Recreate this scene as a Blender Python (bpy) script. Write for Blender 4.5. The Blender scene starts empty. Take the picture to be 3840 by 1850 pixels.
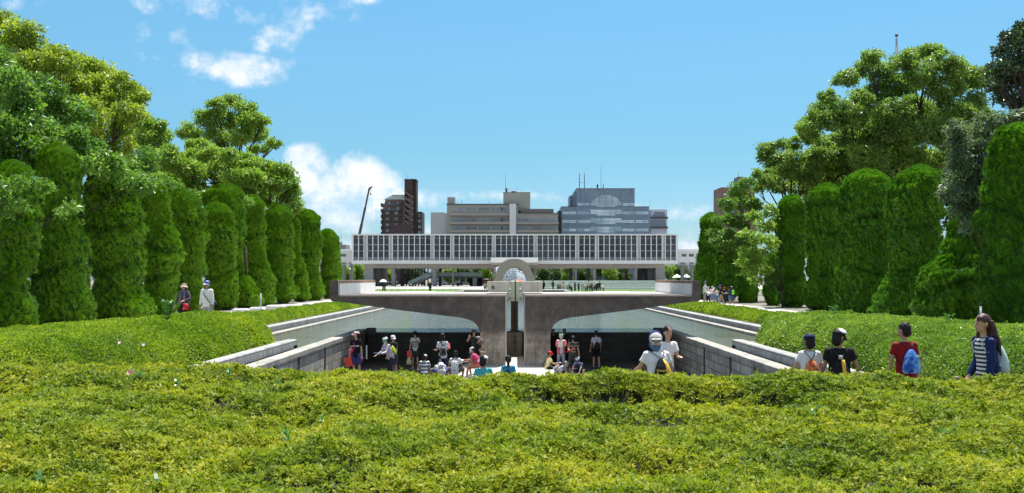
import bpy, bmesh, math, random
import numpy as np
from mathutils import Vector, Matrix, Euler
from mathutils import noise as mnoise
PI = math.pi
R = math.radians
rng = np.random.default_rng(7)
random.seed(7)
SC = bpy.context.scene
COL = SC.collection
# ------------------------------------------------------------------ camera, sky, sun
H0, HY, CX, F = 2.0, 1045.0, 1930.0, 3456.0
cam = bpy.data.cameras.new('camera'); camo = bpy.data.objects.new('camera', cam); COL.objects.link(camo)
camo.location = (0, 0, H0); camo.rotation_euler = (R(90), 0, 0)
cam.sensor_width = 36; cam.lens = F / 3840 * 36
cam.shift_x = (1920 - CX) / 3840; cam.shift_y = (HY - 925) / 3840
cam.clip_start = 0.1; cam.clip_end = 20000
SC.camera = camo
SC.view_settings.view_transform = 'Standard'; SC.view_settings.look = 'None'
SC.view_settings.exposure = 0.80; SC.view_settings.gamma = 1
SUN_EL, SUN_AZ = 70.0, 18.0          # azimuth measured from +Y towards +X
w = bpy.data.worlds.new('World'); SC.world = w; w.use_nodes = True
nt = w.node_tree; nt.nodes.clear()
def nn(nt, t, **k):
    n = nt.nodes.new(t)
    for a, b in k.items():
        if a == 'ins':
            for i, v in b.items():
                if hasattr(v, 'is_output') or isinstance(v, bpy.types.NodeSocket): nt.links.new(v, n.inputs[i])
                else: n.inputs[i].default_value = v
        else: setattr(n, a, b)
    return n
def mth(nt, op, a, b=None, c=None, clamp=False):
    ins = {0: a}
    if b is not None: ins[1] = b
    if c is not None: ins[2] = c
    return nn(nt, 'ShaderNodeMath', operation=op, use_clamp=clamp, ins=ins).outputs[0]
def mixc(nt, f, a, b, mode='MIX'):
    n = nn(nt, 'ShaderNodeMix', data_type='RGBA', blend_type=mode)
    for i, v in ((0, f), (6, a), (7, b)):
        if isinstance(v, bpy.types.NodeSocket): nt.links.new(v, n.inputs[i])
        else: n.inputs[i].default_value = v
    return n.outputs[2]
def ramp(nt, fac, stops):
    n = nn(nt, 'ShaderNodeValToRGB', ins={0: fac}); e = n.color_ramp.elements
    while len(e) < len(stops): e.new(0.5)
    for i, (p, c) in enumerate(stops):
        e[i].position = p
        e[i].color = tuple(c) + (1,) if hasattr(c, '__len__') else (c, c, c, 1)
    return n.outputs[0]
sky = nn(nt, 'ShaderNodeTexSky', sky_type='NISHITA', sun_disc=False, sun_elevation=R(SUN_EL), sun_rotation=R(SUN_AZ))
sky.air_density = 1.0; sky.dust_density = 0.4; sky.ozone_density = 1.6; sky.altitude = 0
hsv = nn(nt, 'ShaderNodeHueSaturation', ins={0: 0.5, 1: 1.12, 2: 1.0, 4: sky.outputs[0]})
tc = nn(nt, 'ShaderNodeTexCoord')
sep = nn(nt, 'ShaderNodeSeparateXYZ', ins={0: tc.outputs['Generated']})
yy = mth(nt, 'MAXIMUM', sep.outputs[1], 0.02)
u = mth(nt, 'DIVIDE', sep.outputs[0], yy); v = mth(nt, 'DIVIDE', sep.outputs[2], yy)
uv = nn(nt, 'ShaderNodeCombineXYZ', ins={0: u, 1: v, 2: 0.0}).outputs[0]
nz = nn(nt, 'ShaderNodeTexNoise', ins={'Vector': uv, 'Scale': 9.0, 'Detail': 9.0, 'Roughness': 0.58, 'Distortion': 0.3}).outputs[0]
nzf = nn(nt, 'ShaderNodeTexNoise', ins={'Vector': uv, 'Scale': 28.0, 'Detail': 8.0, 'Roughness': 0.62}).outputs[0]
# cloud banks: (px, py, rx, ry, strength) in directions of the horizon frame
CL = [(620, 10, 260, 55, 1.0), (760, 20, 130, 60, 1.0), (700, 225, 230, 62, 1.0), (900, 262, 250, 66, 1.1), (640, 200, 110, 70, .65), (1030, 145, 130, 60, 1.05),
      (1160, 30, 190, 95, 1.0), (930, 60, 100, 70, .6), (1120, 90, 110, 60, .9), (640, 150, 90, 60, .6), (560, 130, 90, 60, .45), (60, 10, 120, 40, .8), (1350, 0, 80, 25, .5),
      (1150, 650, 120, 110, 1.6), (1330, 670, 135, 105, 1.7), (1100, 600, 60, 62, 1.5), (1240, 700, 200, 110, 1.4), (1280, 780, 260, 120, .95), (1420, 700, 110, 90, 1.3), (1200, 940, 330, 60, .9),
      (1600, 740, 330, 42, .85), (1900, 735, 330, 30, .8), (2200, 740, 180, 35, .7), (2560, 790, 230, 45, .9), (2660, 920, 300, 50, .8), (2050, 880, 900, 60, .45),
      (150, 450, 260, 80, .9), (1000, 780, 300, 120, .8), (3100, 950, 600, 60, .7)]
acc = None
for (x, y, rx, ry, s) in CL:
    a = mth(nt, 'MULTIPLY_ADD', u, F / rx, -(x - CX) / rx)
    b = mth(nt, 'MULTIPLY_ADD', v, F / ry, -(HY - y) / ry)
    d = mth(nt, 'SQRT', mth(nt, 'ADD', mth(nt, 'MULTIPLY', a, a), mth(nt, 'MULTIPLY', b, b)))
    m = mth(nt, 'MULTIPLY', mth(nt, 'SUBTRACT', 1.15, d, clamp=False), s)
    m = mth(nt, 'MINIMUM', mth(nt, 'MAXIMUM', m, 0.0), 0.78 if s < 1.3 else 1.1)
    acc = m if acc is None else mth(nt, 'MAXIMUM', acc, m)
n1 = mth(nt, 'MULTIPLY_ADD', nz, 4.6, -2.55)
n2 = mth(nt, 'MULTIPLY_ADD', nzf, 2.4, -1.25)
dens = mth(nt, 'ADD', mth(nt, 'ADD', acc, n1), n2)
dens = mth(nt, 'MULTIPLY', dens, mth(nt, 'MULTIPLY', acc, 3.0, clamp=True))
cf = ramp(nt, dens, [(0.0, 0.0), (0.3, 0.22), (0.7, 0.66), (1.0, 0.95)])
shade = ramp(nt, nn(nt, 'ShaderNodeTexNoise', ins={'Vector': uv, 'Scale': 14.0, 'Detail': 6.0, 'Roughness': 0.65}).outputs[0], [(0.38, (0.60, 0.78, 0.95)), (0.56, (1.0, 1.0, 1.0))])
SKYS = 0.090
cl = mixc(nt, 1.0, shade, (6.6, 6.8, 7.0, 1), 'MULTIPLY')
hz = mth(nt, 'GREATER_THAN', sep.outputs[1], 0.02)
# rich cyan-blue air of the photograph
tint = ramp(nt, mth(nt, 'MULTIPLY', sep.outputs[2], 2.6, clamp=True), [(0.0, (0.40, 0.55, 0.95)), (0.05, (0.42, 0.58, 0.88)), (0.12, (0.48, 0.65, 0.82)), (0.35, (0.50, 0.75, 0.79)), (0.6, (0.64, 0.94, 0.91)), (1.0, (0.72, 1.12, 1.07))])
air = mixc(nt, 1.0, hsv.outputs[0], tint, 'MULTIPLY')
skyc = mixc(nt, mth(nt, 'MULTIPLY', cf, hz), air, cl)
# white cumulus added to the unseen sky behind the camera as neutral fill light
nb = nn(nt, 'ShaderNodeTexNoise', ins={'Vector': nn(nt, 'ShaderNodeMapping', ins={0: tc.outputs['Generated'], 3: (1.0, 1.0, 2.2)}).outputs[0], 'Scale': 2.6, 'Detail': 7.0, 'Roughness': .55}).outputs[0]
bk = mth(nt, 'MULTIPLY', ramp(nt, nb, [(.44, 0.0), (.56, 1.0)]), mth(nt, 'MULTIPLY', mth(nt, 'MULTIPLY_ADD', sep.outputs[1], -4.0, 0.0, clamp=True), mth(nt, 'MULTIPLY', sep.outputs[2], 20.0, clamp=True)))
skyc = mixc(nt, bk, skyc, (5.6, 5.5, 5.4, 1))
bg = nn(nt, 'ShaderNodeBackground', ins={0: skyc, 1: SKYS})
nn(nt, 'ShaderNodeOutputWorld', ins={0: bg.outputs[0]})
sl = bpy.data.lights.new('sun', 'SUN'); sl.energy = 5.0; sl.angle = R(0.6); sl.color = (1.0, 0.95, 0.87)
so = bpy.data.objects.new('sun', sl); COL.objects.link(so)
SD = Vector((math.sin(R(SUN_AZ)) * math.cos(R(SUN_EL)), math.cos(R(SUN_AZ)) * math.cos(R(SUN_EL)), math.sin(R(SUN_EL))))
so.rotation_euler = SD.to_track_quat('Z', 'Y').to_euler(); so.location = SD * 100
SC.cycles.max_bounces = 6; SC.cycles.diffuse_bounces = 3; SC.cycles.glossy_bounces = 3; SC.cycles.transmission_bounces = 4; SC.cycles.transparent_max_bounces = 8
SC.cycles.caustics_reflective = False; SC.cycles.caustics_refractive = False
# ------------------------------------------------------------------ helpers
def PX(px, Y): return (px - CX) * Y / F
def PZ(py, Y): return H0 - (py - HY) * Y / F
def tag(o, label=None, cat=None, group=None, kind=None):
    if label: o['label'] = label
    if cat: o['category'] = cat
    if group: o['group'] = group
    if kind: o['kind'] = kind
    return o
def empty(name, loc=(0, 0, 0), rz=0, label=None, cat=None, group=None):
    o = bpy.data.objects.new(name, None); COL.objects.link(o); o.location = loc; o.rotation_euler = (0, 0, rz)
    o.empty_display_size = .1
    return tag(o, label, cat, group)
def link(name, me, parent=None):
    o = bpy.data.objects.new(name, me); COL.objects.link(o)
    if parent: o.parent = parent
    return o
class MB:
    """collects shapes, then becomes ONE mesh object"""
    def __init__(s): s.v = []; s.f = []; s.m = []; s.sm = []
    def add(s, vs, fs, mi=0, smooth=False):
        b = len(s.v); s.v += [tuple(p) for p in vs]; s.f += [tuple(b + i for i in f) for f in fs]
        s.m += [mi] * len(fs); s.sm += [smooth] * len(fs); return s
    def box(s, x0, x1, y0, y1, z0, z1, mi=0):
        vs = [(x, y, z) for z in (z0, z1) for y in (y0, y1) for x in (x0, x1)]
        return s.add(vs, [(0, 2, 3, 1), (4, 5, 7, 6), (0, 1, 5, 4), (2, 6, 7, 3), (0, 4, 6, 2), (1, 3, 7, 5)], mi)
    def bev(s, x0, x1, y0, y1, z0, z1, b, mi=0):
        """box with chamfered top and vertical edges"""
        def ring(i, z): return [(x0 + i + c, y0 + i, z) if k == 0 else None for k, c in ((0, 0),)]
        rings = []
        for (ins, z) in ((0, z0), (0, z1 - b), (b, z1)):
            a, c, d, e = x0 + ins, x1 - ins, y0 + ins, y1 - ins; q = b
            rings.append([(a + q, d, z), (c - q, d, z), (c, d + q, z), (c, e - q, z), (c - q, e, z), (a + q, e, z), (a, e - q, z), (a, d + q, z)])
        vs = sum(rings, []); fs = []
        for r in range(2):
            for i in range(8): j = (i + 1) % 8; fs.append((r * 8 + i, r * 8 + j, r * 8 + 8 + j, r * 8 + 8 + i))
        fs.append(tuple(16 + i for i in range(8))); fs.append(tuple(reversed(range(8))))
        return s.add(vs, fs, mi)
    def prism(s, pts, y0, y1, mi=0, axis='y', smooth=False):
        n = len(pts)
        if axis == 'y': vs = [(x, y0, z) for x, z in pts] + [(x, y1, z) for x, z in pts]
        elif axis == 'z': vs = [(x, y, y0) for x, y in pts] + [(x, y, y1) for x, y in pts]
        else: vs = [(y0, a, b) for a, b in pts] + [(y1, a, b) for a, b in pts]
        fs = [(i, (i + 1) % n, n + (i + 1) % n, n + i) for i in range(n)]
        s.add(vs, fs, mi, smooth); b = len(s.v) - 2 * n
        s.f += [tuple(b + i for i in reversed(range(n))), tuple(b + n + i for i in range(n))]; s.m += [mi] * 2; s.sm += [False] * 2
        return s
    def tube(s, pts, rad, seg=8, mi=0, smooth=True, caps=True):
        pts = [Vector(p) for p in pts]; n = len(pts)
        if not hasattr(rad, '__len__'): rad = [rad] * n
        vs = []; up = None
        for i, p in enumerate(pts):
            d = (pts[min(i + 1, n - 1)] - pts[max(i - 1, 0)])
            if d.length < 1e-9: d = Vector((0, 0, 1))
            d.normalize()
            if up is None: up = d.orthogonal().normalized()
            a = (up - d * up.dot(d))
            if a.length < 1e-6: a = d.orthogonal()
            a.normalize(); up = a; b = d.cross(a)
            for k in range(seg):
                t = 2 * PI * k / seg; vs.append(p + (a * math.cos(t) + b * math.sin(t)) * rad[i])
        fs = [(i * seg + k, i * seg + (k + 1) % seg, (i + 1) * seg + (k + 1) % seg, (i + 1) * seg + k) for i in range(n - 1) for k in range(seg)]
        if caps: fs += [tuple(reversed(range(seg))), tuple((n - 1) * seg + k for k in range(seg))]
        return s.add(vs, fs, mi, smooth)
    def ell(s, c, r, seg=14, rings=9, mi=0, rot=None, zmin=-1.0, smooth=True):
        vs = []; fs = []; M = rot.to_matrix() if rot is not None and not isinstance(rot, Matrix) else rot
        t0 = math.asin(max(-1, zmin))
        for i in range(rings + 1):
            t = t0 + (PI / 2 - t0) * i / rings
            for k in range(seg):
                a = 2 * PI * k / seg
                p = Vector((math.cos(a) * math.cos(t) * r[0], math.sin(a) * math.cos(t) * r[1], math.sin(t) * r[2]))
                if M is not None: p = M @ p
                vs.append(p + Vector(c))
        for i in range(rings):
            for k in range(seg): fs.append((i * seg + k, i * seg + (k + 1) % seg, (i + 1) * seg + (k + 1) % seg, (i + 1) * seg + k))
        fs.append(tuple(reversed(range(seg))))
        return s.add(vs, fs, mi, smooth)
    def mesh(s, name, mats):
        me = bpy.data.meshes.new(name); me.from_pydata(s.v, [], s.f)
        for m in (mats if isinstance(mats, (list, tuple)) else [mats]): me.materials.append(m)
        me.polygons.foreach_set('material_index', s.m); me.polygons.foreach_set('use_smooth', s.sm); me.update()
        return me
    def build(s, name, mats, parent=None):
        return link(name, s.mesh(name, mats), parent)
# ------------------------------------------------------------------ materials
def new_mat(name):
    m = bpy.data.materials.new(name); m.use_nodes = True; nt = m.node_tree; b = nt.nodes['Principled BSDF']
    return m, nt, b
def sock(nt, b, name, v):
    i = b.inputs[name]
    if isinstance(v, bpy.types.NodeSocket): nt.links.new(v, i)
    else: i.default_value = v
def lin(c):
    return tuple(((x / 255.0) / 12.92 if x / 255.0 <= .04045 else ((x / 255.0 + .055) / 1.055) ** 2.4) for x in c)
def pmat(name, col, rough=.75, var=.18, scale=2.5, bump=.0, bscale=30.0, metal=0.0, spec=.4, streak=0.0, dark=.45, coat=0.0):
    """surface with broad tone variation, fine grain and optional vertical weather streaks"""
    m, nt, b = new_mat(name)
    t = nn(nt, 'ShaderNodeTexCoord').outputs['Object']
    n1 = nn(nt, 'ShaderNodeTexNoise', ins={'Vector': t, 'Scale': scale, 'Detail': 6.0, 'Roughness': .6}).outputs[0]
    n2 = nn(nt, 'ShaderNodeTexNoise', ins={'Vector': t, 'Scale': scale * 9, 'Detail': 5.0, 'Roughness': .65}).outputs[0]
    f = mth(nt, 'ADD', mth(nt, 'MULTIPLY', n1, .65), mth(nt, 'MULTIPLY', n2, .35))
    lo = tuple(x * (1 - var * 1.6) for x in col) + (1,); hi = tuple(min(1, x * (1 + var * 1.3)) for x in col) + (1,)
    f = ramp(nt, f, [(.33, 0.0), (.67, 1.0)])
    c = mixc(nt, f, lo, hi)
    if streak > 0:
        mp = nn(nt, 'ShaderNodeMapping', ins={0: t, 3: (7.0, 7.0, .45)}).outputs[0]
        s = nn(nt, 'ShaderNodeTexNoise', ins={'Vector': mp, 'Scale': 1.0, 'Detail': 5.0, 'Roughness': .6}).outputs[0]
        s = ramp(nt, s, [(.45, 0.0), (.7, 1.0)])
        c = mixc(nt, mth(nt, 'MULTIPLY', s, streak), c, tuple(x * dark for x in col) + (1,))
    sock(nt, b, 'Base Color', c)
    b.inputs['Roughness'].default_value = rough; b.inputs['Metallic'].default_value = metal
    b.inputs['Specular IOR Level'].default_value = spec; b.inputs['Coat Weight'].default_value = coat
    if bump > 0:
        nb = nn(nt, 'ShaderNodeTexNoise', ins={'Vector': t, 'Scale': bscale, 'Detail': 6.0, 'Roughness': .65}).outputs[0]
        bn = nn(nt, 'ShaderNodeBump', ins={'Strength': bump, 'Distance': .02, 'Height': nb})
        nt.links.new(bn.outputs[0], b.inputs['Normal'])
    return m
def leafmat(name, stops, trans=.38, rough=.42, nscale=1.2, tcol=1.5, spec=.45, nmix=.45, bark=False):
    """leaf: colour varies leaf by leaf (face attribute) and patch by patch; sunlight shines through"""
    m, nt, b = new_mat(name)
    at = nn(nt, 'ShaderNodeAttribute', attribute_name='rnd').outputs['Fac']
    t = nn(nt, 'ShaderNodeTexCoord').outputs['Object']
    n1 = nn(nt, 'ShaderNodeTexNoise', ins={'Vector': t, 'Scale': nscale, 'Detail': 4.0, 'Roughness': .6}).outputs[0]
    n1 = mth(nt, 'MULTIPLY_ADD', n1, 2.4, -.7, clamp=True)
    f = mth(nt, 'ADD', mth(nt, 'MULTIPLY', at, 1 - nmix), mth(nt, 'MULTIPLY', n1, nmix), clamp=True)
    c = ramp(nt, f, stops)
    sock(nt, b, 'Base Color', c); b.inputs['Roughness'].default_value = rough; b.inputs['Specular IOR Level'].default_value = spec
    tr = nn(nt, 'ShaderNodeBsdfTranslucent', ins={0: mixc(nt, 1.0, c, (tcol * 1.05, tcol * 1.1, tcol * .55, 1), 'MULTIPLY')})
    mx = nn(nt, 'ShaderNodeMixShader', ins={0: trans, 1: b.outputs[0], 2: tr.outputs[0]})
    out = [n for n in nt.nodes if n.type == 'OUTPUT_MATERIAL'][0]; nt.links.new(mx.outputs[0], out.inputs[0])
    return m
def flat(name, col, rough=.7, **k): return pmat(name, col, rough, var=k.pop('var', .08), scale=k.pop('scale', 6.0), **k)
# ------------------------------------------------------------------ numpy noise + foliage meshes
_P = rng.permutation(4096).astype(np.int64); _V = rng.random(4096)
def _h(i, j, k): return _V[(_P[(_P[(i & 4095)] + j) & 4095] + k) & 4095]
def vnoise(p):
    """value noise 0..1, p (N,3)"""
    i = np.floor(p).astype(np.int64); f = p - i; f = f * f * (3 - 2 * f); x, y, z = i.T; fx, fy, fz = f.T
    def l(a, b, t): return a + (b - a) * t
    c = [[[_h(x + a, y + b, z + d) for d in (0, 1)] for b in (0, 1)] for a in (0, 1)]
    return l(l(l(c[0][0][0], c[1][0][0], fx), l(c[0][1][0], c[1][1][0], fx), fy), l(l(c[0][0][1], c[1][0][1], fx), l(c[0][1][1], c[1][1][1], fx), fy), fz)
def fbm(p, oct=3):
    s = 0; a = .5; t = 0
    for o in range(oct): s = s + a * vnoise(p * (2 ** o) + o * 17.3); t += a; a *= .5
    return s / t
def np_mesh(name, verts, faces4, mats, rnd=None, midx=None, smooth=False):
    verts = np.asarray(verts, np.float32); faces4 = np.asarray(faces4, np.int32); n = len(faces4); k = faces4.shape[1]
    me = bpy.data.meshes.new(name); me.vertices.add(len(verts)); me.vertices.foreach_set('co', verts.ravel())
    me.loops.add(n * k); me.loops.foreach_set('vertex_index', faces4.ravel())
    me.polygons.add(n); me.polygons.foreach_set('loop_start', np.arange(n, dtype=np.int32) * k); me.polygons.foreach_set('loop_total', np.full(n, k, np.int32))
    for m in (mats if isinstance(mats, (list, tuple)) else [mats]): me.materials.append(m)
    if midx is not None: me.polygons.foreach_set('material_index', np.asarray(midx, np.int32))
    sm = np.zeros(n, bool) if smooth is False else (np.ones(n, bool) if smooth is True else smooth)
    me.polygons.foreach_set('use_smooth', sm)
    if rnd is not None:
        a = me.attributes.new('rnd', 'FLOAT', 'FACE'); a.data.foreach_set('value', np.asarray(rnd, np.float32))
    me.update(calc_edges=True); return me
def unit(a): return a / np.maximum(np.linalg.norm(a, axis=1, keepdims=True), 1e-9)
def leaves(P, N, L, aspect=.45, tilt=.7, up=.0, droop=0.0, face=None, fb=1.0):
    """one diamond leaf at each point: long axis = normal mixed with a random direction. returns verts, faces"""
    n = len(P); rd = unit(rng.normal(size=(n, 3))); ax = unit(N * (1 - tilt) + rd * tilt + np.array([0, 0, up - droop]))
    r2 = unit(rng.normal(size=(n, 3)))
    if face is not None: r2 = unit(np.cross(ax, face)) * fb + r2 * (1 - fb) * 1.2; r2 = r2 - ax * np.sum(r2 * ax, 1, keepdims=True); sd = unit(r2)
    else: sd = unit(np.cross(ax, r2))
    L = np.broadcast_to(np.asarray(L, float), (n,))[:, None] * rng.uniform(.7, 1.3, (n, 1))
    W = L * aspect; nn_ = np.cross(ax, sd)
    a = P; b = P + ax * L * .5 + sd * W * .5 + nn_ * L * .06; c = P + ax * L; d = P + ax * L * .5 - sd * W * .5 + nn_ * L * .06
    V = np.stack([a, b, c, d], 1).reshape(-1, 3); Fc = np.arange(4 * n).reshape(-1, 4)
    return V, Fc
# ================================================================== ground, court, pond
def gz(Y): return float(np.interp(Y, [12, 31, 31.2, 41], [0, -1.3, -1.5, -1.5]))
M_ground = pmat('ground_soil', (.20, .18, .14), .9, .25, .6, bump=.3)
M_pave = pmat('pale_paving', (.52, .50, .46), .8, .12, .35, bump=.15)
M_grass = pmat('lawn_grass', (.09, .17, .025), .9, .3, 1.5, bump=.4)
M_asph = pmat('asphalt', (.06, .06, .062), .85, .15, .8, bump=.2)
g = MB()
B = 3500
def rect(mb, x0, x1, y0, y1, z, mi=0): mb.add([(x0, y0, z), (x1, y0, z), (x1, y1, z), (x0, y1, z)], [(0, 1, 2, 3)], mi)
rect(g, -B, B, -60, 12, 0); rect(g, -B, -7.15, 12, 29.5, 0); rect(g, 7.15, B, 12, 29.5, 0)
rect(g, -B, -10.75, 29.5, 106, 0); rect(g, 10.75, B, 29.5, 106, 0); rect(g, -B, B, 106, B, 0)
tag(g.build('ground', M_ground), kind='structure')
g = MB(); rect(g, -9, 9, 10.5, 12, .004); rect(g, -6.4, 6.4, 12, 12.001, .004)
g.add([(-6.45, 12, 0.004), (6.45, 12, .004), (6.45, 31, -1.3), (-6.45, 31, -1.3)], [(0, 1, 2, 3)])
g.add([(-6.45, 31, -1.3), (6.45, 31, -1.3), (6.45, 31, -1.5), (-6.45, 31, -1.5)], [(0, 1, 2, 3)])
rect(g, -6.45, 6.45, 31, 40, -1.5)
M_court = pmat('court_paving', (.11, .10, .095), .8, .25, .8, bump=.2)  # base colour darkened to stand in for the shadow on the court floor
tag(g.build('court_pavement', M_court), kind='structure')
g = MB(); g.bev(-1.95, 1.42, 31.3, 39.3, -1.5, -1.3, .015)
tag(g.build('pavement', pmat('plinth_stone', (.52, .48, .44), .8, .12, 1.2, bump=.1)), kind='structure')
for sx, nm in ((-1, 'path'), (1, 'path')):
    g = MB(); g.box(min(sx * 11.0, sx * 15.6), max(sx * 11.0, sx * 15.6), 31 if sx < 0 else 34, 130, -.05, .2)
    tag(g.build(nm, M_pave), kind='structure')
    g = MB(); g.box(min(sx * 15.62, sx * 60), max(sx * 15.62, sx * 60), 14, 130, -.05, .21)
    tag(g.build('ground', M_ground), kind='structure')
g = MB(); rect(g, -60, 60, 130, 177, .01); tag(g.build('lawn', M_grass), kind='structure')
g = MB(); rect(g, -90, 90, 177, 262, .012); tag(g.build('plaza_pavement', M_pave), kind='structure')
g = MB(); rect(g, -300, 300, 262, 292, .01); tag(g.build('road', M_asph), kind='structure')
g = MB()
for k in range(-14, 15): rect(g, k * 8 - 2, k * 8 + 2, 276.9, 277.1, .016)
tag(g.build('road_marking', flat('road_paint', (.75, .75, .72))), kind='structure')
# pond bed + water
g = MB()
rect(g, -9.8, -6.8, 29.5, 40.02, -.9); rect(g, 6.8, 9.8, 29.5, 40.02, -.9); rect(g, -9.8, 9.8, 40.02, 105, -.9)
tag(g.build('pond_bed', pmat('pond_silt', (.12, .12, .08), .9, .3, .5)), kind='structure')
def water_mat():
    m, nt, b = new_mat('pond_water')
    t = nn(nt, 'ShaderNodeTexCoord').outputs['Object']
    n0 = nn(nt, 'ShaderNodeTexNoise', ins={'Vector': t, 'Scale': .35, 'Detail': 3.0}).outputs[0]
    c = mixc(nt, n0, (.085, .095, .06, 1), (.15, .15, .10, 1)); sock(nt, b, 'Base Color', c)
    b.inputs['Roughness'].default_value = .05; b.inputs['IOR'].default_value = 1.33; b.inputs['Specular IOR Level'].default_value = .5
    mp = nn(nt, 'ShaderNodeMapping', ins={0: t, 3: (1.0, .55, 1.0)}).outputs[0]
    a = nn(nt, 'ShaderNodeTexNoise', ins={'Vector': mp, 'Scale': 3.4, 'Detail': 5.0, 'Roughness': .62, 'Distortion': .4}).outputs[0]
    bb = nn(nt, 'ShaderNodeTexNoise', ins={'Vector': t, 'Scale': .5, 'Detail': 2.0}).outputs[0]
    st = mth(nt, 'MULTIPLY_ADD', bb, 1.6, -.35, clamp=True)
    bn = nn(nt, 'ShaderNodeBump', ins={'Strength': mth(nt, 'MULTIPLY_ADD', st, .8, .15), 'Distance': .22, 'Height': a})
    nt.links.new(bn.outputs[0], b.inputs['Normal']); return m
M_water = water_mat()
g = MB(); rect(g, -9.8, -6.8, 29.5, 40.02, -.36); rect(g, 6.8, 9.8, 29.5, 40.02, -.36); rect(g, -9.8, 9.8, 40.02, 105, -.36)
tag(g.build('pond_water', M_water), kind='structure')
# stone masonry with courses and joints
def block_mat(name, col, bw=.6, bh=.3, axis='x', mortar=.02, var=.35, dark=.35, rough=.85, frost=0.0):
    m, nt, b = new_mat(name)
    t = nn(nt, 'ShaderNodeTexCoord').outputs['Object']
    s = nn(nt, 'ShaderNodeSeparateXYZ', ins={0: t})
    uu = {'x': s.outputs[0], 'y': s.outputs[1]}[axis]
    q = nn(nt, 'ShaderNodeCombineXYZ', ins={0: uu, 1: s.outputs[2], 2: 0.0}).outputs[0]
    br = nn(nt, 'ShaderNodeTexBrick', ins={'Vector': q, 'Scale': 1.0, 'Mortar Size': mortar, 'Mortar Smooth': .3, 'Brick Width': bw, 'Row Height': bh,
            'Color1': tuple(x * (1 - var) for x in col) + (1,), 'Color2': tuple(x * (1 + var * .6) for x in col) + (1,), 'Mortar': tuple(x * dark for x in col) + (1,)})
    n = nn(nt, 'ShaderNodeTexNoise', ins={'Vector': t, 'Scale': 14.0, 'Detail': 6.0, 'Roughness': .7}).outputs[0]
    n = ramp(nt, n, [(.3, (.6, .6, .6)), (.7, (1.25, 1.25, 1.25))])
    c = mixc(nt, 1.0, br.outputs[0], n, 'MULTIPLY')
    mp = nn(nt, 'ShaderNodeMapping', ins={0: t, 3: (2.5, 2.5, .3)}).outputs[0]
    st = ramp(nt, nn(nt, 'ShaderNodeTexNoise', ins={'Vector': mp, 'Scale': 1.0, 'Detail': 4.0}).outputs[0], [(.5, 0.0), (.68, .7)])
    c = mixc(nt, st, c, tuple(x * .45 for x in col) + (1,))
    sock(nt, b, 'Base Color', c); b.inputs['Roughness'].default_value = rough
    bn = nn(nt, 'ShaderNodeBump', ins={'Strength': .5, 'Distance': .015, 'Height': mth(nt, 'MULTIPLY_ADD', br.outputs[1], -1.0, n)})
    nt.links.new(bn.outputs[0], b.inputs['Normal']); return m
M_granite = block_mat('granite_blocks', (.42, .385, .33), .85, .27, 'y', .018)
M_cap = block_mat('granite_coping', (.40, .375, .33), .9, 3.0, 'y', .012, var=.18, dark=.4)
M_kerb = block_mat('pale_kerb_blocks', (.38, .38, .37), .5, 3.0, 'y', .014, var=.12, dark=.45)
M_weir = block_mat('wet_dark_blocks', (.055, .055, .055), 1.2, .27, 'x', .012, dark=.5, rough=.5)
sides = {-1: 'left', 1: 'right'}
for sx in (-1, 1):
    nm = sides[sx]
    t = empty('retaining_wall', (sx * 6.45, 20, -1.5), 0, 'pale granite block wall lining the %s side of the sunken court' % nm, 'wall', 'retaining walls of the sunken court')
    def bb(mb, xa, xb, y0, y1, z0, z1, b=.012):
        xa, xb = sorted((sx * xa - sx * 6.45, sx * xb - sx * 6.45)); mb.bev(xa, xb, y0 - 20, y1 - 20, z0 + 1.5, z1 + 1.5, b)
    m = MB(); bb(m, 6.45, 6.8, 12.2, 40.0, -1.5, -.33); m.build('wall_blocks', M_granite, t)
    m = MB(); bb(m, 6.41, 6.84, 12.2, 40.0, -.327, -.19); m.build('coping', M_cap, t)
    m = MB()
    for y in (15.6, 20.1, 24.6, 27.4, 31.2): bb(m, 6.435, 6.447, y, y + .22, -1.5, -.33, .003)
    m.build('drain_strip', pmat('rust_dark_strip', (.05, .035, .03), .8), t)
    m = MB(); m.bev(-sx * .25 - .2, -sx * .25 + .2, 19.7, 19.98, 1.0, 1.37, .02); m.build('end_block', M_weir, t)
    t = MB(); x0, x1 = sorted((sx * 6.95, sx * 7.28)); t.bev(x0, x1, 14.0, 29.5, -.2, .06, .025)
    tag(t.build('kerb', M_kerb), 'raised pale block kerb between the %s hedge and the court wall' % nm, 'kerb', 'kerbs round the sunken court')
    t = MB(); x0, x1 = sorted((sx * 6.95, sx * 10.2)); t.bev(x0, x1, 29.0, 29.5, -.9, -.1, .02); 
    tag(t.build('kerb', M_kerb), 'low cross kerb closing the near end of the %s pond arm' % nm, 'kerb')
    t = MB(); x0, x1 = sorted((sx * 9.8, sx * 10.12)); t.bev(x0, x1, 29.6, 105.4, -.9, -.24, .02)
    tag(t.build('kerb', M_cap), 'lower weathered stone kerb at the waterline on the %s side of the pond' % nm, 'kerb', 'kerbs along the pond')
    t = MB(); x0, x1 = sorted((sx * 10.28, sx * 10.74)); t.bev(x0, x1, 29.6, 105.8, -.9, -.02, .02)
    tag(t.build('kerb', M_kerb), 'upper pale block kerb between the pond and the narrow %s hedge' % nm, 'kerb', 'kerbs along the pond')
t = MB(); t.box(-6.4, 6.4, 40.0, 40.3, -1.5, -.345)
tag(t.build('weir_wall', M_weir), 'dark wet stone wall under the concrete wings with water above', 'wall')
t = MB(); t.bev(-9.8, 9.8, 105, 105.6, -.9, -.05, .02)
tag(t.build('kerb', M_kerb), 'far end kerb of the long pond behind the flame monument', 'kerb')
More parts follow.
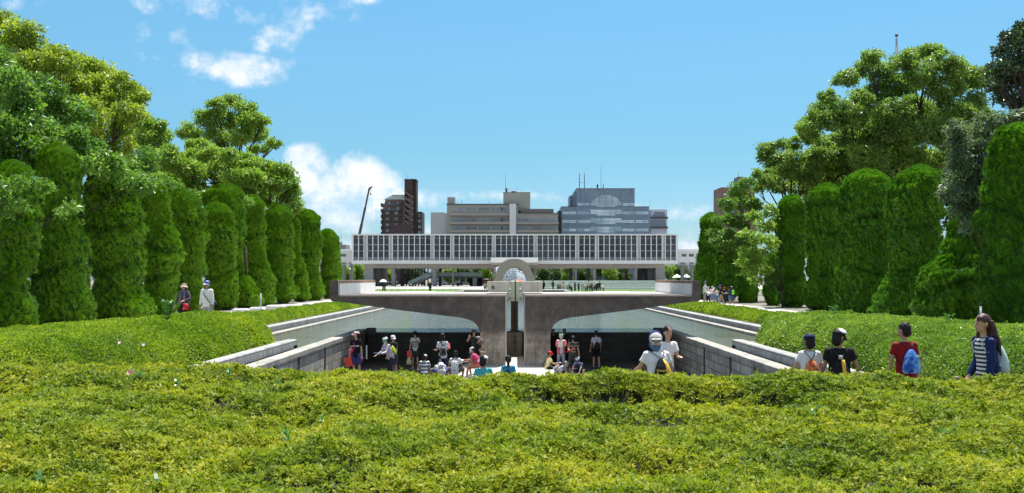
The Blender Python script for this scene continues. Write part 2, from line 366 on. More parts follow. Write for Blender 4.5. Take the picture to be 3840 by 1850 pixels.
# ================================================================== flame monument
def conc_front():
    m, nt, b = new_mat('stained_concrete_front')
    t = nn(nt, 'ShaderNodeTexCoord').outputs['Object']
    a = nn(nt, 'ShaderNodeTexNoise', ins={'Vector': t, 'Scale': 1.7, 'Detail': 9.0, 'Roughness': .78}).outputs[0]
    c = ramp(nt, a, [(.36, (.12, .105, .085)), (.47, (.27, .235, .195)), (.56, (.40, .355, .30)), (.66, (.62, .56, .48))])
    mp = nn(nt, 'ShaderNodeMapping', ins={0: t, 3: (5.0, 5.0, 2.2)}).outputs[0]
    s = ramp(nt, nn(nt, 'ShaderNodeTexNoise', ins={'Vector': mp, 'Scale': 1.0, 'Detail': 6.0, 'Roughness': .7}).outputs[0], [(.52, 0.0), (.72, .55)])
    c = mixc(nt, s, c, (.38, .31, .26, 1))
    mp2 = nn(nt, 'ShaderNodeMapping', ins={0: t, 3: (11.0, 11.0, .5)}).outputs[0]
    s2 = ramp(nt, nn(nt, 'ShaderNodeTexNoise', ins={'Vector': mp2, 'Scale': 1.0, 'Detail': 3.0}).outputs[0], [(.52, 0.0), (.7, .65)])
    c = mixc(nt, mth(nt, 'MULTIPLY', s2, .35), c, (.05, .036, .030, 1))
    # damp dark band below the top edge, pale patches near the foot
    z = nn(nt, 'ShaderNodeSeparateXYZ', ins={0: t}).outputs[2]
    band = mth(nt, 'MULTIPLY', mth(nt, 'MULTIPLY_ADD', z, 3.2, -3.3, clamp=True), .75)
    c = mixc(nt, band, c, (.05, .04, .04, 1))
    for (x, zz, rx, rz) in ((-1.12, -.75, .5, .55), (.85, -.72, .45, .6)):
        sx = nn(nt, 'ShaderNodeSeparateXYZ', ins={0: t}).outputs[0]
        d = mth(nt, 'ADD', mth(nt, 'POWER', mth(nt, 'ABSOLUTE', mth(nt, 'MULTIPLY_ADD', sx, 1 / rx, -x / rx)), 2.0), mth(nt, 'POWER', mth(nt, 'ABSOLUTE', mth(nt, 'MULTIPLY_ADD', z, 1 / rz, -zz / rz)), 2.0))
        d = mth(nt, 'ADD', d, mth(nt, 'MULTIPLY_ADD', a, 2.2, -1.1))
        c = mixc(nt, ramp(nt, d, [(.45, .8), (.95, 0.0)]), c, (.40, .37, .36, 1))
    sock(nt, b, 'Base Color', c); b.inputs['Roughness'].default_value = .85
    bn = nn(nt, 'ShaderNodeBump', ins={'Strength': .35, 'Distance': .02, 'Height': nn(nt, 'ShaderNodeTexNoise', ins={'Vector': t, 'Scale': 25.0, 'Detail': 6.0}).outputs[0]})
    nt.links.new(bn.outputs[0], b.inputs['Normal']); return m
M_cf = conc_front()
M_ctop = pmat('pale_concrete', (.60, .57, .545), .8, .10, .7, bump=.1, streak=.12)
M_clight = pmat('bright_rendered_concrete', (.72, .71, .68), .8, .08, 1.0, bump=.1, streak=.25, dark=.6)
MCX = (1932.5 - CX) * 35 / F
mon = empty('flame_monument', (MCX, 35, -1.3), 0, 'broad concrete flame pedestal with two cantilevered wings over the pond', 'monument')
def mo(mb, name, mats): 
    o = mb.build(name, mats, mon); o.location = (0, 0, 0); return o
prof_px = [(36.5, 1371), (36.5, 1108), (663.5, 1108), (663.5, 1052), (695.5, 1052), (695.5, 1118), (692, 1127), (684, 1131.5), (660, 1132), (536.5, 1149.5), (442.5, 1162.5), (333.5, 1176), (217, 1190), (180, 1197), (160, 1206), (146, 1217), (138, 1230), (133.5, 1246), (131.5, 1262), (131.5, 1371)]
def pp(dx, py): return (dx * 35 / F, PZ(py, 35) + 1.3)
for sx in (-1, 1):
    pts = [(sx * x, z) for x, z in (pp(*q) for q in prof_px)]
    if sx < 0: pts = pts[::-1]
    # front frame: legs and wing beam
    lo = [p for p in pts]
    m = MB(); n = len(lo)
    m.add([(x, 0, z) for x, z in lo], [tuple(range(n))], 0)
    m.add([(x, 0, z) for x, z in lo] + [(x, 4.8, z) for x, z in lo], [((i + 1) % n, i, n + i, n + (i + 1) % n) for i in range(n)], 1)
    m.add([(x, 4.8, z) for x, z in lo], [tuple(reversed(range(n)))], 0)
    o = mo(m, 'wing', [M_cf, M_ctop])
    # side faces that are weathered: underside and outer end
    for p in o.data.polygons:
        nrm = p.normal; c = p.center
        if abs(nrm.y) < .5 and (nrm.z < .3 and not (abs(c.x) < .45)) and not (abs(nrm.x) > .8 and 6 < abs(c.x) < 6.9): p.material_index = 0
    x0, x1 = sorted((sx * .372, sx * 6.718))
    zt = PZ(1108, 35) + 1.3
    m = MB(); m.box(x0, x1, 4.8, 9.2, zt - .3, zt - .002); mo(m, 'deck_slab', [M_ctop])
    # upstand rear part with panel joints
    x0, x1 = sorted((sx * 6.722, sx * 7.04)); m = MB(); m.box(x0, x1, 4.8, 9.2, zt - .35, PZ(1052, 35) + 1.3); mo(m, 'end_upstand', [M_ctop])
    # rendered inner facing of the upstand
    xa = sx * 6.715; xb = sx * 6.69; x0, x1 = sorted((xa, xb)); m = MB()
    for k in range(5): m.box(x0, x1, .12 + k * 1.8, .12 + k * 1.8 + 1.775, zt + .005, zt + .45)
    mo(m, 'rendered_panel', [M_clight])
    m = MB(); m.box(x0, x1, .12, 9.1, zt + .453, PZ(1052, 35) + 1.3 - .01)
    mo(m, 'stained_band', [pmat('rust_stained_band', (.30, .17, .10), .85, .5, 5.0, streak=.6)])
    m = MB(); x0, x1 = sorted((sx * .40, sx * 6.7)); m.box(x0, x1, -.012, .0, zt - .045, zt + .004)
    mo(m, 'edge_trim', [pmat('rusty_edge', (.40, .30, .25), .8)])
M_seam = flat('form_seam', (.06, .045, .04))
for (x0, x1, y0, y1) in ((1801.6, 1802.6, 1112, 1258), (2062, 2062.8, 1112, 1240), (2000, 2050, 1253, 1253.8), (1640, 1640.7, 1112, 1180), (2220, 2220.7, 1112, 1184), (1460, 1460.6, 1112, 1156), (2400, 2400.6, 1112, 1160)):
    m = MB(); m.box((x0 - 1932.5) * 35 / F, (x1 - 1932.5) * 35 / F, -.006, -.001, PZ(y1, 35) + 1.3, PZ(y0, 35) + 1.3); mo(m, 'form_seam', [M_seam])
# raised rear lip with dark slot
zt = PZ(1108, 35) + 1.3
m = MB(); m.prism([(-2.95, zt + .0), (2.75, zt), (2.45, zt + .11), (-2.55, zt + .11)], 8.2, 9.1); mo(m, 'rear_plinth', [M_ctop])
m = MB(); m.box(-2.4, 2.3, 8.19, 8.197, zt + .02, zt + .085); mo(m, 'shadow_slot', [flat('slot_dark', (.01, .01, .01))])
for k, (a, b, s) in enumerate(((-4.2, -3.4, .5), (-2.6, -2.1, .3), (2.2, 2.7, .4), (3.9, 4.6, .35))):
    m = MB(); m.add([(a, 1.2, zt + .004), (a + .03, 1.2, zt + .004), (b + .03, 5.0, zt + .004), (b, 5.0, zt + .004)], [(0, 1, 2, 3)]); mo(m, 'deck_joint', [flat('joint_dark', (.12, .11, .1))])
# bowl
yb = 4.6; k = (35 + yb) / F
def bx(px): return (px - 1932.5) * k
def bz(py): return PZ(py, 35 + yb) + 1.3
M_bowl = pmat('cream_concrete', (.82, .76, .62), .75, .12, 2.0, bump=.08, streak=.2)
for sx, xo, xi in ((-1, 1827, 1904), (1, 2035, 1962)):
    a, b = bx(xo), bx(xi)
    m = MB(); pts = [(b, bz(1097)), (b, bz(1056)), (a, bz(1056)), (a, bz(1090) if sx < 0 else bz(1096)), (a - sx * .16, bz(1097))]
    if sx < 0: pts = pts[::-1]
    m.prism(pts[::-1] if sx > 0 else pts[::-1], yb, yb + 1.7); mo(m, 'bowl_half', [M_bowl])
    m = MB(); xx = (a + b) / 2 + sx * .2; m.box(xx - .006, xx + .006, yb - .004, yb - .001, bz(1096), bz(1058)); mo(m, 'panel_joint', [flat('joint_grey', (.25, .24, .2))])
m = MB(); m.add([(bx(1849 + 7 * math.cos(t)), yb - .004, bz(1077 + 6.5 * math.sin(t) * (1.25 if 0 < t < 2 else 1))) for t in [i * PI / 3.5 for i in range(7)]], [tuple(range(7))])
m.add([(bx(1852), yb - .005, bz(1082)), (bx(1856), yb - .005, bz(1082)), (bx(1854), yb - .005, bz(1091))], [(0, 1, 2)])
mo(m, 'stain_patch', [pmat('grey_brown_stain', (.22, .19, .15), .9)])
m = MB()
m.prism([(bx(1903), bz(1130)), (bx(1911), bz(1130)), (bx(1912.5), bz(1056)), (bx(1904), bz(1056))], yb + .02, yb + 1.7)
m.prism([(bx(1954), bz(1130)), (bx(1962), bz(1130)), (bx(1962), bz(1056)), (bx(1952.5), bz(1056))], yb + .02, yb + 1.7); mo(m, 'chute_cheek', [M_bowl])
M_steel = pmat('tarnished_steel', (.60, .62, .46), .28, .15, 3.0, metal=.85, streak=.35)
for a, b in ((1914.5, 1931.5), (1934.5, 1950)):
    m = MB(); m.bev(bx(a), bx(b), yb - .06, yb + .5, bz(1130), bz(1054), .015); mo(m, 'burner_panel', [M_steel])
m = MB(); m.box(bx(1931.5), bx(1934.5), yb, yb + .5, bz(1130), bz(1056)); mo(m, 'burner_slot', [flat('burner_dark', (.03, .03, .025))])
M_dst = pmat('dark_brown_steel', (.075, .055, .045), .35, .25, 3.0, metal=.6, streak=.3)
m = MB()
for a, b in ((1916, 1929), (1931, 1943)): m.bev(bx(a), bx(b), yb + .1, yb + .45, bz(1240), bz(1130), .01)
m.box(bx(1929), bx(1931), yb + .2, yb + .4, bz(1240), bz(1130)); m.bev(bx(1911), bx(1948), yb, yb + .5, bz(1244), bz(1240), .01)
mo(m, 'steel_column', [M_dst])
m = MB(); m.bev(bx(1900.5), bx(1959.5), yb - .05, yb + .65, bz(1338), bz(1246), .015); mo(m, 'inscribed_stele', [pmat('board_marked_concrete', (.34, .33, .25), .85, .2, 2.5, bump=.3, streak=.5)])
m = MB(); m.bev(bx(1899), bx(1961), yb - .06, yb + .68, bz(1246), bz(1243), .01); mo(m, 'stele_cap', [M_weir])
def text_mesh(txt, size, name, mat, parent, loc, rot=(R(90), 0, 0), ext=.003, align='CENTER', sx=1.0, bold=0.0):
    cu = bpy.data.curves.new(name, 'FONT'); cu.body = txt; cu.size = size; cu.extrude = ext; cu.align_x = align; cu.align_y = 'CENTER'; cu.resolution_u = 2; cu.offset = bold
    o = bpy.data.objects.new(name, cu); COL.objects.link(o)
    dg = bpy.context.evaluated_depsgraph_get(); me = bpy.data.meshes.new_from_object(o.evaluated_get(dg)); bpy.data.objects.remove(o)
    me.materials.clear(); me.materials.append(mat); o = link(name, me, parent); o.location = loc; o.rotation_euler = rot; o.scale = (sx, 1, 1); return o
M_ins = flat('carved_dark', (.06, .058, .045))
for i, ch in enumerate('平和の灯'):
    text_mesh(ch, .19, 'carved_character', M_ins, mon, (0 + .01, yb - .055, bz(1268 + i * 15.5)), bold=.003)
# flame
fm, nt, b = new_mat('flame')
b.inputs['Base Color'].default_value = (1, .2, .05, 1); b.inputs['Emission Color'].default_value = (1, .10, .02, 1); b.inputs['Emission Strength'].default_value = .9; b.inputs['Alpha'].default_value = .8
fl = MB()
for (px, hgt, wd) in ((1946, .17, .028), (1949.5, .10, .024), (1942, .07, .022), (1953, .05, .02), (1937, .03, .018)):
    x = bx(px) + MCX; z0 = PZ(1056, 39.8)
    pts = [(x + .03 * math.sin(q * 4 + px), 39.9 + .02 * math.cos(q * 5), z0 + hgt * q) for q in (0, .2, .45, .7, .9, 1)]
    fl.tube(pts, [wd * .6, wd, wd * .8, wd * .5, wd * .2, .003], 7)
tag(fl.build('flame', fm), 'small orange gas flame burning on top of the concrete bowl', 'flame')
# ================================================================== arched cenotaph
ce = empty('stone_arch', ((1929 - CX) * 115 / F, 115, 0), 0, 'grey saddle shaped stone arch seen above the flame bowl', 'monument')
m = MB(); NS = 28; ND = 7
outer = []; 
for i in range(ND + 1):
    q = i / ND * 2 - 1; f_ = 1 + .05 * q * q; yy_ = (q + 1) * 2.0
    top = 4.46 * (0.955 + .045 * q * q); 
    for j in range(NS + 1):
        a = PI * j / NS; ca = -math.cos(a); sa = math.sin(a)
        zo = top * (sa ** .72); xo = 2.55 * np.sign(ca) * abs(ca) ** .80
        zi = (top - .95) * (sa ** .75); xi = 1.62 * np.sign(ca) * abs(ca) ** .80
        outer.append(((xo, yy_, zo), (xi, yy_, max(zi, 0))))
def oi(i, j, k): return (i * (NS + 1) + j) * 2 + k
vs = [p for pr in outer for p in pr]; fs = []
for i in range(ND):
    for j in range(NS):
        fs.append((oi(i, j, 0), oi(i, j + 1, 0), oi(i + 1, j + 1, 0), oi(i + 1, j, 0)))
        fs.append((oi(i, j, 1), oi(i + 1, j, 1), oi(i + 1, j + 1, 1), oi(i, j + 1, 1)))
for j in range(NS):
    fs.append((oi(0, j, 0), oi(0, j, 1), oi(0, j + 1, 1), oi(0, j + 1, 0)))
    fs.append((oi(ND, j, 0), oi(ND, j + 1, 0), oi(ND, j + 1, 1), oi(ND, j, 1)))
m.add(vs, fs, 0); m.build('arch_vault', pmat('grey_granite', (.40, .385, .33), .7, .1, 1.5, bump=.1), ce)
m = MB(); m.bev(-3.4, 3.4, -.6, 5, 0, .12, .03); m.build('base_slab', M_ctop, ce)
# fountain in front of the museum
fm2, nt, b = new_mat('fountain_spray'); b.inputs['Base Color'].default_value = (.58, .63, .68, 1); b.inputs['Roughness'].default_value = .5
tr = nn(nt, 'ShaderNodeBsdfTranslucent', ins={0: (.8, .86, .92, 1)}); mx = nn(nt, 'ShaderNodeMixShader', ins={0: .3, 1: b.outputs[0], 2: tr.outputs[0]})
nt.links.new(mx.outputs[0], [n for n in nt.nodes if n.type == 'OUTPUT_MATERIAL'][0].inputs[0])
N = 9000; x = rng.normal(0, 1.5, N); x = np.concatenate([x[:N // 2], rng.uniform(-3.9, 3.6, N - N // 2)]); q = rng.random(N) ** .8
hmax = 4.9 - .05 * x * x; hmax = np.where(x > .7, hmax * rng.uniform(.1, .75, N), hmax)
P = np.stack([x + (1931 - CX) * 200 / F - .2, 200 + rng.normal(0, 1.2, N), .25 + q * hmax], 1)
V, Fc = leaves(P, unit(rng.normal(size=(N, 3)) * .4 + np.array([0, -1., .3])), .24, .8, .3)
fo = empty('fountain', (0, 200, 0), 0, 'white fountain jets rising behind the stone arch', 'fountain')
o = link('water_jets', np_mesh('water_jets', V - np.array([0, 200, 0]), Fc, fm2), fo); tag(o, kind='stuff')
m = MB(); m.tube([(0, 0, 0), (0, 0, .45)], 5.2, 40, smooth=False); m.build('basin', M_ctop, fo)
# ================================================================== hedges
M_core = flat('twig_core', (.030, .032, .014), .95, var=.3)
L_near = leafmat('azalea_leaf', [(0.0, (.030, .070, .008)), (.3, (.10, .165, .012)), (.52, (.22, .275, .016)), (.78, (.37, .36, .028)), (1.0, (.47, .34, .05))], .32, .5, .9, spec=.2)
L_mid = leafmat('hedge_leaf', [(0.0, (.05, .12, .012)), (.35, (.16, .27, .02)), (.7, (.31, .40, .03)), (1.0, (.46, .47, .05))], .30, .5, .6, spec=.2)
L_side = leafmat('hedge_leaf_cool', [(0.0, (.04, .10, .014)), (.4, (.14, .25, .03)), (.75, (.28, .39, .06)), (1.0, (.44, .50, .13))], .32, .38, .6)
def inside(poly, x, y):
    c = np.zeros(len(x), bool); n = len(poly)
    for i in range(n):
        x1, y1 = poly[i]; x2, y2 = poly[(i + 1) % n]
        k = ((y1 > y) != (y2 > y)) & (x < (x2 - x1) * (y - y1) / ((y2 - y1) if y2 != y1 else 1e-9) + x1); c ^= k
    return c
def edist(poly, x, y):
    d = np.full(len(x), 1e9); n = len(poly)
    for i in range(n):
        a = np.array(poly[i]); b = np.array(poly[(i + 1) % n]); ab = b - a; t = np.clip(((x - a[0]) * ab[0] + (y - a[1]) * ab[1]) / (ab @ ab), 0, 1)
        d = np.minimum(d, np.hypot(x - a[0] - t * ab[0], y - a[1] - t * ab[1]))
    return d
def hedge(name, poly, hf, rnd_r, dens, leafL, mat, label, cat='hedge', group=None, z0=0.0, extra=None, cell=.12, core_drop=.07, sprigs=0, rosette=0):
    """solid twig core under a shell of single leaves; hf(x, y) is the clipped height"""
    xs = [p[0] for p in poly]; ys = [p[1] for p in poly]
    def hgt(x, y):
        d = edist(poly, x, y) * np.where(inside(poly, x, y), 1, -1)
        t = np.clip(d / rnd_r, 0, 1); prof = np.where(t > 0, (1 - (1 - t) ** 2.6) ** .5, 0)
        return z0 + (hf(x, y) - z0) * prof
    gx = np.arange(min(xs) - cell, max(xs) + 2 * cell, cell); gy = np.arange(min(ys) - cell, max(ys) + 2 * cell, cell)
    X, Y = np.meshgrid(gx, gy, indexing='ij'); Z = hgt(X.ravel(), Y.ravel()) - core_drop
    nx, ny = X.shape; id_ = np.arange(nx * ny).reshape(nx, ny)
    fq = np.stack([id_[:-1, :-1], id_[1:, :-1], id_[1:, 1:], id_[:-1, 1:]], -1).reshape(-1, 4)
    keep = (Z[fq].max(1) > z0 - core_drop + .02); fq = fq[keep]
    V0 = np.stack([X.ravel(), Y.ravel(), Z], 1)
    A = (max(xs) - min(xs)) * (max(ys) - min(ys)); n = int(A * dens(0, 0, True) * 1.0)
    x = rng.uniform(min(xs), max(xs), n); y = rng.uniform(min(ys), max(ys), n)
    k = inside(poly, x, y); x, y = x[k], y[k]
    e = .03; h = hgt(x, y); hx = (hgt(x + e, y) - h) / e; hy = (hgt(x, y + e) - h) / e
    slope = np.sqrt(1 + hx * hx + hy * hy); wgt = dens(x, y, False) / dens(0, 0, True)
    rep = np.minimum(slope * wgt, 12.0); cnt = np.floor(rep).astype(int) + (rng.random(len(x)) < (rep - np.floor(rep)))
    x = np.repeat(x, cnt); y = np.repeat(y, cnt); m = len(x); sl = np.repeat(slope, cnt)
    x = x + rng.normal(0, .02, m); y = y + rng.normal(0, .02, m); h = hgt(x, y)
    hx = (hgt(x + e, y) - h) / e; hy = (hgt(x, y + e) - h) / e
    N = unit(np.stack([-hx, -hy, np.ones(m)], 1))
    z = h + .02 - rng.random(m) ** 1.1 * .10
    # steep flanks: spread along the drop
    st = sl > 1.8; z = np.where(st, z - rng.random(m) * np.minimum(sl * .02, .3), z); z = np.maximum(z, z0 + .01)
    P = np.stack([x, y, z], 1)
    if extra is not None: P, N = extra(P, N)
    Ls = leafL(P) if callable(leafL) else leafL
    if rosette:
        k_ = rng.random(len(P)) < 1.0 / rosette; C, CN = P[k_], N[k_]; Lc = (Ls if np.isscalar(Ls) else Ls[k_]); n5 = len(C)
        a0 = rng.uniform(0, 2 * PI, n5); tx_ = unit(np.cross(CN, rng.normal(size=(n5, 3)))); ty_ = np.cross(CN, tx_); tlt = unit(CN + rng.normal(size=(n5, 3)) * .35)
        Ps, Ds, Ls2 = [], [], []
        for q in range(rosette):
            an_ = (a0 + 2 * PI * q / rosette + rng.normal(0, .25, n5))[:, None]; rad_ = tx_ * np.cos(an_) + ty_ * np.sin(an_); el = rng.uniform(.35, 1.1, n5)[:, None]
            Ds.append(unit(rad_ + tlt * el)); Ps.append(C + rad_ * .003 + tlt * rng.uniform(-.008, .008, n5)[:, None]); Ls2.append(Lc * rng.uniform(.75, 1.15, n5))
        rc = rng.random(n5); P = np.concatenate(Ps); N = np.concatenate([tlt] * rosette); Ls = np.concatenate(Ls2); V, Fc = leaves(P, np.concatenate(Ds), Ls, .50, .08, face=N, fb=.75)
    else: V, Fc = leaves(P, N, Ls, .55, .75, up=.25, face=N, fb=.35)
    # little clusters share a hue
    r = np.clip(.55 * np.tile(rc, rosette) + .15 * rng.random(len(P)) + .35 * fbm(P * 3.2, 2) + rng.normal(0, .05, len(P)), 0, 1) if rosette else np.clip(.55 * rng.random(len(P)) + .45 * fbm(P * 3.2, 2) + rng.normal(0, .06, len(P)), 0, 1)
    if sprigs:
        # fresh shoots standing proud of the clipped surface
        i = rng.choice(len(P), sprigs, replace=False); base = P[i]; hh = rng.uniform(.04, .15, sprigs)
        reps = 9; b2 = np.repeat(base, reps, 0); q = np.tile(np.linspace(.1, 1, reps), sprigs); b2 = b2 + np.stack([np.zeros(len(q)), np.zeros(len(q)), q * np.repeat(hh, reps)], 1) + rng.normal(0, .006, (len(q), 3))
        V2, F2 = leaves(b2, np.tile([[0, 0, 1.]], (len(b2), 1)), (Ls if np.isscalar(Ls) else float(np.mean(Ls))) * 1.15, .4, .7, up=.4); F2 = F2 + len(V)
        V = np.concatenate([V, V2]); Fc = np.concatenate([Fc, F2]); r = np.concatenate([r, rng.uniform(.35, .75, len(b2))])
    Fc = Fc + len(V0); Vt = np.concatenate([V0, V]); Ft = np.concatenate([fq, Fc]); rn = np.concatenate([np.zeros(len(fq)), r])
    mi = np.concatenate([np.zeros(len(fq), int), np.ones(len(Fc), int)])
    sm = np.concatenate([np.ones(len(fq), bool), np.zeros(len(Fc), bool)])
    o = link(name, np_mesh(name, Vt, Ft, [M_core, mat], rn, mi, sm))
    return tag(o, label, cat, group)
def P3(x, y, s): return np.stack([x * s, y * s, np.zeros_like(x)], 1)
def hf_near(x, y):
    base = .895 + .11 * np.clip((-x - 2.1) / 1.2, 0, 1) + .13 * (fbm(P3(x, y, .55), 2) - .5) + .19 * (fbm(P3(x, y, 1.7), 2) - .5) + .12 * (fbm(P3(x + 9, y, 5.0), 2) - .5)
    base = base - .16 * np.clip(vnoise(P3(x, y, 3.1) + 4.4) - .72, 0, 1) / .28
    # hollow between the two clipped rows on the right, some holes
    row = np.clip((9.45 + .1 * np.sin(x * 2.3) - y) / .12, 0, 1) * np.clip((y - 7.6) / 1.5, 0, 1) * np.clip((x + .15) / .35, 0, 1) * np.clip((4.2 - x) / 2.4, .25, 1)
    base = base - .23 * row
    tr = np.exp(-((y - (9.35 + .12 * np.sin(x * 2))) / .30) ** 2) * np.clip((x + .1) / .5, 0, 1) * np.clip((3.4 - x) / 2.0, .22, 1)
    base = base - .30 * tr + .03 * np.exp(-((y - 9.9) / .3) ** 2) * (x > 0)
    for (px, py, r, d) in ((1.1, 7.3, .35, .13), (2.6, 8.6, .4, .15), (3.3, 5.9, .3, .12), (-1.9, 6.2, .3, .10), (1.05, 5.6, .35, .12), (3.0, 7.1, .4, .12), (-.6, 8.2, .35, .08), (-2.9, 9.4, .5, .10), (4.2, 9.0, .4, .12), (-2.4, 5.0, .3, .12), (.4, 9.9, .12, .12)):
        base = base - d * np.exp(-(((x - px) / r) ** 2 + ((y - py) / (r * .6)) ** 2))
    return base
def near_holes(P, N):
    x, y = P[:, 0], P[:, 1]; keep = np.ones(len(P))
    wall = (y > 9.0) & (y < 9.72) & (x > -.1) & (x < 4.6); nz_ = fbm(P * np.array([1.1, 1.5, 3.0]), 2)
    keep = np.where(wall & (P[:, 2] < hf_near(x, y * 0 + 10.0) - .04), np.where((x > .25) & (x < 1.35), .10, np.where(nz_ > .5, .2, .7)), keep)
    h2 = fbm(P3(x, y, 2.1) + 3.3, 2); keep = np.where(h2 < .30, .22, keep); keep = np.where((fbm(P3(x, y, 6.5), 2) < .26), .2, keep)
    k = rng.random(len(P)) < keep; return P[k], N[k]
def blot(P, N):
    h2 = fbm(P * 1.6 + 7.7, 2); steep = N[:, 2] < .75
    k = rng.random(len(P)) < np.where(h2 < .34, .25, np.where(steep & (h2 < .45), .35, 1)); return P[k], N[k]
def dens_near(x, y, mx):
    if mx: return 11000.
    v = 11000. * np.clip((6.0 / np.maximum(y, 3.0)) ** 1.15, .36, 1.0)
    vis = np.abs(x) < (y * .60 + .5)
    return np.where(vis, v, v * .12)
hedge('azalea_hedge', [(-7.5, 3.6), (7.5, 3.6), (8.5, 10.75), (2.0, 10.6), (-8.5, 10.75)], hf_near, .45, dens_near, lambda P: .040 * np.clip(P[:, 1] / 8.0, .8, 1.1), L_near,
      'huge clipped yellow green azalea hedge filling the foreground', extra=near_holes, sprigs=420, core_drop=.12, rosette=6)
def d_(v, near=17, k=.9):
    def f(x, y, mx):
        if mx: return v
        return v * np.clip((near / np.maximum(y, 1)) ** k, .08, 1)
    return f
hl = lambda a: (lambda x, y: a + .14 * (fbm(P3(x, y, .45), 2) - .5) + .24 * (fbm(P3(x + 3, y, 1.3), 2) - .5) + .12 * (fbm(P3(x, y + 5, 4.0), 2) - .5))
hedge('azalea_hedge', [(-7.32, 15.6), (-7.32, 27.0), (-7.7, 29.3), (-10.6, 30.2), (-17.5, 29.0), (-17.5, 14.5), (-9, 14.2)], lambda x, y: hl(.92)(x, y) - .085 * np.maximum(-x - 9.3, 0) - .02 * np.maximum(y - 27, 0), 1.15, d_(4800, 17), lambda P: .055 * np.clip(P[:, 1] / 20, .8, 1.4), L_mid,
      'broad rounded green hedge left of the sunken court behind the couple\'s side', sprigs=150, cell=.2, extra=blot, core_drop=.12)
hedge('azalea_hedge', [(7.32, 15.3), (7.32, 27.0), (7.7, 29.3), (10.6, 30.2), (17.5, 29.0), (17.5, 14.2), (8, 14.0)], lambda x, y: hl(.92)(x, y) - .085 * np.maximum(x - 10.0, 0) - .02 * np.maximum(y - 27, 0), 1.15, d_(5200, 16), lambda P: .055 * np.clip(P[:, 1] / 20, .8, 1.4), L_side,
      'broad rounded green hedge right of the sunken court behind the three boys', sprigs=220, cell=.2, extra=blot, core_drop=.12)
for sx in (-1, 1):
    poly = [(10.85, 30.5), (10.85, 96), (12.35, 96), (12.35, 36), (11.8, 32.5)]
    poly = [(sx * a, b) for a, b in poly]
    hedge('clipped_hedge', poly, hl(.42), .45, d_(1500, 34, 1.1), lambda P: .085 * np.clip(P[:, 1] / 45, .8, 2.0), L_mid,
          'long low narrow hedge running beside the %s edge of the pond' % ('left' if sx < 0 else 'right'), group='narrow hedges along the pond', cell=.25, z0=-.05)
# lance-leaved weeds growing out of the near hedge, one plant each
M_weed = leafmat('weed_leaf', [(0, (.04, .12, .02)), (.6, (.08, .20, .04)), (1, (.15, .28, .08))], .35, .3, 2.0, spec=.6)
M_stem = flat('green_stem', (.10, .18, .04))
M_pink = flat('pink_petal', (.85, .42, .52), .6)
def blade_plant(n, L, wdt):
    V = []; Fq = []
    for i in range(n):
        a = rng.uniform(0, 2 * PI); el = rng.uniform(.25, 1.2); l = L * rng.uniform(.6, 1.1); ww = wdt * rng.uniform(.8, 1.2); h0 = rng.uniform(.02, .10)
        d = np.array([math.cos(a), math.sin(a), 0]); s = np.array([-math.sin(a), math.cos(a), 0]); p0 = np.array([0, 0, h0]); b = len(V)
        for j, q in enumerate((0, .3, .65, 1)):
            p = p0 + d * l * q * math.cos(el) + np.array([0, 0, 1]) * (l * q * math.sin(el) - .35 * l * q * q)
            w2 = ww * (.25, 1, .8, .05)[j]; V += [p - s * w2 / 2, p + s * w2 / 2]
        Fq += [(b, b + 1, b + 3, b + 2), (b + 2, b + 3, b + 5, b + 4), (b + 4, b + 5, b + 7, b + 6)]
    return np.array(V), np.array(Fq)
spots = [(300, 1640, 'left'), (2400 * .5 + 250, 1560, ''), (1070, 1420, ''), (1860 * .5 + 60, 1690, '')]
wp = [(340, 1700, 'wide spray of long blue green blades low on the left of the near hedge'), (520, 1420, 'dark blades beside the pink flower on the near hedge'),
      (1080, 1655, 'arching blades left of centre in the lower half of the near hedge'), (1035, 1450, 'upright pale blades high on the near hedge left of centre'),
      (360, 1545, 'dark leafy tuft above the wide spray on the left'), (660, 1440, 'small upright blade tuft right of the pink flower'),
      (1210, 1600, 'short blades near the centre of the foreground hedge'), (150, 1815, 'long blades at the bottom left corner of the hedge'),
      (2330, 1590, 'broad green leaves in the hollow right of centre'), (3050, 1560, 'leafy tuft below the two boys in caps'), (590, 1840, 'single blades at the bottom edge left of centre'),
      (3560, 1640, 'blades on the far right of the near hedge'), (860, 1405, 'tall weed at the back edge of the near hedge beside the pale kerb')]
def hsurf(px, py):
    Y = 6.0
    for _ in range(12):
        x = np.array([PX(px, Y)]); h = float(hf_near(x, np.array([Y]))[0]); Y = (H0 - h) * F / (py - HY)
    return PX(px, Y), Y, h
for i, (px, py, lb) in enumerate(wp):
    x, y, h = hsurf(px, py); V, Fq = blade_plant(rng.integers(10, 20), rng.uniform(.12, .19), rng.uniform(.014, .022))
    o = link('weed', np_mesh('weed', V, Fq, M_weed, rng.random(len(Fq)))); o.location = (x, y, h - .06); tag(o, lb, 'weed', 'weeds growing through the near hedge')
for (px, py, lb) in ((490, 1412, 'pink bindweed flower on the left of the near hedge top'),):
    x, y, h = hsurf(px, py); m = MB(); c = (0, 0, .03); n = 10
    m.add([(0, 0, 0)] + [(.035 * math.cos(2 * PI * k / n), .035 * math.sin(2 * PI * k / n), .025 + .006 * (k % 2)) for k in range(n)], [(0, 1 + k, 1 + (k + 1) % n) for k in range(n)])
    o = m.build('flower', M_pink); o.location = (x, y, h + .02); o.rotation_euler = (R(50), 0, R(20)); tag(o, lb, 'flower')
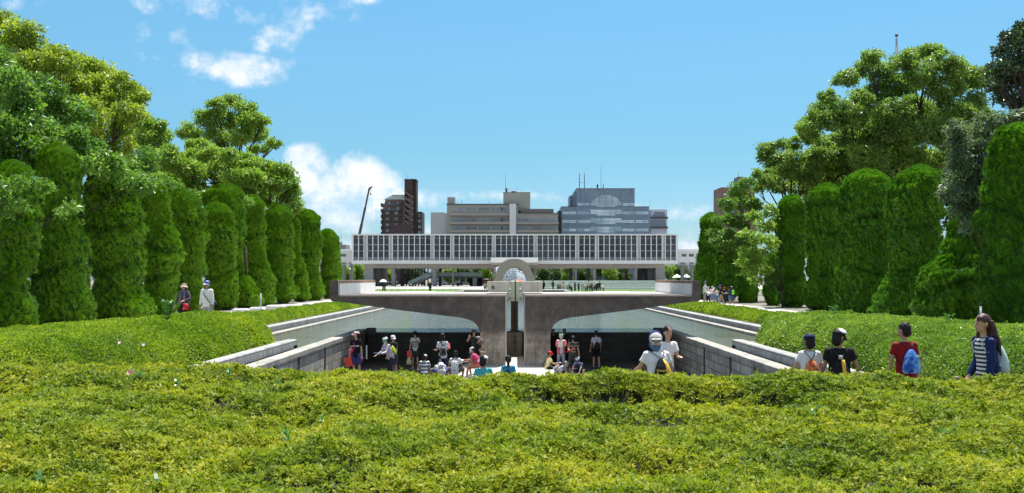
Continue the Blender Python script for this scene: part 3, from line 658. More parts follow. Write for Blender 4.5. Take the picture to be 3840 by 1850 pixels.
def mid_flower(px, py, Y, lb):
    m = MB(); n = 10
    m.add([(0, 0, 0)] + [(.03 * math.cos(2 * PI * k / n), .03 * math.sin(2 * PI * k / n), .02) for k in range(n)], [(0, 1 + k, 1 + (k + 1) % n) for k in range(n)])
    o = m.build('flower', flat('pale_pink_petal', (.9, .6, .72), .6)); o.location = (PX(px, Y), Y, PZ(py, Y) + .02); o.rotation_euler = (R(50), 0, 0); tag(o, lb, 'flower')
for k, (px, py, Y, lb) in enumerate(((450, 1290, 16.3, 'pale pink flower on the left mid hedge, centre of the scattered row'), (220, 1262, 18.5, 'uppermost pale pink flower at the far left of the mid hedge'), (540, 1298, 16.0, 'rightmost pale pink flower on the left mid hedge'))): mid_flower(px, py, Y, lb)
# tall leafy weed standing on the left hedge in front of the woman, spray on the right hedge
def leafy_shoot(x, y, z, h, n, L, lb):
    q = rng.random(n) ** .7; a = rng.uniform(0, 2 * PI, n); P = np.stack([.06 * np.cos(a) * q, .06 * np.sin(a) * q, q * h], 1)
    Nn = unit(np.stack([np.cos(a), np.sin(a), np.full(n, .5)], 1)); V, Fq = leaves(P, Nn, L, .32, .25, droop=.1)
    t = empty('tall_weed', (x, y, z), 0, lb, 'weed'); link('leaves', np_mesh('leaves', V, Fq, M_weed, rng.random(n)), t)
    m = MB(); m.tube([(0, 0, -.2), (.01, 0, h * .5), (0, .01, h)], [.01, .007, .003], 5); m.build('stem', M_stem, t)
leafy_shoot(PX(632, 23.5), 23.5, .93, .5, 140, .13, 'tall narrow leaved weed rising from the left hedge before the woman')
leafy_shoot(PX(3125, 26.5), 26.5, .93, .28, 60, .10, 'thin shoot sticking up from the right hedge top above the white cap')
leafy_shoot(PX(3560, 22), 22, .85, .3, 60, .09, 'leafy shoot on the right hedge left of the long haired girl')
# ================================================================== trees
M_bark = pmat('dark_bark', (.045, .036, .028), .95, .35, 4.0, bump=.6)
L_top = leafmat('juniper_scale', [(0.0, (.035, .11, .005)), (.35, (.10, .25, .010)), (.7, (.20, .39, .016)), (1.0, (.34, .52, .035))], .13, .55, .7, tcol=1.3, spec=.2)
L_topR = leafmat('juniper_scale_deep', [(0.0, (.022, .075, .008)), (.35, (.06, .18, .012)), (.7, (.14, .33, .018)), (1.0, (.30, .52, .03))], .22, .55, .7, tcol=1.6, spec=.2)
M_jcore = flat('juniper_core', (.028, .085, .008), 1.0, var=.4)
def topiary(prof, Y, label, group, mat, n, leafL, zb=.2):
    """clipped column: outline measured as (y, x left, x right) at its own distance, modelled in the round"""
    prof = sorted(prof); k = 1.4907
    prof = [(y, a, b - .15 * (b - a)) if a > 1300 else (y, a + .13 * (b - a), b) for y, a, b in prof]   # the side hidden behind the nearer neighbour is slimmer
    zs = np.array([PZ(p[0] * k, Y) for p in prof]); xl = np.array([PX(p[1] * k, Y) for p in prof]); xr = np.array([PX(p[2] * k, Y) for p in prof])
    xc0 = (xl + xr) / 2; rr0 = np.maximum((xr - xl) / 2, .15); top = zs[0] + .10
    zs = np.concatenate([[top], zs, [zb]]); xc0 = np.concatenate([[xc0[0]], xc0, [xc0[-1]]]); rr0 = np.concatenate([[.02], rr0, [rr0[-1] * .85]])
    o_ = np.argsort(zs); zs, xc0, rr0 = zs[o_], xc0[o_], rr0[o_]
    zf = np.linspace(zb, zs[-1], 80); rf = np.interp(zf, zs, rr0); kk = np.ones(23) / 23; sm_ = np.convolve(np.pad(rf, 11, 'edge'), kk, 'valid'); w_ = np.clip((zs[-1] - zf) / 1.0, 0, 1); rf = rf + .6 * w_ * (rf - sm_); xf = np.interp(zf, zs, xc0); zs, rr0, xc0 = zf, rf, xf
    cx = float(np.mean(xc0)); seed = rng.uniform(0, 99)
    HT = zs[-1] - zb; vl = [(zb + HT * rng.uniform(.52, .64), rng.uniform(.13, .19)), (zb + HT * rng.uniform(.22, .33), rng.uniform(.15, .22)), (zb + HT * rng.uniform(.74, .80), rng.uniform(.04, .10))]
    def rad(th, z):
        sh = .30 * (fbm(np.stack([np.cos(th) * 1.1 + seed, np.sin(th) * 1.1, z * .35], 1), 2) - .5) * 2
        side = np.abs(np.cos(th)); zz = z + sh * (1 - side)          # bulges sit at other heights towards the front
        r = np.interp(zz, zs, rr0)
        r = np.where(z > zs[-1] - .6, np.interp(z, zs, rr0), r)
        q = np.stack([np.cos(th) * 1.9 + z * .35 + seed, np.sin(th) * 1.9 + seed, z * 1.15], 1)
        lump = (fbm(q, 3) - .5); q2 = np.stack([np.cos(th + z * .18) * r * 3.4 + seed, np.sin(th + z * .18) * r * 3.4, z * 1.7], 1)
        q3 = np.stack([np.cos(th + z * .25) * r * 7 + seed, np.sin(th + z * .25) * r * 7, z * 3.2], 1)
        dome = np.clip((zs[-1] - z) / .8, .25, 1); sd_ = 1 - .55 * np.abs(np.cos(th)) ** 2
        for q_, (zv, am) in enumerate(vl):
            t_ = z - (zv + .35 * np.sin(th * 1.0 + seed + q_ * 2.1)); r = r * (1 + sd_ * am * (.8 * np.exp(-((t_ + .42) / .34) ** 2) - 1.25 * np.exp(-(t_ / .15) ** 2) + .35 * np.exp(-((t_ - .6) / .5) ** 2)))
        return r * (1 + .26 * lump * dome * (1.2 - .8 * np.abs(np.cos(th)))) + (.30 * (np.abs(fbm(q2, 2) - .5) * 2 - .25) + .16 * (np.abs(vnoise(q3) - .5) * 2 - .4)) * np.minimum(r, 1) * dome
    def cxz(z): return np.interp(z, zs, xc0) - cx
    nz_ = int((zs[-1] - zb) / .08); nt_ = 120
    Z = np.repeat(np.linspace(zb, zs[-1], nz_), nt_); T = np.tile(np.arange(nt_) / nt_ * 2 * PI, nz_); r = rad(T, Z) - .05; r = np.maximum(r, .01)
    V0 = np.stack([cxz(Z) + r * np.cos(T), r * np.sin(T), Z - zb], 1)
    id_ = np.arange(nz_ * nt_).reshape(nz_, nt_); id2 = np.roll(id_, -1, 1)
    f0 = np.stack([id_[:-1], id2[:-1], id2[1:], id_[1:]], -1).reshape(-1, 4)
    z = np.where(rng.random(n * 2) < .22, zs[-1] - rng.random(n * 2) ** 1.6 * 1.1, zb + (zs[-1] - zb) * rng.random(n * 2)); th = rng.uniform(0, 2 * PI, n * 2)
    rw = np.interp(z, zs, rr0) / rr0.max(); keep = (rng.random(n * 2) < rw * .9 + .1) & ((np.sin(th) < .35) | (rng.random(n * 2) < .3) | (z > zs[-1] - .7)); z, th = z[keep], th[keep]
    if len(z) > n: z, th = z[:n], th[:n]
    # more over the dome
    r = rad(th, z); dz = .04; r2 = rad(th, z + dz); sl = (r2 - r) / dz
    rt_ = (rad(th + .03, z) - r) / (.03 * np.maximum(r, .2)); rt_ = np.clip(rt_, -1.5, 1.5)
    N = unit(np.stack([np.cos(th) + rt_ * np.sin(th), np.sin(th) - rt_ * np.cos(th), np.clip(-sl, -1.5, 4)], 1))
    m = len(z); rr = np.maximum(r + rng.uniform(-.06, .015, m), 0)
    P = np.stack([cxz(z) + rr * np.cos(th), rr * np.sin(th), z - zb], 1)
    # feathery sprays lean upward and sideways in swirls
    sw = np.stack([-np.sin(th), np.cos(th), np.zeros(m)], 1) * ((fbm(P * .8 + seed, 2) - .3)[:, None] * 2.2)
    # brush-like sprays: most leaves sit on leaning flame-shaped tufts with dark gaps between
    ax = unit(N * .50 + sw * .8 + np.array([0, 0, .75])); area = float(np.sum((rr0[1:] + rr0[:-1]) / 2 * np.diff(zs))) * PI * 1.3; ntf = int(area * 66 * (35 / Y) ** .5)
    ci = rng.integers(0, m, ntf); tl = rng.uniform(.09, .18, ntf) * (Y / 35) ** .25
    a_ = rng.integers(0, ntf, int(m * .60)); q_ = rng.random(len(a_)) ** .8; off = rng.normal(size=(len(a_), 3)) * (.045 * (1.15 - q_))[:, None] * (Y / 35) ** .25
    Pt = P[ci][a_] - N[ci][a_] * .03 + ax[ci][a_] * (q_ * tl[a_])[:, None] * .8 + off - ax[ci][a_] * .06
    kb = rng.random(m) < .55; Pb = P[kb] - N[kb] * .05
    Pt[:, 2] = np.minimum(Pt[:, 2], zs[-1] - zb + .05); P = np.concatenate([Pb, Pt]); dr = np.concatenate([ax[kb], unit(ax[ci][a_] + off * 6)]); FN = np.concatenate([N[kb], unit(N[ci][a_] + off * 4)]); m = len(P)
    V, Fq = leaves(P, dr, leafL, .42, .14, face=FN, fb=.8)
    rn = np.clip(.55 * rng.random(m) + .45 * fbm(P * 2.0 + seed, 2), 0, 1)
    Vt = np.concatenate([V0, V]); Ft = np.concatenate([f0, Fq + len(V0)])
    t = empty('topiary_tree', (cx, Y, zb), 0, label, 'tree', group)
    o = link('crown', np_mesh('crown', Vt, Ft, [M_jcore, mat], np.concatenate([np.zeros(len(f0)), rn]), np.concatenate([np.zeros(len(f0), int), np.ones(len(Fq), int)]), np.concatenate([np.ones(len(f0), bool), np.zeros(len(Fq), bool)])), t)
    mt = MB(); mt.tube([(cxz(zb), 0, 0), (cxz(zb), 0, (zs[-1] - zb) * .5)], [.14, .08], 8); mt.build('trunk', M_bark, t)
    return t
TL = [
 ([(415,0,60),(430,-15,75),(500,-60,92),(560,-60,95),(640,-60,85),(700,-60,65),(760,-60,75),(800,-60,88),(830,-60,80)], 31.0, 'clipped juniper column cut off by the left edge of the photo'),
 ([(370,115,165),(382,98,185),(430,85,200),(470,80,203),(520,82,198),(545,82,192),(590,75,205),(640,66,220),(690,66,212),(720,68,218),(770,62,228),(810,62,228),(830,75,215)], 34.5, 'broad round topped clipped juniper, second from the left edge'),
 ([(415,250,300),(430,225,320),(470,205,338),(530,200,350),(580,200,357),(640,205,355),(690,215,357),(715,222,350),(740,222,362),(770,220,380),(800,225,378),(812,240,360)], 38.8, 'wide clipped juniper with a skirt at its right foot, third from the left edge'),
 ([(470,370,415),(500,352,420),(560,348,430),(610,345,448),(650,350,455),(690,352,447),(720,350,442),(760,350,445),(795,360,440)], 43.8, 'clipped juniper column just left of the woman in black'),
 ([(483,430,475),(500,418,495),(540,413,512),(580,415,516),(630,418,515),(680,420,510),(710,425,507),(750,428,508),(785,440,500)], 48.0, 'clipped juniper column directly behind the walking couple'),
 ([(518,520,565),(535,500,580),(580,495,592),(630,498,592),(670,508,588),(700,508,592),(740,506,596),(775,515,590),(790,525,580)], 52.5, 'lower clipped juniper column just right of the man in white'),
 ([(470,545,590),(485,515,605),(520,505,612),(570,505,613),(640,540,612),(690,550,620),(720,565,640),(750,575,656),(775,580,650),(785,590,640)], 55.5, 'tall clipped juniper with a round skirt, just behind a lower one'),
 ([(498,615,650),(515,605,660),(560,603,665),(620,603,665),(660,605,670),(700,612,685),(740,615,689),(765,620,685),(778,630,675)], 60.5, 'clipped juniper column in the middle of the left row'),
 ([(520,680,712),(535,665,728),(580,662,735),(640,663,735),(690,665,735),(715,670,735),(740,670,745),(765,675,740),(775,690,730)], 66.0, 'stout clipped juniper column right of the middle of the left row'),
 ([(555,725,750),(580,722,752),(640,720,755),(690,722,770),(730,725,775),(750,730,779),(768,740,770)], 71.0, 'slim clipped juniper column tucked between two stouter ones'),
 ([(533,745,785),(550,738,800),(590,735,806),(640,738,807),(680,745,800),(700,750,805),(740,755,815),(760,765,810)], 75.5, 'clipped juniper column before the gap near the pond end of the left row'),
 ([(583,808,835),(600,802,848),(640,803,852),(690,805,850),(720,806,852),(750,810,848)], 83.0, 'clipped juniper column second from the far end of the left row'),
 ([(602,820,843),(620,815,852),(680,817,858),(720,818,857),(745,822,852)], 88.0, 'farthest clipped juniper column of the left row'),
]
TR = [
 ([(320,2520,2620),(350,2505,2630),(400,2490,2640),(500,2475,2650),(560,2466,2650),(620,2478,2650),(700,2468,2650),(780,2475,2650),(830,2490,2640)], 31.0, 'big dark clipped juniper column at the right edge behind the girl'),
 ([(540,2410,2460),(560,2395,2470),(600,2385,2490),(640,2370,2500),(680,2330,2500),(720,2315,2500),(770,2310,2500),(800,2318,2490),(825,2335,2480)], 35.5, 'clipped juniper with a wide bright rimmed lower bulge under silvery branches'),
 ([(424,2290,2345),(440,2265,2370),(480,2243,2385),(530,2235,2388),(580,2243,2380),(640,2250,2380),(690,2238,2385),(740,2213,2388),(780,2198,2390),(800,2210,2380)], 40.5, 'clipped juniper column with a bright round top, right one of the two tallest'),
 ([(434,2155,2215),(450,2135,2240),(490,2120,2258),(540,2113,2262),(590,2120,2255),(650,2118,2255),(700,2110,2258),(740,2105,2250),(780,2110,2245),(800,2120,2235)], 46.0, 'clipped juniper column with a bright round top, left one of the two tallest'),
 ([(470,2060,2105),(485,2045,2125),(530,2035,2135),(580,2035,2130),(620,2040,2125),(680,2035,2135),(740,2028,2135),(775,2030,2130),(790,2040,2120)], 52.5, 'shaded clipped juniper column left of the two bright topped ones'),
 ([(497,1975,2015),(515,1962,2025),(560,1955,2035),(600,1953,2037),(650,1958,2030),(690,1963,2032),(720,1960,2035),(760,1958,2038),(790,1968,2030)], 58.0, 'shaded clipped juniper column beside the pale green branches'),
 ([(640,1935,1955),(655,1925,1968),(700,1924,1970),(740,1922,1970),(785,1930,1962)], 61.5, 'small dark clipped juniper standing lower than its neighbours in the right row'),
 ([(625,1860,1885),(645,1852,1895),(690,1850,1900),(730,1860,1915),(770,1850,1915),(782,1860,1905)], 68.0, 'dark clipped juniper behind the group of children reading sheets'),
 ([(600,1815,1840),(615,1807,1850),(690,1805,1860),(740,1805,1862),(772,1812,1855)], 74.0, 'dark clipped juniper second from the far end of the right row'),
 ([(542,1775,1805),(555,1766,1818),(600,1762,1822),(630,1760,1825),(655,1755,1815),(700,1750,1815),(740,1745,1815),(762,1750,1810)], 80.0, 'farthest clipped juniper of the right row, against the sky'),
]
for i, (p, Y, lb) in enumerate(TL): topiary(p, Y, lb, 'clipped junipers left of the pond', L_top, int(110000 * (31 / Y) ** .9), .082 * (Y / 35) ** .8)
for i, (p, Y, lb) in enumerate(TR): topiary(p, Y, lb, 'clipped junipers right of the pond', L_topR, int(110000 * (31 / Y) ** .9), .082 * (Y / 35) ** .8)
# ---- broadleaved trees: crown blobs in picture units (3840 wide), each with its own depth
def fillblobs(poly, n, r):
    xs = [p[0] for p in poly]; ys = [p[1] for p in poly]; out = []
    while len(out) < n:
        x, y = rng.uniform(min(xs), max(xs)), rng.uniform(min(ys), max(ys))
        if inside(poly, np.array([x]), np.array([y]))[0]: out.append((x, y, r * rng.uniform(.8, 1.3), r * rng.uniform(.6, .95)))
    return out
def tree(name, Y, blobs, label, mat, leafL, dens, trunk=None, group='tall trees behind the clipped rows', dz=2.5, limbs=True, droop=.15, fill=.55, zb=.2, aspect=.5, trunk_r=None, cat='tree'):
    cen = []; P = []; Nn = []; hue = []
    bl = []
    for i, (x, y, rx, ry) in enumerate(blobs):
        yy_ = Y + rng.uniform(-dz, dz); k = yy_ / F; bl.append((PX(x, yy_), yy_, PZ(y, yy_), rx * k, max((rx + ry) / 2 * k * .85, .4), ry * k))
    xs = [b[0] for b in bl]; tx = float(np.mean(xs)) if trunk is None else PX(trunk[0], Y); tz = zb
    for (x, y, z, a, b, c) in bl:
        vol = 4 * PI * ((a * b) ** 1.6 / 3 + (a * c) ** 1.6 / 3 + (b * c) ** 1.6 / 3) ** (1 / 1.6); n = int(vol * dens * 2.6)
        # sub-clumps inside the blob
        nc = max(6, int(vol / .9)); d = unit(rng.normal(size=(nc, 3))); rr = rng.uniform(.55, 1.0, nc)[:, None]
        cc = np.array([x, y, z]) + d * rr * np.array([a, b, c]); cr = rng.uniform(.36, .68, nc) * (min(a, b, c) ** .5)
        idx = rng.integers(0, nc, n); loose = rng.random(n) < .3; dd = unit(rng.normal(size=(n, 3)) + np.array([0, 0, .25])); q = rng.random(n) ** .42
        pts = cc[idx] + dd * (cr[idx] * q)[:, None] * np.array([1.15, 1.15, .75])
        lp = np.array([x, y, z]) + unit(rng.normal(size=(n, 3))) * (rng.uniform(.3, 1.12, n) ** .6)[:, None] * np.array([a, b, c]); pts = np.where(loose[:, None], lp, pts)
        P.append(pts); Nn.append(dd * .6 + d[idx] * .4 + np.array([0, 0, .15])); hue.append(rng.random(nc)[idx])
    P = np.concatenate(P); Nn = unit(np.concatenate(Nn)); hue = np.concatenate(hue); org = np.array([tx, Y, tz])
    V, Fq = leaves(P - org, Nn, leafL * 1.1, aspect, .8, droop=droop, face=unit(Nn + np.array([0, 0, .35])), fb=.5)
    rn = np.clip(.5 * rng.random(len(P)) + .3 * hue + .2 * fbm(P * .9, 2), 0, 1)
    t = empty(name, tuple(org), 0, label, cat, group)
    link('crown', np_mesh('crown', V, Fq, mat, rn), t)
    m = MB(); zmin = min(b[2] - b[5] for b in bl) - tz; zc = float(np.mean([b[2] for b in bl])) - tz; fork = max(zmin * .75, .8); tr_ = trunk_r or max(.10, .035 * (zc) ** .9)
    m.tube([(0, 0, -.1), (.05, 0, fork * .5), (0, .05, fork)], [tr_ * 1.35, tr_, tr_ * .9], 9)
    if limbs:
        for bi_, (x, y, z, a, b, c) in enumerate(bl):
            if bi_ % max(1, len(bl) // 11): continue
            e = np.array([x, y, z]) - org; s = np.array([0, 0, fork]); mid = s * .5 + e * .5 + np.array([0, 0, -.12 * abs(e[0])]) + rng.normal(0, .15, 3); r0 = tr_ * .34
            q1 = (s + mid) / 2 + rng.normal(0, .1, 3); q2 = (mid + e) / 2 + rng.normal(0, .2, 3)
            m.tube([s, q1, mid, q2, e], [r0, r0 * .8, r0 * .6, r0 * .4, r0 * .2], 6)
            for _ in range(4):
                d = rng.normal(size=3); d = d / np.linalg.norm(d) * np.array([a, b, c]) * .85; m.tube([q2, (q2 + e + d) / 2 + rng.normal(0, .08, 3), e + d], [r0 * .33, r0 * .2, r0 * .06], 5)
    m.build('trunk', M_bark, t)
    return t
Lc_y = leafmat('camphor_yellow', [(0, (.10, .17, .02)), (.4, (.21, .29, .035)), (.8, (.35, .42, .06)), (1, (.48, .52, .11))], .45, .4, .5, tcol=1.5)
Lc_g = leafmat('cherry_green', [(0, (.04, .10, .015)), (.4, (.095, .20, .032)), (.8, (.18, .30, .065)), (1, (.34, .45, .14))], .42, .35, .6, tcol=1.6, spec=.35)
Lc_z = leafmat('zelkova_green', [(0, (.07, .15, .02)), (.4, (.16, .27, .04)), (.8, (.29, .40, .07)), (1, (.34, .42, .11))], .44, .42, .5, tcol=1.6)
Lc_c = leafmat('camphor_mid', [(0, (.06, .12, .022)), (.4, (.14, .235, .05)), (.8, (.26, .37, .09)), (1, (.40, .48, .16))], .50, .38, .5, tcol=1.4, spec=.55)
Lc_d = leafmat('oak_dark', [(0, (.012, .03, .010)), (.5, (.028, .06, .018)), (1, (.08, .13, .05))], .25, .3, .6, spec=.7)
Lc_st = leafmat('street_leaf', [(0, (.02, .05, .01)), (.5, (.06, .13, .025)), (1, (.20, .30, .07))], .3, .5, .5)
Lc_s = leafmat('silvery_leaf', [(0, (.035, .07, .035)), (.4, (.08, .13, .07)), (.75, (.17, .23, .13)), (1, (.42, .48, .34))], .38, .45, .8, spec=.5)
K = 1.4907
def sc(b): return [(x * K, y * K, rx * K, ry * K) for x, y, rx, ry in b]
def zc_(b): return [(x / 1.24 + 2540, y / 1.24 + 100, rx / 1.24, ry / 1.24) for x, y, rx, ry in b]
tree('camphor_tree', 50, sc([(0,75,50,45),(55,85,45,40),(100,130,42,38),(150,150,45,38),(195,165,42,35),(235,175,35,32),(265,200,40,36),(300,215,35,32),(325,238,32,30),(350,250,28,22),(290,265,40,40),(240,230,45,40),(190,220,38,34),(60,180,70,55),(230,290,50,40),(120,280,60,40),(300,320,26,40),(325,370,14,30),(180,330,70,45),(270,350,40,40),(-30,150,60,60)] + fillblobs([(-40,70),(100,120),(240,180),(340,255),(320,320),(320,380),(0,380)], 12, 36)),
     'tall yellow green camphor with lumpy overhanging crown at the top left', Lc_y, .17, 95, trunk=(180, 800), dz=3.0)
tree('cherry_tree', 37, sc([(-10,170,50,60),(20,240,70,55),(70,300,75,50),(10,340,80,60),(130,350,80,45),(200,385,75,35),(60,400,80,40),(250,415,60,28),(150,420,70,30),(300,440,50,25),(350,460,40,22),(-20,430,50,40),(110,230,45,40),(180,290,50,40)]),
     'dark leafy cherry tree hanging over the near left junipers', Lc_g, .19, 70, trunk=(-60, 900), dz=3.0, trunk_r=.09)
tree('cherry_tree', 28.5, sc([(25,465,50,18),(75,455,40,16),(0,500,40,14),(120,470,30,10),(55,520,28,9),(175,520,22,8),(10,540,26,9),(150,540,10,6)]),
     'pale drooping leaf sprays hanging in front of the near left junipers', Lc_g, .15, 45, trunk=(-190, 1150), dz=.8, droop=.3, trunk_r=.05)
tree('tall_tree', 80, sc([(360,305,28,16),(390,315,30,18),(345,335,30,22),(410,345,26,18),(375,350,40,25),(420,375,24,16)]),
     'thin crowned tree rising behind between the camphor and the airy zelkova', Lc_z, .24, 60, trunk=(560, 900))
tree('zelkova_tree', 88, sc([(580,255,34,16),(545,272,28,20),(615,275,30,20),(520,300,30,24),(570,305,40,24),(630,305,30,24),(480,335,30,24),(500,370,34,20),(545,345,30,24),(600,345,36,22),(650,335,28,20),(685,360,22,12),(650,375,26,10),(560,380,36,16),(660,300,16,14)]),
     'airy zelkova with visible dark limbs standing alone against the sky on the left', Lc_z, .24, 52, trunk=(585*K, 800), dz=3)
tree('spreading_tree', 68, sc([(500,395,50,22),(550,390,50,18),(600,405,55,20),(650,420,45,20),(700,430,40,20),(730,455,26,20),(470,430,50,30),(540,430,60,24),(610,445,60,22),(680,460,50,22),(730,490,28,22),(745,520,18,16),(420,400,40,30),(390,430,45,35),(440,460,50,28),(640,485,50,18),(700,505,40,18),(560,470,40,16),(500,480,50,16)]),
     'wide spreading light green tree above the middle of the left row', Lc_z, .22, 62, trunk=(700*K*.97, 900), dz=3)
tree('cherry_tree', 58, sc([(300,420,60,36),(350,400,50,36),(400,470,60,26),(340,470,60,30),(450,490,50,20),(270,460,50,36),(500,500,50,16),(380,510,40,20),(600,510,40,16),(330,550,40,30)]),
     'dense mid green tree filling the gap behind the wide third juniper', Lc_g, .20, 70, trunk=(520, 1000), dz=3)
tree('camphor_tree', 70, zc_([(900,140,50,36),(860,190,50,36),(800,240,50,34),(760,250,30,22),(940,210,70,50),(1030,160,60,40),(1100,140,60,40),(1170,120,60,36),(1240,150,60,40),(1300,200,60,45),(1370,230,60,45),(1430,240,50,50),(1150,220,90,60),(1050,270,90,60),(1240,290,90,60),(940,310,80,50),(860,340,60,45),(700,330,45,32),(740,370,60,40),(670,370,40,34),(640,420,40,36),(720,440,70,45),(590,470,32,26),(610,500,40,34),(800,420,80,50),(900,430,80,60),(1000,400,90,60),(1120,400,100,60),(1250,400,90,60),(1370,360,70,60),(820,520,80,45),(1100,520,100,60),(950,540,70,40),(1000,480,90,50),(1200,480,110,60),(1300,520,90,60),(1000,600,100,50),(1150,620,110,50),(880,600,90,50),(1280,620,80,60),(850,680,80,40),(740,600,70,40),(700,540,80,40)] + fillblobs([(580,640),(580,520),(660,360),(780,260),(890,170),(1060,165),(1150,130),(1380,190),(1430,280),(1430,450),(1300,700),(1000,700),(780,740)], 26, 52)),
     'huge spreading camphor with dark limbs behind the right row', Lc_c, .20, 78, trunk=(3330, 900), dz=4.5, trunk_r=.45)
tree('camphor_tree', 74, zc_([(480,555,50,28),(420,570,40,28),(540,545,40,28),(400,600,26,24),(470,610,60,36),(560,610,60,40),(640,600,60,40),(420,690,46,30),(370,685,20,20),(500,670,60,36),(600,680,70,40),(700,640,70,45),(380,740,30,26),(460,740,60,30),(560,750,60,34),(660,720,60,34),(800,640,60,40),(740,720,40,30)] + fillblobs([(420,600),(560,560),(760,600),(800,760),(480,760),(390,700)], 10, 46)),
     'lower mid green camphor stepping down towards the far end of the right row', Lc_c, .20, 80, trunk=(2960, 1000), dz=3.5)
tree('dark_oak', 44, zc_([(1540,50,40,34),(1590,20,40,50),(1530,110,45,50),(1590,130,60,60),(1490,200,50,40),(1550,230,70,60),(1620,220,50,80),(1530,310,60,45),(1590,340,50,45),(1640,60,50,70),(1480,270,40,30)]),
     'dark evergreen oak at the top right corner', Lc_d, .17, 85, trunk=(3900, 1000), dz=2.5)
tree('silverleaf_tree', 33.3, zc_([(1440,440,55,34),(1510,430,60,30),(1570,430,50,26),(1380,480,50,40),(1450,500,60,30),(1310,470,50,26),(1300,540,50,40),(1350,580,60,40),(1400,550,40,30),(1300,620,45,40),(1370,650,55,45),(1320,710,60,45),(1390,720,50,45),(1270,760,40,40),(1340,790,60,45),(1400,800,45,45),(1300,840,36,30),(1370,880,50,40),(1350,930,26,20),(1620,410,40,34),(1420,700,36,40),(1425,770,34,40),(1420,850,34,36),(1440,620,40,40),(1470,560,40,36)]),
     'silvery leaved tree with drooping foliage between the right junipers', Lc_s, .19, 85, trunk=(3690, 1000), dz=1.0, droop=.55, aspect=.34, trunk_r=.06)
tree('cherry_tree', 71, zc_([(280,760,50,26),(320,730,40,22),(230,830,44,26),(300,810,60,34),(200,900,40,22),(250,900,50,30),(170,960,30,16),(230,970,60,30),(300,900,50,40),(280,1010,60,30),(220,1020,50,24),(350,830,50,34),(180,1000,30,14)]),
     'dark green cherry tree hanging over the far right junipers', Lc_g, .20, 66, trunk=(2830, 1100), dz=2.0, droop=.3)
tree('maple_tree', 57, zc_([(370,880,40,22),(430,860,40,30),(450,910,40,34),(400,930,46,26),(330,960,34,12),(370,990,50,20),(320,1040,36,12),(380,1050,50,22),(300,1095,32,12),(360,1100,46,18),(340,1140,40,20),(400,1130,40,26),(370,1180,30,20),(440,1000,36,36)]),
     'pale green tree with layered sprays in front of the far right junipers', Lc_z, .20, 52, trunk=(2935, 1150), dz=1.5, droop=.3, trunk_r=.07)
# farther park trees closing the gaps behind the rows
def bgtree(px, ytop, Y, wpx, label, mat, group, hpx=None, kind='park_tree', dn=26, LL=.34, base=None):
    yb_ = HY + (H0) * F / Y; h = (yb_ - ytop) if hpx is None else hpx; bl = []
    for _ in range(9): bl.append((px + rng.uniform(-.33, .33) * wpx, ytop + h * rng.uniform(.12, .62), wpx * rng.uniform(.18, .28), h * rng.uniform(.12, .18)))
    return tree(kind, Y, bl, label, mat, LL, dn, trunk=(px, 0), group=group, dz=wpx / F * Y * .25, zb=0)
for i, (px, yt, Y, wd, lb) in enumerate(((60, 640, 62, 330, 'dark tree behind the junipers at the far left'), (330, 700, 70, 300, 'dark tree between the second and third left junipers'), (600, 760, 75, 260, 'tree behind the fourth left juniper'), (1060, 780, 95, 200, 'tree behind the far part of the left row'))):
    bgtree(px, yt, Y, wd, lb, Lc_g, 'background trees behind the left row')
for i, (px, yt, Y, wd, lb) in enumerate(((2780, 860, 100, 220, 'dark tree closing the gap behind the far right junipers'), (3080, 640, 82, 320, 'dark tree behind the shaded right junipers'), (3400, 430, 80, 520, 'dark tree behind the bright topped junipers'), (3700, 620, 60, 360, 'dark tree behind the right edge junipers'))):
    bgtree(px, yt, Y, wd, lb, (Lc_g, Lc_c, Lc_c, Lc_d)[i], 'background trees behind the right row')
# row of pale rounded stones at the feet of the trees
M_stone = pmat('pale_boulder', (.55, .55, .55), .8, .1, 1.5, bump=.2)
def stone(px, py, wpx, lb, Y=None):
    Y = Y or (H0 - .2) * F / (py - HY); wd = wpx * Y / F; m = MB(); m.bev(-wd / 2, wd / 2, -.25, .25, 0, .28, .07)
    o = m.build('bench_stone', M_stone); o.location = (PX(px, Y), Y, .2); tag(o, lb, 'stone', 'pale stones along the tree rows')
for px, py, wd, lb in ((905, 1178, 60, 'pale stone block right of the man in white'), (965, 1172, 55, 'pale stone block between two juniper feet, left of the grey post'), (1035, 1163, 70, 'long pale stone block right of the grey post'), (1085, 1160, 60, 'pale stone block under the stout left juniper'), (1150, 1152, 26, 'small pale stone under the slim left juniper'), (1195, 1148, 26, 'small pale stone farthest along the left row'),
                       (2735, 1160, 30, 'pale stone by the shorts of the reading children'), (2855, 1176, 28, 'grey stone left of the shaded right junipers'), (2930, 1182, 30, 'grey stone at the foot of a shaded right juniper'), (3012, 1190, 42, 'wide grey stone above the right hedge crest')):
    stone(px, py, wd, lb)
for (px, y0, y1, Y, lb) in ((978, 1102, 1165, 47, 'slim grey post beside a juniper foot on the left'), (3678, 1152, 1215, 30, 'pale blue grey post above the long haired girl')):
    m = MB(); m.tube([(0, 0, 0), (0, 0, PZ(y0, Y) - .2)], .035, 10); m.ell((0, 0, PZ(y0, Y) - .2), (.04, .04, .02), zmin=0)
    o = m.build('post', flat('pale_post', (.45, .52, .58))); o.location = (PX(px, Y), Y, .2); tag(o, lb, 'post')
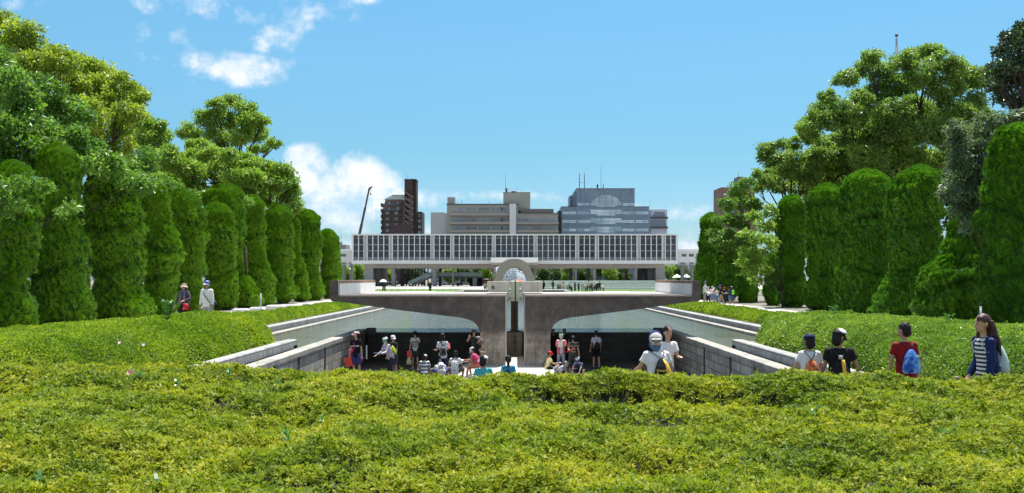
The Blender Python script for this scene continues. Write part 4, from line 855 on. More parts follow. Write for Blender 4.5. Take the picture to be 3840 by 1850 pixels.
# ================================================================== museum on pillars
MY = 230.0
def mx_(px): return (px - 1930) * MY / F
def mz(py): return PZ(py, MY)
M_mw = pmat('museum_pale_concrete', (.58, .60, .62), .75, .06, .15, streak=.08)
M_mfin = pmat('museum_white_fin', (.70, .72, .73), .7, .05, .2)
M_mgrey = pmat('museum_grey_column', (.50, .52, .55), .8, .08, .3, streak=.15)
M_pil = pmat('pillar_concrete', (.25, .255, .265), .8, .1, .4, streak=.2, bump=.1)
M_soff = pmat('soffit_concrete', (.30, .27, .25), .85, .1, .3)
def glass_mat(name, c1, c2, rough=.08, scale=.12, metal=0.0, spec=.8):
    m, nt, b = new_mat(name); t = nn(nt, 'ShaderNodeTexCoord').outputs['Object']
    oi_ = nn(nt, 'ShaderNodeObjectInfo').outputs['Random']
    n = nn(nt, 'ShaderNodeTexNoise', noise_dimensions='4D', ins={'Vector': t, 'Scale': scale, 'Detail': 3.0, 'W': mth(nt, 'MULTIPLY', oi_, 30.0)}).outputs[0]
    c = mixc(nt, ramp(nt, mth(nt, 'MULTIPLY_ADD', oi_, .3, mth(nt, 'MULTIPLY', n, .8)), [(.3, 0.0), (.75, 1.0)]), c1 + (1,), c2 + (1,)); sock(nt, b, 'Base Color', c)
    b.inputs['Roughness'].default_value = rough; b.inputs['Specular IOR Level'].default_value = spec; b.inputs['Metallic'].default_value = metal
    return m
M_glass = glass_mat('museum_dark_glass', (.02, .027, .042), (.075, .09, .12), .12, .5, spec=.5)
M_mull = flat('glazing_bar', (.40, .44, .48), .5)
mu = empty('museum', (0, MY, 0), 0, 'long white museum raised on concrete pillars with a finned glass front', 'museum')
XL, XR = mx_(1318), mx_(2542)
m = MB(); m.box(XL, XR, 1.3, 18, mz(990) + .004, mz(981)); m.build('floor_slab', M_mw, mu)
m = MB(); m.box(XL, XR, 0, 18, mz(981) + .003, mz(981) + .9 - .55) ; m = MB(); m.box(XL, XR, 0, 1.3, mz(990), mz(982)); m.build('lower_fascia', M_mw, mu)
m = MB(); m.box(XL + .3, XR - .3, -.18, 0, mz(982) + .002, mz(978)); m.build('sill_ledge', M_mfin, mu)
m = MB(); m.box(XL, XR, -.0, 18, mz(883), mz(878)); m.box(XL - .02, XR + .02, -.25, .0, mz(883.5), mz(881)); m.build('roof', M_mw, mu)
m = MB(); m.box(XL, XL + .38, 0, 18, mz(982) + .003, mz(883) - .003); m.box(XR - .38, XR, 0, 18, mz(982) + .003, mz(883) - .003); m.build('end_wall', M_mw, mu)
m = MB(); m.box(XL + .4, XR - .4, 1.35, 1.5, mz(981) + .003, mz(883) - .003); m.build('dark_interior', flat('interior_dark', (.02, .022, .028)), mu)
# bays of windows between deep white fins
bays = [2, 4, 7, 3, 7, 7, 7, 3, 7, 4, 2]; GW = .81; tot = (XR - XL) - .76; WW = (tot - 10 * GW) / sum(bays)
zt, zb_ = mz(883) - .003, mz(978) + .003
wm = MB(); hw = WW / 2 - .03
wm.box(-hw, hw, 1.0, 1.04, zb_, zt, 0)
for z, t_ in ((mz(893), .10), (mz(917.5), .16), (mz(941), .16), (mz(966), .18)): wm.box(-hw, hw, .93, .99, z - t_ / 2, z + t_ / 2, 1)
wm.box(-hw, hw, .5, .99, zb_, zb_ + .55, 2)
win_me = wm.mesh('window', [M_glass, M_mull, flat('window_apron', (.33, .34, .37))])
fin_me = MB().prism([(-.05, .93), (-.075, -.1), (.075, -.1), (.05, .93)], zb_, zt, axis='z').mesh('fin', M_mfin)
col_me = MB().box(-.27, .27, .45, 1.3, zb_, zt).mesh('facade_column', M_mgrey)
x = XL + .38; fx = []
for bi, nb in enumerate(bays):
    for k in range(nb):
        o = link('window', win_me, mu); o.location = (x + WW / 2, 0, 0); fx.append(x)
        x += WW
    fx.append(x)
    if bi < len(bays) - 1:
        o = link('facade_column', col_me, mu); o.location = (x + GW / 2, 0, 0); x += GW
for q in fx: o = link('fin', fin_me, mu); o.location = (q, 0, 0)
m = MB(); m.box(mx_(1842), mx_(2016), -4.0, -.2, mz(986), mz(967.5)); m.build('balcony', M_mfin, mu)
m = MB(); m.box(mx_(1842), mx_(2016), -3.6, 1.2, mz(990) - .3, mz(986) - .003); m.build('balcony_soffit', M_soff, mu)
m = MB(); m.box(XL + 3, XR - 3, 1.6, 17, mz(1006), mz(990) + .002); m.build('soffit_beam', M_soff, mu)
zp = mz(1006)
for (a, b, d0, d1) in ((1363, 1396, 1.5, 6), (2463, 2497, 1.5, 6)):
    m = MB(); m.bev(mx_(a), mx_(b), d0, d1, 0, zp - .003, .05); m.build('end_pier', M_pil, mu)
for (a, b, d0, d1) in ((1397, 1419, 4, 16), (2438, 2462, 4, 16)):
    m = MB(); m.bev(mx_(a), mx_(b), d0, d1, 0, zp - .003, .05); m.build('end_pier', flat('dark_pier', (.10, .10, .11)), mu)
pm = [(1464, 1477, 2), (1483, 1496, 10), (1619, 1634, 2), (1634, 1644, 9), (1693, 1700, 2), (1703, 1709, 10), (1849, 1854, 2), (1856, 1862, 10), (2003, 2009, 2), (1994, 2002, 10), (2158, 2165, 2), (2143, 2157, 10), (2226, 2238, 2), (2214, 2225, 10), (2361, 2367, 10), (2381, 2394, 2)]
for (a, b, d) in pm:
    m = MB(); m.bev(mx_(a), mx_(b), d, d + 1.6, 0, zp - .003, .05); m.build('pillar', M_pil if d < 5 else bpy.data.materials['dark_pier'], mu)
# slanted stair undersides, walkway with glass parapet, stairs
M_dk = bpy.data.materials['dark_pier']
M_glp = glass_mat('parapet_glass', (.20, .28, .28), (.28, .37, .36), .1, .3)
m = MB(); m.prism([(mx_(2405), 0), (mx_(2425), 0), (mx_(2434), zp), (mx_(2410), zp)], 9, 12); m.build('stair_underside', M_dk, mu)
zw0, zw1 = PZ(1043, MY), PZ(1036, MY)
m = MB(); m.box(mx_(1602), mx_(1806), 5, 8, zw0, zw1); m.build('walkway', M_dk, mu)
m = MB()
for k in range(11): a = 1603 + k * 18.4; m.box(mx_(a), mx_(a + 17.6), 4.93, 4.99, zw1 + .02, PZ(1022.5, MY))
m.build('parapet', M_glp, mu)
m = MB(); m.box(mx_(1602), mx_(1806), 4.9, 5.0, PZ(1022.5, MY), PZ(1021.5, MY)); m.build('handrail', M_pil, mu)
m = MB(); m.prism([(mx_(1523), 0), (mx_(1535), 0), (mx_(1606), zw0), (mx_(1606), zw1), (mx_(1600), zw1)], 4.9, 8.0); m.build('staircase', M_pil, mu)
m = MB(); m.prism([(mx_(1521), .9 - .7), (mx_(1600), zw1 + .05), (mx_(1600), zw1 + 1.0), (mx_(1521), 1.15)], 4.75, 4.85); m.build('parapet', M_glp, mu)
m = MB(); m.prism([(mx_(1544), zp - .01), (mx_(1600), zw1 + .2), (mx_(1606), zw1 + .6), (mx_(1556), zp - .01)], 9, 11); m.build('upper_stair', M_pil, mu)
m = MB(); m.box(mx_(1756), mx_(1804), 8.5, 9, 0, zw0); m.build('rear_panel', flat('dark_blue_panel', (.012, .02, .04)), mu)
m = MB(); m.bev(mx_(1769), mx_(1785), 5, 6, 0, zw0 - .003, .04); m.build('pillar', M_pil, mu)
for k in range(8):
    m = MB(); a = 1500 + k * 12.2; m.box(mx_(a), mx_(a + 4.5), 12, 12.4, 0, zp); m.build('slender_post', M_dk, mu)
# side wings
for (a, b, nm) in ((1150, 1316.5, 'left'), (2544, 2760, 'right')):
    t = empty('wing_building', (0, 240, 0), 0, 'low pale concrete wing with a strip of windows to the %s of the museum' % nm, 'building')
    x0, x1 = PX(a, 240), PX(b, 240); zt_, zb2 = PZ(935, 240), PZ(984, 240)
    m = MB(); m.box(x0, x1, 0, 12, zb2, zt_ - .5); m.build('wall', M_mw, t)
    m = MB(); m.box(x0 - .1, x1 + .1, -.2, 12, zt_ - .5 + .002, zt_); m.build('roof', M_mfin, t)
    m = MB(); m.box(x0, x1, -.05, -.0, PZ(960, 240) - 2.3, PZ(960, 240) - 2.2); m.build('string_course', M_mgrey, t)
    q = x0 + .8
    wlist = []
    while q < x1 - 1.2:
        wd = 1.35 if (int(q * 7) % 3) else 2.6
        if q + wd > x1 - .2: break
        mm = MB(); mm.box(0, wd, -.04, -.01, PZ(963, 240), PZ(953, 240), 0); mm.box(-.12, 0, -.08, 0, PZ(963.5, 240), PZ(952.5, 240), 1); mm.box(wd, wd + .12, -.08, 0, PZ(963.5, 240), PZ(952.5, 240), 1)
        o = mm.build('window', [glass_mat('wing_glass', (.03, .05, .04), (.10, .15, .09), .1), M_mfin] if 'wing_glass' not in bpy.data.materials else [bpy.data.materials['wing_glass'], M_mfin], t); o.location = (q, 0, 0); q += wd + .55
    for k in range(6):
        xx = x0 + (k + .5) * (x1 - x0) / 6
        mm = MB(); mm.bev(xx, xx + .8, 3, 4, 0, zb2, .03); mm.build('pillar', M_pil, t)
# ================================================================== buildings behind the museum
def bldg(name, Y, label, cat='building'): return empty(name, (0, Y, 0), 0, label, cat), (lambda px: PX(px, Y)), (lambda py: PZ(py, Y))
M_wg = glass_mat('window_blue_glass', (.05, .08, .11), (.20, .28, .34), .12, .6)
M_fr = flat('window_frame_grey', (.45, .45, .45), .5)
def win_proto(w_, h_, mats, nx=2, inset=.05, fr=.08):
    m = MB(); m.box(0, w_, -inset, 0.0, 0, h_, 0)
    for i in range(nx + 1): x_ = (w_ - fr) * i / nx; m.box(x_, x_ + fr, -inset - .05, -inset - .005, 0, h_, 1)
    m.box(fr, w_ - fr, -inset - .04, -inset - .005, 0, fr, 1); m.box(fr, w_ - fr, -inset - .04, -inset - .005, h_ - fr, h_, 1)
    return m.mesh('window', mats)
# --- brown apartment tower
t, X_, Z_ = bldg('apartment_tower', 330, 'dark brown apartment tower with outside stair flights and scaffolding')
M_br = block_mat('brown_tile', (.080, .050, .042), 1.0, .5, 'x', .03, var=.15, dark=.6, rough=.7); M_brl = pmat('brown_band', (.20, .14, .12), .8, .1, .3)
m = MB(); m.box(X_(1431), X_(1506), 0, 14, 0, Z_(793)); m.build('wall', M_br, t)
m = MB(); m.prism([(X_(1432), Z_(793) + .002), (X_(1504), Z_(793) + .002), (X_(1508), Z_(748)), (X_(1445), Z_(748))], .5, 13); m.build('upper_wall', M_brl, t)
m = MB(); m.prism([(X_(1440), Z_(748)), (X_(1470), Z_(733)), (X_(1516), Z_(733)), (X_(1514), Z_(745)), (X_(1508), Z_(748))], .3, 6); m.build('glass_roof', glass_mat('roof_glass', (.35, .45, .42), (.5, .6, .57), .2), t)
m = MB(); m.box(X_(1470), X_(1516), .2, 8, Z_(733), Z_(731)); m.build('roof_beam', M_brl, t)
m = MB(); m.box(X_(1518), X_(1548), -1.0, 5, 0, Z_(675)); m.box(X_(1548), X_(1561), .6, 6, 0, Z_(675)); m.build('lift_tower', M_br, t)
m = MB(); m.box(X_(1517), X_(1562), -1.1, 6.1, Z_(675), Z_(674) + .1); m.build('tower_cap', M_dk, t)
m = MB(); m.box(X_(1562), X_(1580), 2, 12, 0, Z_(793)); m.build('side_block', M_br, t)
for k in range(7):
    z = Z_(735 + 22 * k); m = MB(); m.prism([(X_(1519), z + 1.9), (X_(1545), z - .1), (X_(1552), z - .1), (X_(1552), z - .75), (X_(1543), z - .75), (X_(1519), z + 1.2)], -2.6, -1.1); m.build('stair_flight', M_brl, t)
    m = MB(); m.box(X_(1530), X_(1550), -2.4, -1.05, z - 2.0, z - .9); m.build('stair_recess', M_dk, t)
for k in range(6):
    z = Z_(770 + 21.5 * k); m = MB(); m.box(X_(1505), X_(1522), -1.4, -.02, z, z + 1.0); m.build('balcony', M_br, t)
    m = MB(); m.box(X_(1428), X_(1434.5), -.3, 4, z - .5, z + .7); m.build('balcony', M_br, t)
for py in (800, 822, 844, 866):
    for px in (1447, 1480):
        m = MB(); m.box(0, 1.15, -.06, -.0, 0, .85, 0); m.box(-.12, 1.27, -.03, -.001, -.12, .97, 1); o = m.build('window', [M_wg, M_dk], t); o.location = (X_(px), 0, Z_(py) - .4)
for py in (762, 782):
    m = MB(); m.box(X_(1450), X_(1500), -.1, .45, Z_(py) - .9, Z_(py) + .2); m.build('window_band', M_dk, t)
    for px in (1455, 1489): m = MB(); m.box(X_(px), X_(px + 8), -.16, -.11, Z_(py) - .5, Z_(py) + .5); m.build('window', M_wg, t)
for py in (808, 830, 851, 873):
    m = MB(); m.box(X_(1565), X_(1576), 1.9, 1.99, Z_(py) - .5, Z_(py) + .7); m.build('window', M_wg, t)
m = MB(); x0, x1 = X_(1472), X_(1547)
for i in range(13): a = x0 + (x1 - x0) * i / 12; m.box(a - .04, a + .04, -3.4, -3.3, 0, Z_(838) - (.6 if 3 < i < 9 else 0))
for k in range(8): z = Z_(876) + k * .9; m.box(x0, x1, -3.35, -3.28, z - .04, z + .04)
for k in range(4): m.tube([(x0 + k * 1.8, -3.4, Z_(878)), (x0 + k * 1.8 + 1.7, -3.4, Z_(842))], .05, 4)
m.build('scaffold_poles', flat('scaffold_rust', (.25, .15, .12)), t)
m = MB(); m.box(x0 + .1, x1 - .1, -3.2, -3.15, 0, Z_(845)); m.build('scaffold_net', flat('scaffold_net_violet', (.055, .05, .085)), t)
m = MB(); m.tube([(X_(1525), 1, Z_(675)), (X_(1525), 1, Z_(652))], .05, 4); m.build('antenna', M_dk, t)
m = MB(); m.ell((X_(1544), 1, Z_(673)), (.3, .3, .5), zmin=0); m.build('roof_vent', M_dk, t)
# --- crane
t = empty('crane', (PX(1344, 340), 340, 0), 0, 'slim telescopic crane boom leaning right against the cloud', 'crane')
M_boom = pmat('crane_steel_dark', (.10, .085, .09), .5, .2, .5)
def cw(px, py): return (PX(px, 340) - PX(1344, 340), 0, PZ(py, 340))
b0, b1 = Vector(cw(1336, 935)), Vector(cw(1384, 712))
for k, (q0, q1, r) in enumerate(((0, .42, .62), (.4, .7, .5), (.68, 1.0, .38))):
    m = MB(); m.tube([b0.lerp(b1, q0), b0.lerp(b1, q1)], r, 4, smooth=False); m.build('boom_section', M_boom, t)
m = MB(); m.tube([b1 + Vector((-.2, 0, -.3)), b1 + Vector((.3, 0, .6)), b1 + Vector((.9, 0, .9)), b1 + Vector((1.2, 0, 1.3))], [.4, .45, .3, .2], 6); m.build('boom_head', M_boom, t)
m = MB(); m.tube([b1 + Vector((.7, 0, .5)), b1 + Vector((.55, 0, -1.3))], .035, 4); m.tube([b1 + Vector((1.0, 0, .9)), b1 + Vector((.9, 0, -14))], .02, 4); m.build('cable', M_boom, t)
m = MB(); m.ell(b1 + Vector((.55, 0, -1.6)), (.22, .22, .45)); m.build('hook', M_boom, t)
m = MB(); m.bev(-3, 3, -1.5, 1.5, .5, 2.2, .2); m.bev(-3, -1, -1.5, 1.5, 2.2, 3.4, .2); m.build('carrier', flat('crane_carrier', (.5, .4, .1)), t)
# --- grey beige office with balconies
t, X_, Z_ = bldg('office_block', 300, 'grey beige office block with long balconies and a tall white pier')
M_gb = pmat('beige_render', (.37, .36, .33), .85, .06, .2, streak=.12); M_gbl = pmat('balcony_concrete', (.40, .37, .345), .85, .07, .3, streak=.15)
m = MB(); m.box(X_(1676), X_(1943), 0, 14, 0, Z_(768)); m.box(X_(1943), X_(2092), 0, 14, 0, Z_(801)); m.build('wall', M_gb, t)
m = MB(); m.box(X_(1674), X_(1945), -.3, 14.2, Z_(768) + .003, Z_(766) + .1); m.box(X_(1945), X_(2096), -.3, 14, Z_(801) + .003, Z_(799)); m.build('roof', M_dk, t)
m = MB(); m.box(X_(1676), X_(1703), 2, 7, Z_(766) + .1, Z_(738)); m.build('stair_head', M_gb, t)
m = MB(); m.box(X_(1887), X_(1989), 3, 13, Z_(790), Z_(719)); m.build('penthouse', M_gb, t); m = MB(); m.box(X_(1886), X_(1990), 2.9, 13.1, Z_(719) + .003, Z_(718)); m.build('penthouse_roof', M_dk, t)
m = MB(); m.box(X_(1911), X_(1935), -2.2, -.31, 0, Z_(767)); m.build('white_pier', pmat('white_panel', (.74, .75, .78), .6, .04, .2), t)
m = MB(); m.box(X_(1952), X_(2077), 1.5, 9, Z_(799) + .003, Z_(783)); m.build('louvre_box', M_gbl, t)
m = MB()
for k in range(5): m.box(X_(1953), X_(2076), 1.4, 1.48, Z_(799) + .2 + k * .28, Z_(799) + .3 + k * .28)
m.build('louvre', M_dk, t)
for py in (801, 833, 864):
    for a, b in ((1688, 1910), (1936, 2094)):
        if py == 801 and a > 1900: continue
        m = MB(); m.box(X_(a), X_(b), -1.5, -.0, Z_(py + 9), Z_(py)); m.build('balcony', M_gbl, t)
wme = win_proto(3.6, 1.15, [M_wg, M_fr], 4)
for py, xs_ in ((791, (1717, 1746, 1795, 1844, 1880)), (831, (1697, 1746, 1795, 1844, 1880, 1942, 1991, 2040)), (862, (1697, 1746, 1795, 1844, 1880, 1942, 1991, 2040))):
    for px in xs_:
        o = link('window', wme, t); o.location = (X_(px), 0, Z_(py)); 
        if px in (1880, 1717): o.scale = (.45, 1, 1)
m = MB(); m.prism([(X_(1614), 0), (X_(1675), 0), (X_(1675), Z_(800)), (X_(1663), Z_(796)), (X_(1614), Z_(796))], 1, 12); m.build('side_wing', pmat('light_grey_render', (.50, .50, .50), .85, .05, .2), t)
def mast(px, y0, y1, Y, r, par, nm='antenna', Z0=0): 
    m = MB(); m.tube([(PX(px, Y), Z0, PZ(y0, Y)), (PX(px, Y), Z0, PZ(y1, Y))], r, 5); return m.build(nm, M_dk, par)
for px, a, b, r in ((1895, 719, 643, .05), (1908, 719, 702, .05), (1939, 719, 697, .04), (1728, 766, 748, .06), (1713, 766, 752, .05), (1832, 766, 752, .06), (1863, 766, 757, .05), (1875, 766, 752, .06), (1958, 719, 706, .03)): mast(px, a, b, 300, r, t, Z0=4)
m = MB(); m.tube([(X_(1899), 4, Z_(718)), (X_(1899), 4, Z_(708)), (X_(1899), 4, Z_(701))], [.25, .32, .28], 10); m.ell((X_(1926), 4, Z_(717)), (.9, .5, .5), zmin=0); m.build('roof_vent', M_dk, t)
# --- blue glass-banded block with a semicircular window
t, X_, Z_ = bldg('glass_banded_block', 310, 'blue grey office block with window bands and a big half round window')
M_bl = block_mat('blue_grey_panel', (.22, .31, .42), 3.4, 1.0, 'x', .012, var=.05, dark=.7, rough=.5)
M_bg = glass_mat('sky_glass', (.20, .34, .45), (.55, .72, .82), .05, .25, metal=.35)
m = MB(); m.box(X_(2105), X_(2434), 0, 16, 0, Z_(776)); m.build('lower_wall', M_bl, t)
m = MB(); m.box(X_(2162), X_(2381), .6, 15, Z_(776) + .004, Z_(708)); m.build('upper_wall', M_bl, t)
m = MB(); m.box(X_(2161.5), X_(2381.5), .5, 15, Z_(708) + .003, Z_(706)); m.box(X_(2104.5), X_(2160), -.1, 12, Z_(776) + .005, Z_(774.5)); m.box(X_(2382), X_(2434.5), -.1, 12, Z_(776) + .005, Z_(774.5)); m.build('roof', M_dk, t)
m = MB(); m.box(X_(2139), X_(2153), 4, 14, Z_(776), Z_(730)); m.box(X_(2153), X_(2161.5), 2, 14, Z_(776), Z_(718)); m.build('side_step', M_bl, t)
m = MB()
for k in range(4): m.box(X_(2141), X_(2149), 3.9, 3.98, Z_(772 - k * 10), Z_(767 - k * 10))
m.build('louvre', M_dk, t)
m = MB(); m.box(X_(2093), X_(2104.5), 1, 14, 0, Z_(790)); m.build('dark_return', M_dk, t)
def band(px0, px1, py0, py1, n, y=-.03, yo=0.0):
    w_ = (X_(px1) - X_(px0)) / n
    for i in range(n):
        m = MB(); m.box(.05, w_ - .05, y, y + .025, 0, Z_(py0) - Z_(py1), 0); m.box(.05, w_ - .05, y - .04, y - .003, (Z_(py0) - Z_(py1)) * .45, (Z_(py0) - Z_(py1)) * .45 + .06, 1)
        o = m.build('window', [M_bg, M_dk], t); o.location = (X_(px0) + i * w_, yo, Z_(py1))
for py in (794, 826, 858):
    band(2109, 2161, py, py + 10, 2); band(2166, 2214, py, py + 10, 2); band(2332, 2380, py, py + 10, 2); band(2384, 2432, py, py + 10, 2)
    band(2214, 2238, py - 7, py + 9, 1); band(2308, 2331, py - 7, py + 9, 1); band(2238, 2308, py - 7, py + 15, 3)
band(2166, 2212, 762, 771, 2, yo=.6); band(2336, 2380, 762, 771, 2, yo=.6); band(2238, 2308, 771.5, 779, 3, yo=.56)
m = MB(); R_ = X_(2331.5) - X_(2274); cx_ = X_(2273.5); zz = Z_(771)
pts = [(cx_ + R_ * math.cos(a), zz + (Z_(731) - zz) * math.sin(a)) for a in [PI * i / 28 for i in range(29)]]
m.prism(pts[::-1], .5, .58); m.build('half_round_window', M_bg, t)
m = MB()
for i in range(-2, 3):
    x_ = cx_ + i * 23.5 / F * 310; h_ = math.sqrt(max(0, 1 - ((x_ - cx_) / R_) ** 2)) * (Z_(731) - zz); m.box(x_ - .05, x_ + .05, .44, .495, zz, zz + h_)
for k in range(1, 8):
    h_ = k * (Z_(731) - zz) / 8; w_ = R_ * math.sqrt(max(0, 1 - (h_ / (Z_(731) - zz)) ** 2)); m.box(cx_ - w_, cx_ + w_, .45, .49, zz + h_ - .035, zz + h_ + .035)
m.build('glazing_bar', M_dk, t)
for px, a, b, r in ((2176, 707, 643, .13), (2195, 707, 643, .13), (2258, 707, 618, .06), (2267, 707, 686, .13), (2222, 707, 699, .06), (2281, 707, 700, .1)): mast(px, a, b, 310, r, t, Z0=4)
m = MB(); m.tube([(X_(2176), 4, Z_(681)), (X_(2195), 4, Z_(681))], .06, 4); m.tube([(X_(2244.5), 4, Z_(706)), (X_(2244.5), 4, Z_(692)), (X_(2244.5), 4, Z_(684))], [.1, .34, .05], 8); m.build('roof_mast', M_dk, t)
# --- white and dark glass block at the right
t, X_, Z_ = bldg('small_glass_block', 320, 'small white block with two tall dark windows right of the half round window')
M_wb = pmat('white_cladding', (.66, .68, .78), .6, .05, .2)
m = MB(); m.box(X_(2441), X_(2502), 0, 10, 0, Z_(786)); m.build('wall', M_wb, t)
for (a, b, py0, py1) in ((2447, 2496, 795, 813), (2436, 2499, 825, 849)):
    m = MB(); m.prism([(X_(a), Z_(py1)), (X_(b), Z_(py1)), (X_(b - 5), Z_(py0)), (X_(a + 7), Z_(py0))], -.1, -.01); m.build('window', glass_mat('dull_blue_glass', (.12, .19, .25), (.20, .28, .34), .15), t)
for py in (814.5, 851): m = MB(); m.box(X_(2437), X_(2505), -.7, -.02, Z_(py + 6), Z_(py)); m.build('ledge', M_dk, t)
mast(2440, 786, 745, 320, .05, t, Z0=2)
# --- far left and far right buildings
t, X_, Z_ = bldg('distant_house', 420, 'small brown roofed block far left beyond the low wing')
m = MB(); m.box(X_(1262), X_(1299), 0, 10, 0, Z_(918)); m.build('wall', M_gb, t); m = MB(); m.box(X_(1264), X_(1275), 2, 6, Z_(918), Z_(908)); m.build('stair_head', M_brl, t)
for k in range(2): m = MB(); m.box(X_(1266), X_(1292), -.1, -.02, Z_(927 + k * 6), Z_(924 + k * 6)); m.build('window', M_wg, t)
mast(1275, 908, 880, 420, .07, t, Z0=3)
t, X_, Z_ = bldg('apartment_tower', 330, 'reddish apartment tower half hidden by the trees on the right')
m = MB(); m.box(X_(2703), X_(2830), 0, 12, 0, Z_(703)); m.build('wall', pmat('red_brown_render', (.26, .16, .13), .8, .1, .2), t)
m = MB(); m.prism([(X_(2774), Z_(703)), (X_(2818), Z_(703)), (X_(2818), Z_(672)), (X_(2800), Z_(664)), (X_(2774), Z_(660))], 2, 9); m.build('curved_roof_block', pmat('slate_block', (.20, .16, .17), .7), t)
for k in range(7):
    z = Z_(735 + k * 22); m = MB(); m.box(X_(2712), X_(2735), -.8, -.02, z, z + .9); m.build('balcony', M_mw, t); m = MB(); m.box(X_(2740), X_(2756), -.08, -.01, z + .2, z + 1.4); m.build('window', M_wg, t)
mast(2777, 703, 636, 330, .06, t, Z0=3)
t = empty('mast_tower', (PX(3362, 260), 260, 0), 0, 'striped lattice mast with a dark ball top rising over the big camphor', 'mast')
zt_ = PZ(128, 260)
for k in range(8):
    m = MB(); z0 = zt_ - 1.2 - k * 2.4; m.tube([(0, 0, z0 - 2.4), (0, 0, z0)], .42 - .0 if k else .26, 10, smooth=False); m.build('mast_section', flat('mast_white' if k % 2 else 'mast_grey', (.6, .6, .66) if k % 2 else (.32, .32, .38)), t)
m = MB(); m.tube([(0, 0, 0), (0, 0, zt_ - 20)], [1.2, .5], 10); m.build('mast_base', bpy.data.materials['mast_grey'], t)
m = MB(); m.ell((0, 0, zt_ - .4), (.45, .45, .5)); m.build('top_ball', flat('bronze_ball', (.10, .07, .03), .4), t)
# --- seen under and beside the museum
t, X_, Z_ = bldg('street_building', 300, 'pale building with blue green pillars seen between the museum columns', 'building'); t.location = (0, 299, 0)
for (a, b) in ((2061, 2076), (2106, 2120), (2255, 2270), (1643, 1660), (1733, 1748), (1776, 1791), (1597, 1604)):
    m = MB(); m.box(X_(a), X_(b), -12, -11.5, 0, 6.5); m.build('pillar', flat('aqua_pillar', (.30, .46, .50), .5), t)
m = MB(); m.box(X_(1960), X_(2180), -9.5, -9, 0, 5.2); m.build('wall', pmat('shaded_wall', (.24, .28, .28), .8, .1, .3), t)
m = MB(); m.box(X_(1380), X_(1500), -9.5, -9, 0, 3.4); m.build('wall', pmat('pale_street_wall', (.62, .62, .60), .8, .1, .3), t)
m = MB()
for k in range(4): m.box(X_(1961), X_(2179), -9.6, -9.52, 1 + k * 1.2, 1.06 + k * 1.2)
m.build('louvre', M_dk, t)
t, X_, Z_ = bldg('red_brick_block', 296, 'red brown block seen between trees left of the stone arch', 'building'); t.location = (0, 288, 0)
m = MB(); m.box(X_(1806), X_(1850), 0, 3, 0, Z_(1012)); m.build('wall', flat('brick_red', (.20, .06, .04)), t); m = MB(); m.box(X_(1812), X_(1840), -.05, -.01, Z_(1050), Z_(1040)); m.build('window', M_dk, t)
t, X_, Z_ = bldg('shopping_block', 330, 'white and blue storefront blocks beyond the right end of the museum', 'building')
m = MB(); m.box(X_(2490), X_(2530), 0, 8, 0, Z_(965)); m.build('wall', M_mw, t)
m = MB(); m.box(X_(2530), X_(2568), 2, 10, 0, Z_(975)); m.build('grey_wall', M_mgrey, t)
m = MB(); m.box(X_(2569), X_(2680), -2, 8, 0, Z_(985)); m.build('blue_white_wall', pmat('blue_white_metal', (.52, .58, .70), .5, .05, .2), t)
for k in range(3):
    for px in (2547, 2558): m = MB(); m.box(X_(px - 3), X_(px + 5), 1.9, 1.98, Z_(1012 + 14 * k), Z_(1006 + 14 * k)); m.build('window', M_wg, t)
for px in (2581, 2591, 2603): m = MB(); m.box(X_(px), X_(px + 2), -2.08, -2.01, Z_(1000), Z_(992)); m.build('wall_slot', flat('slot_brown', (.25, .12, .12)), t)
m = MB(); m.box(X_(2516), X_(2520), -.4, -.1, Z_(1022), Z_(985)); m.build('banner', flat('purple_banner', (.16, .07, .22)), t)
t, X_, Z_ = bldg('street_wall_building', 300, 'grey shopfront behind the trees left of the museum pillars', 'building')
m = MB(); m.box(X_(1200), X_(1395), 0, 6, 0, Z_(1030)); m.build('wall', pmat('grey_shopfront', (.42, .45, .47), .7, .1, .3), t)
for k in range(6): m = MB(); m.box(X_(1285 + k * 17), X_(1292 + k * 17), -.06, -.01, 0, Z_(1036)); m.build('shop_window', M_wg, t)
ORD = 'first second third fourth fifth sixth seventh eighth ninth tenth eleventh twelfth thirteenth fourteenth fifteenth sixteenth seventeenth eighteenth nineteenth twentieth'.split()
for k_ in range(20, 40): ORD.append('twenty-' + ORD[k_ - 20] if k_ < 29 else ('thirtieth' if k_ == 29 else 'thirty-' + ORD[k_ - 30]))
cnt_ = [0, 0, 0]
for i, px in enumerate((1262, 1300, 1335, 1358, 1440, 1468, 1524, 1560, 1684, 1725, 1762, 1800, 1830, 2025, 2040, 2090, 2128, 2190, 2210, 2250, 2290, 2310, 2345, 2410, 2508, 2530, 2548, 2600)):
    Yb = 268 + (i % 4) * 5.5
    g_ = 0 if px < 1400 else (1 if px < 2480 else 2); cnt_[g_] += 1
    bgtree(px, 990 + (i * 7) % 12 - (6 if px < 1400 else 0), Yb, 52 + (i * 5) % 22, ['small street tree left of the museum', 'leafy street tree seen under the museum', 'street tree right of the museum end'][g_] + ', %s from the left' % ORD[cnt_[g_] - 1], Lc_z if (i % 4 == 0 or px < 1400) else Lc_st, ['street trees left of the museum', 'street trees seen under the museum', 'street trees right of the museum'][0 if px < 1400 else (1 if px < 2480 else 2)], hpx=86, kind='street_tree', dn=9, LL=.42)
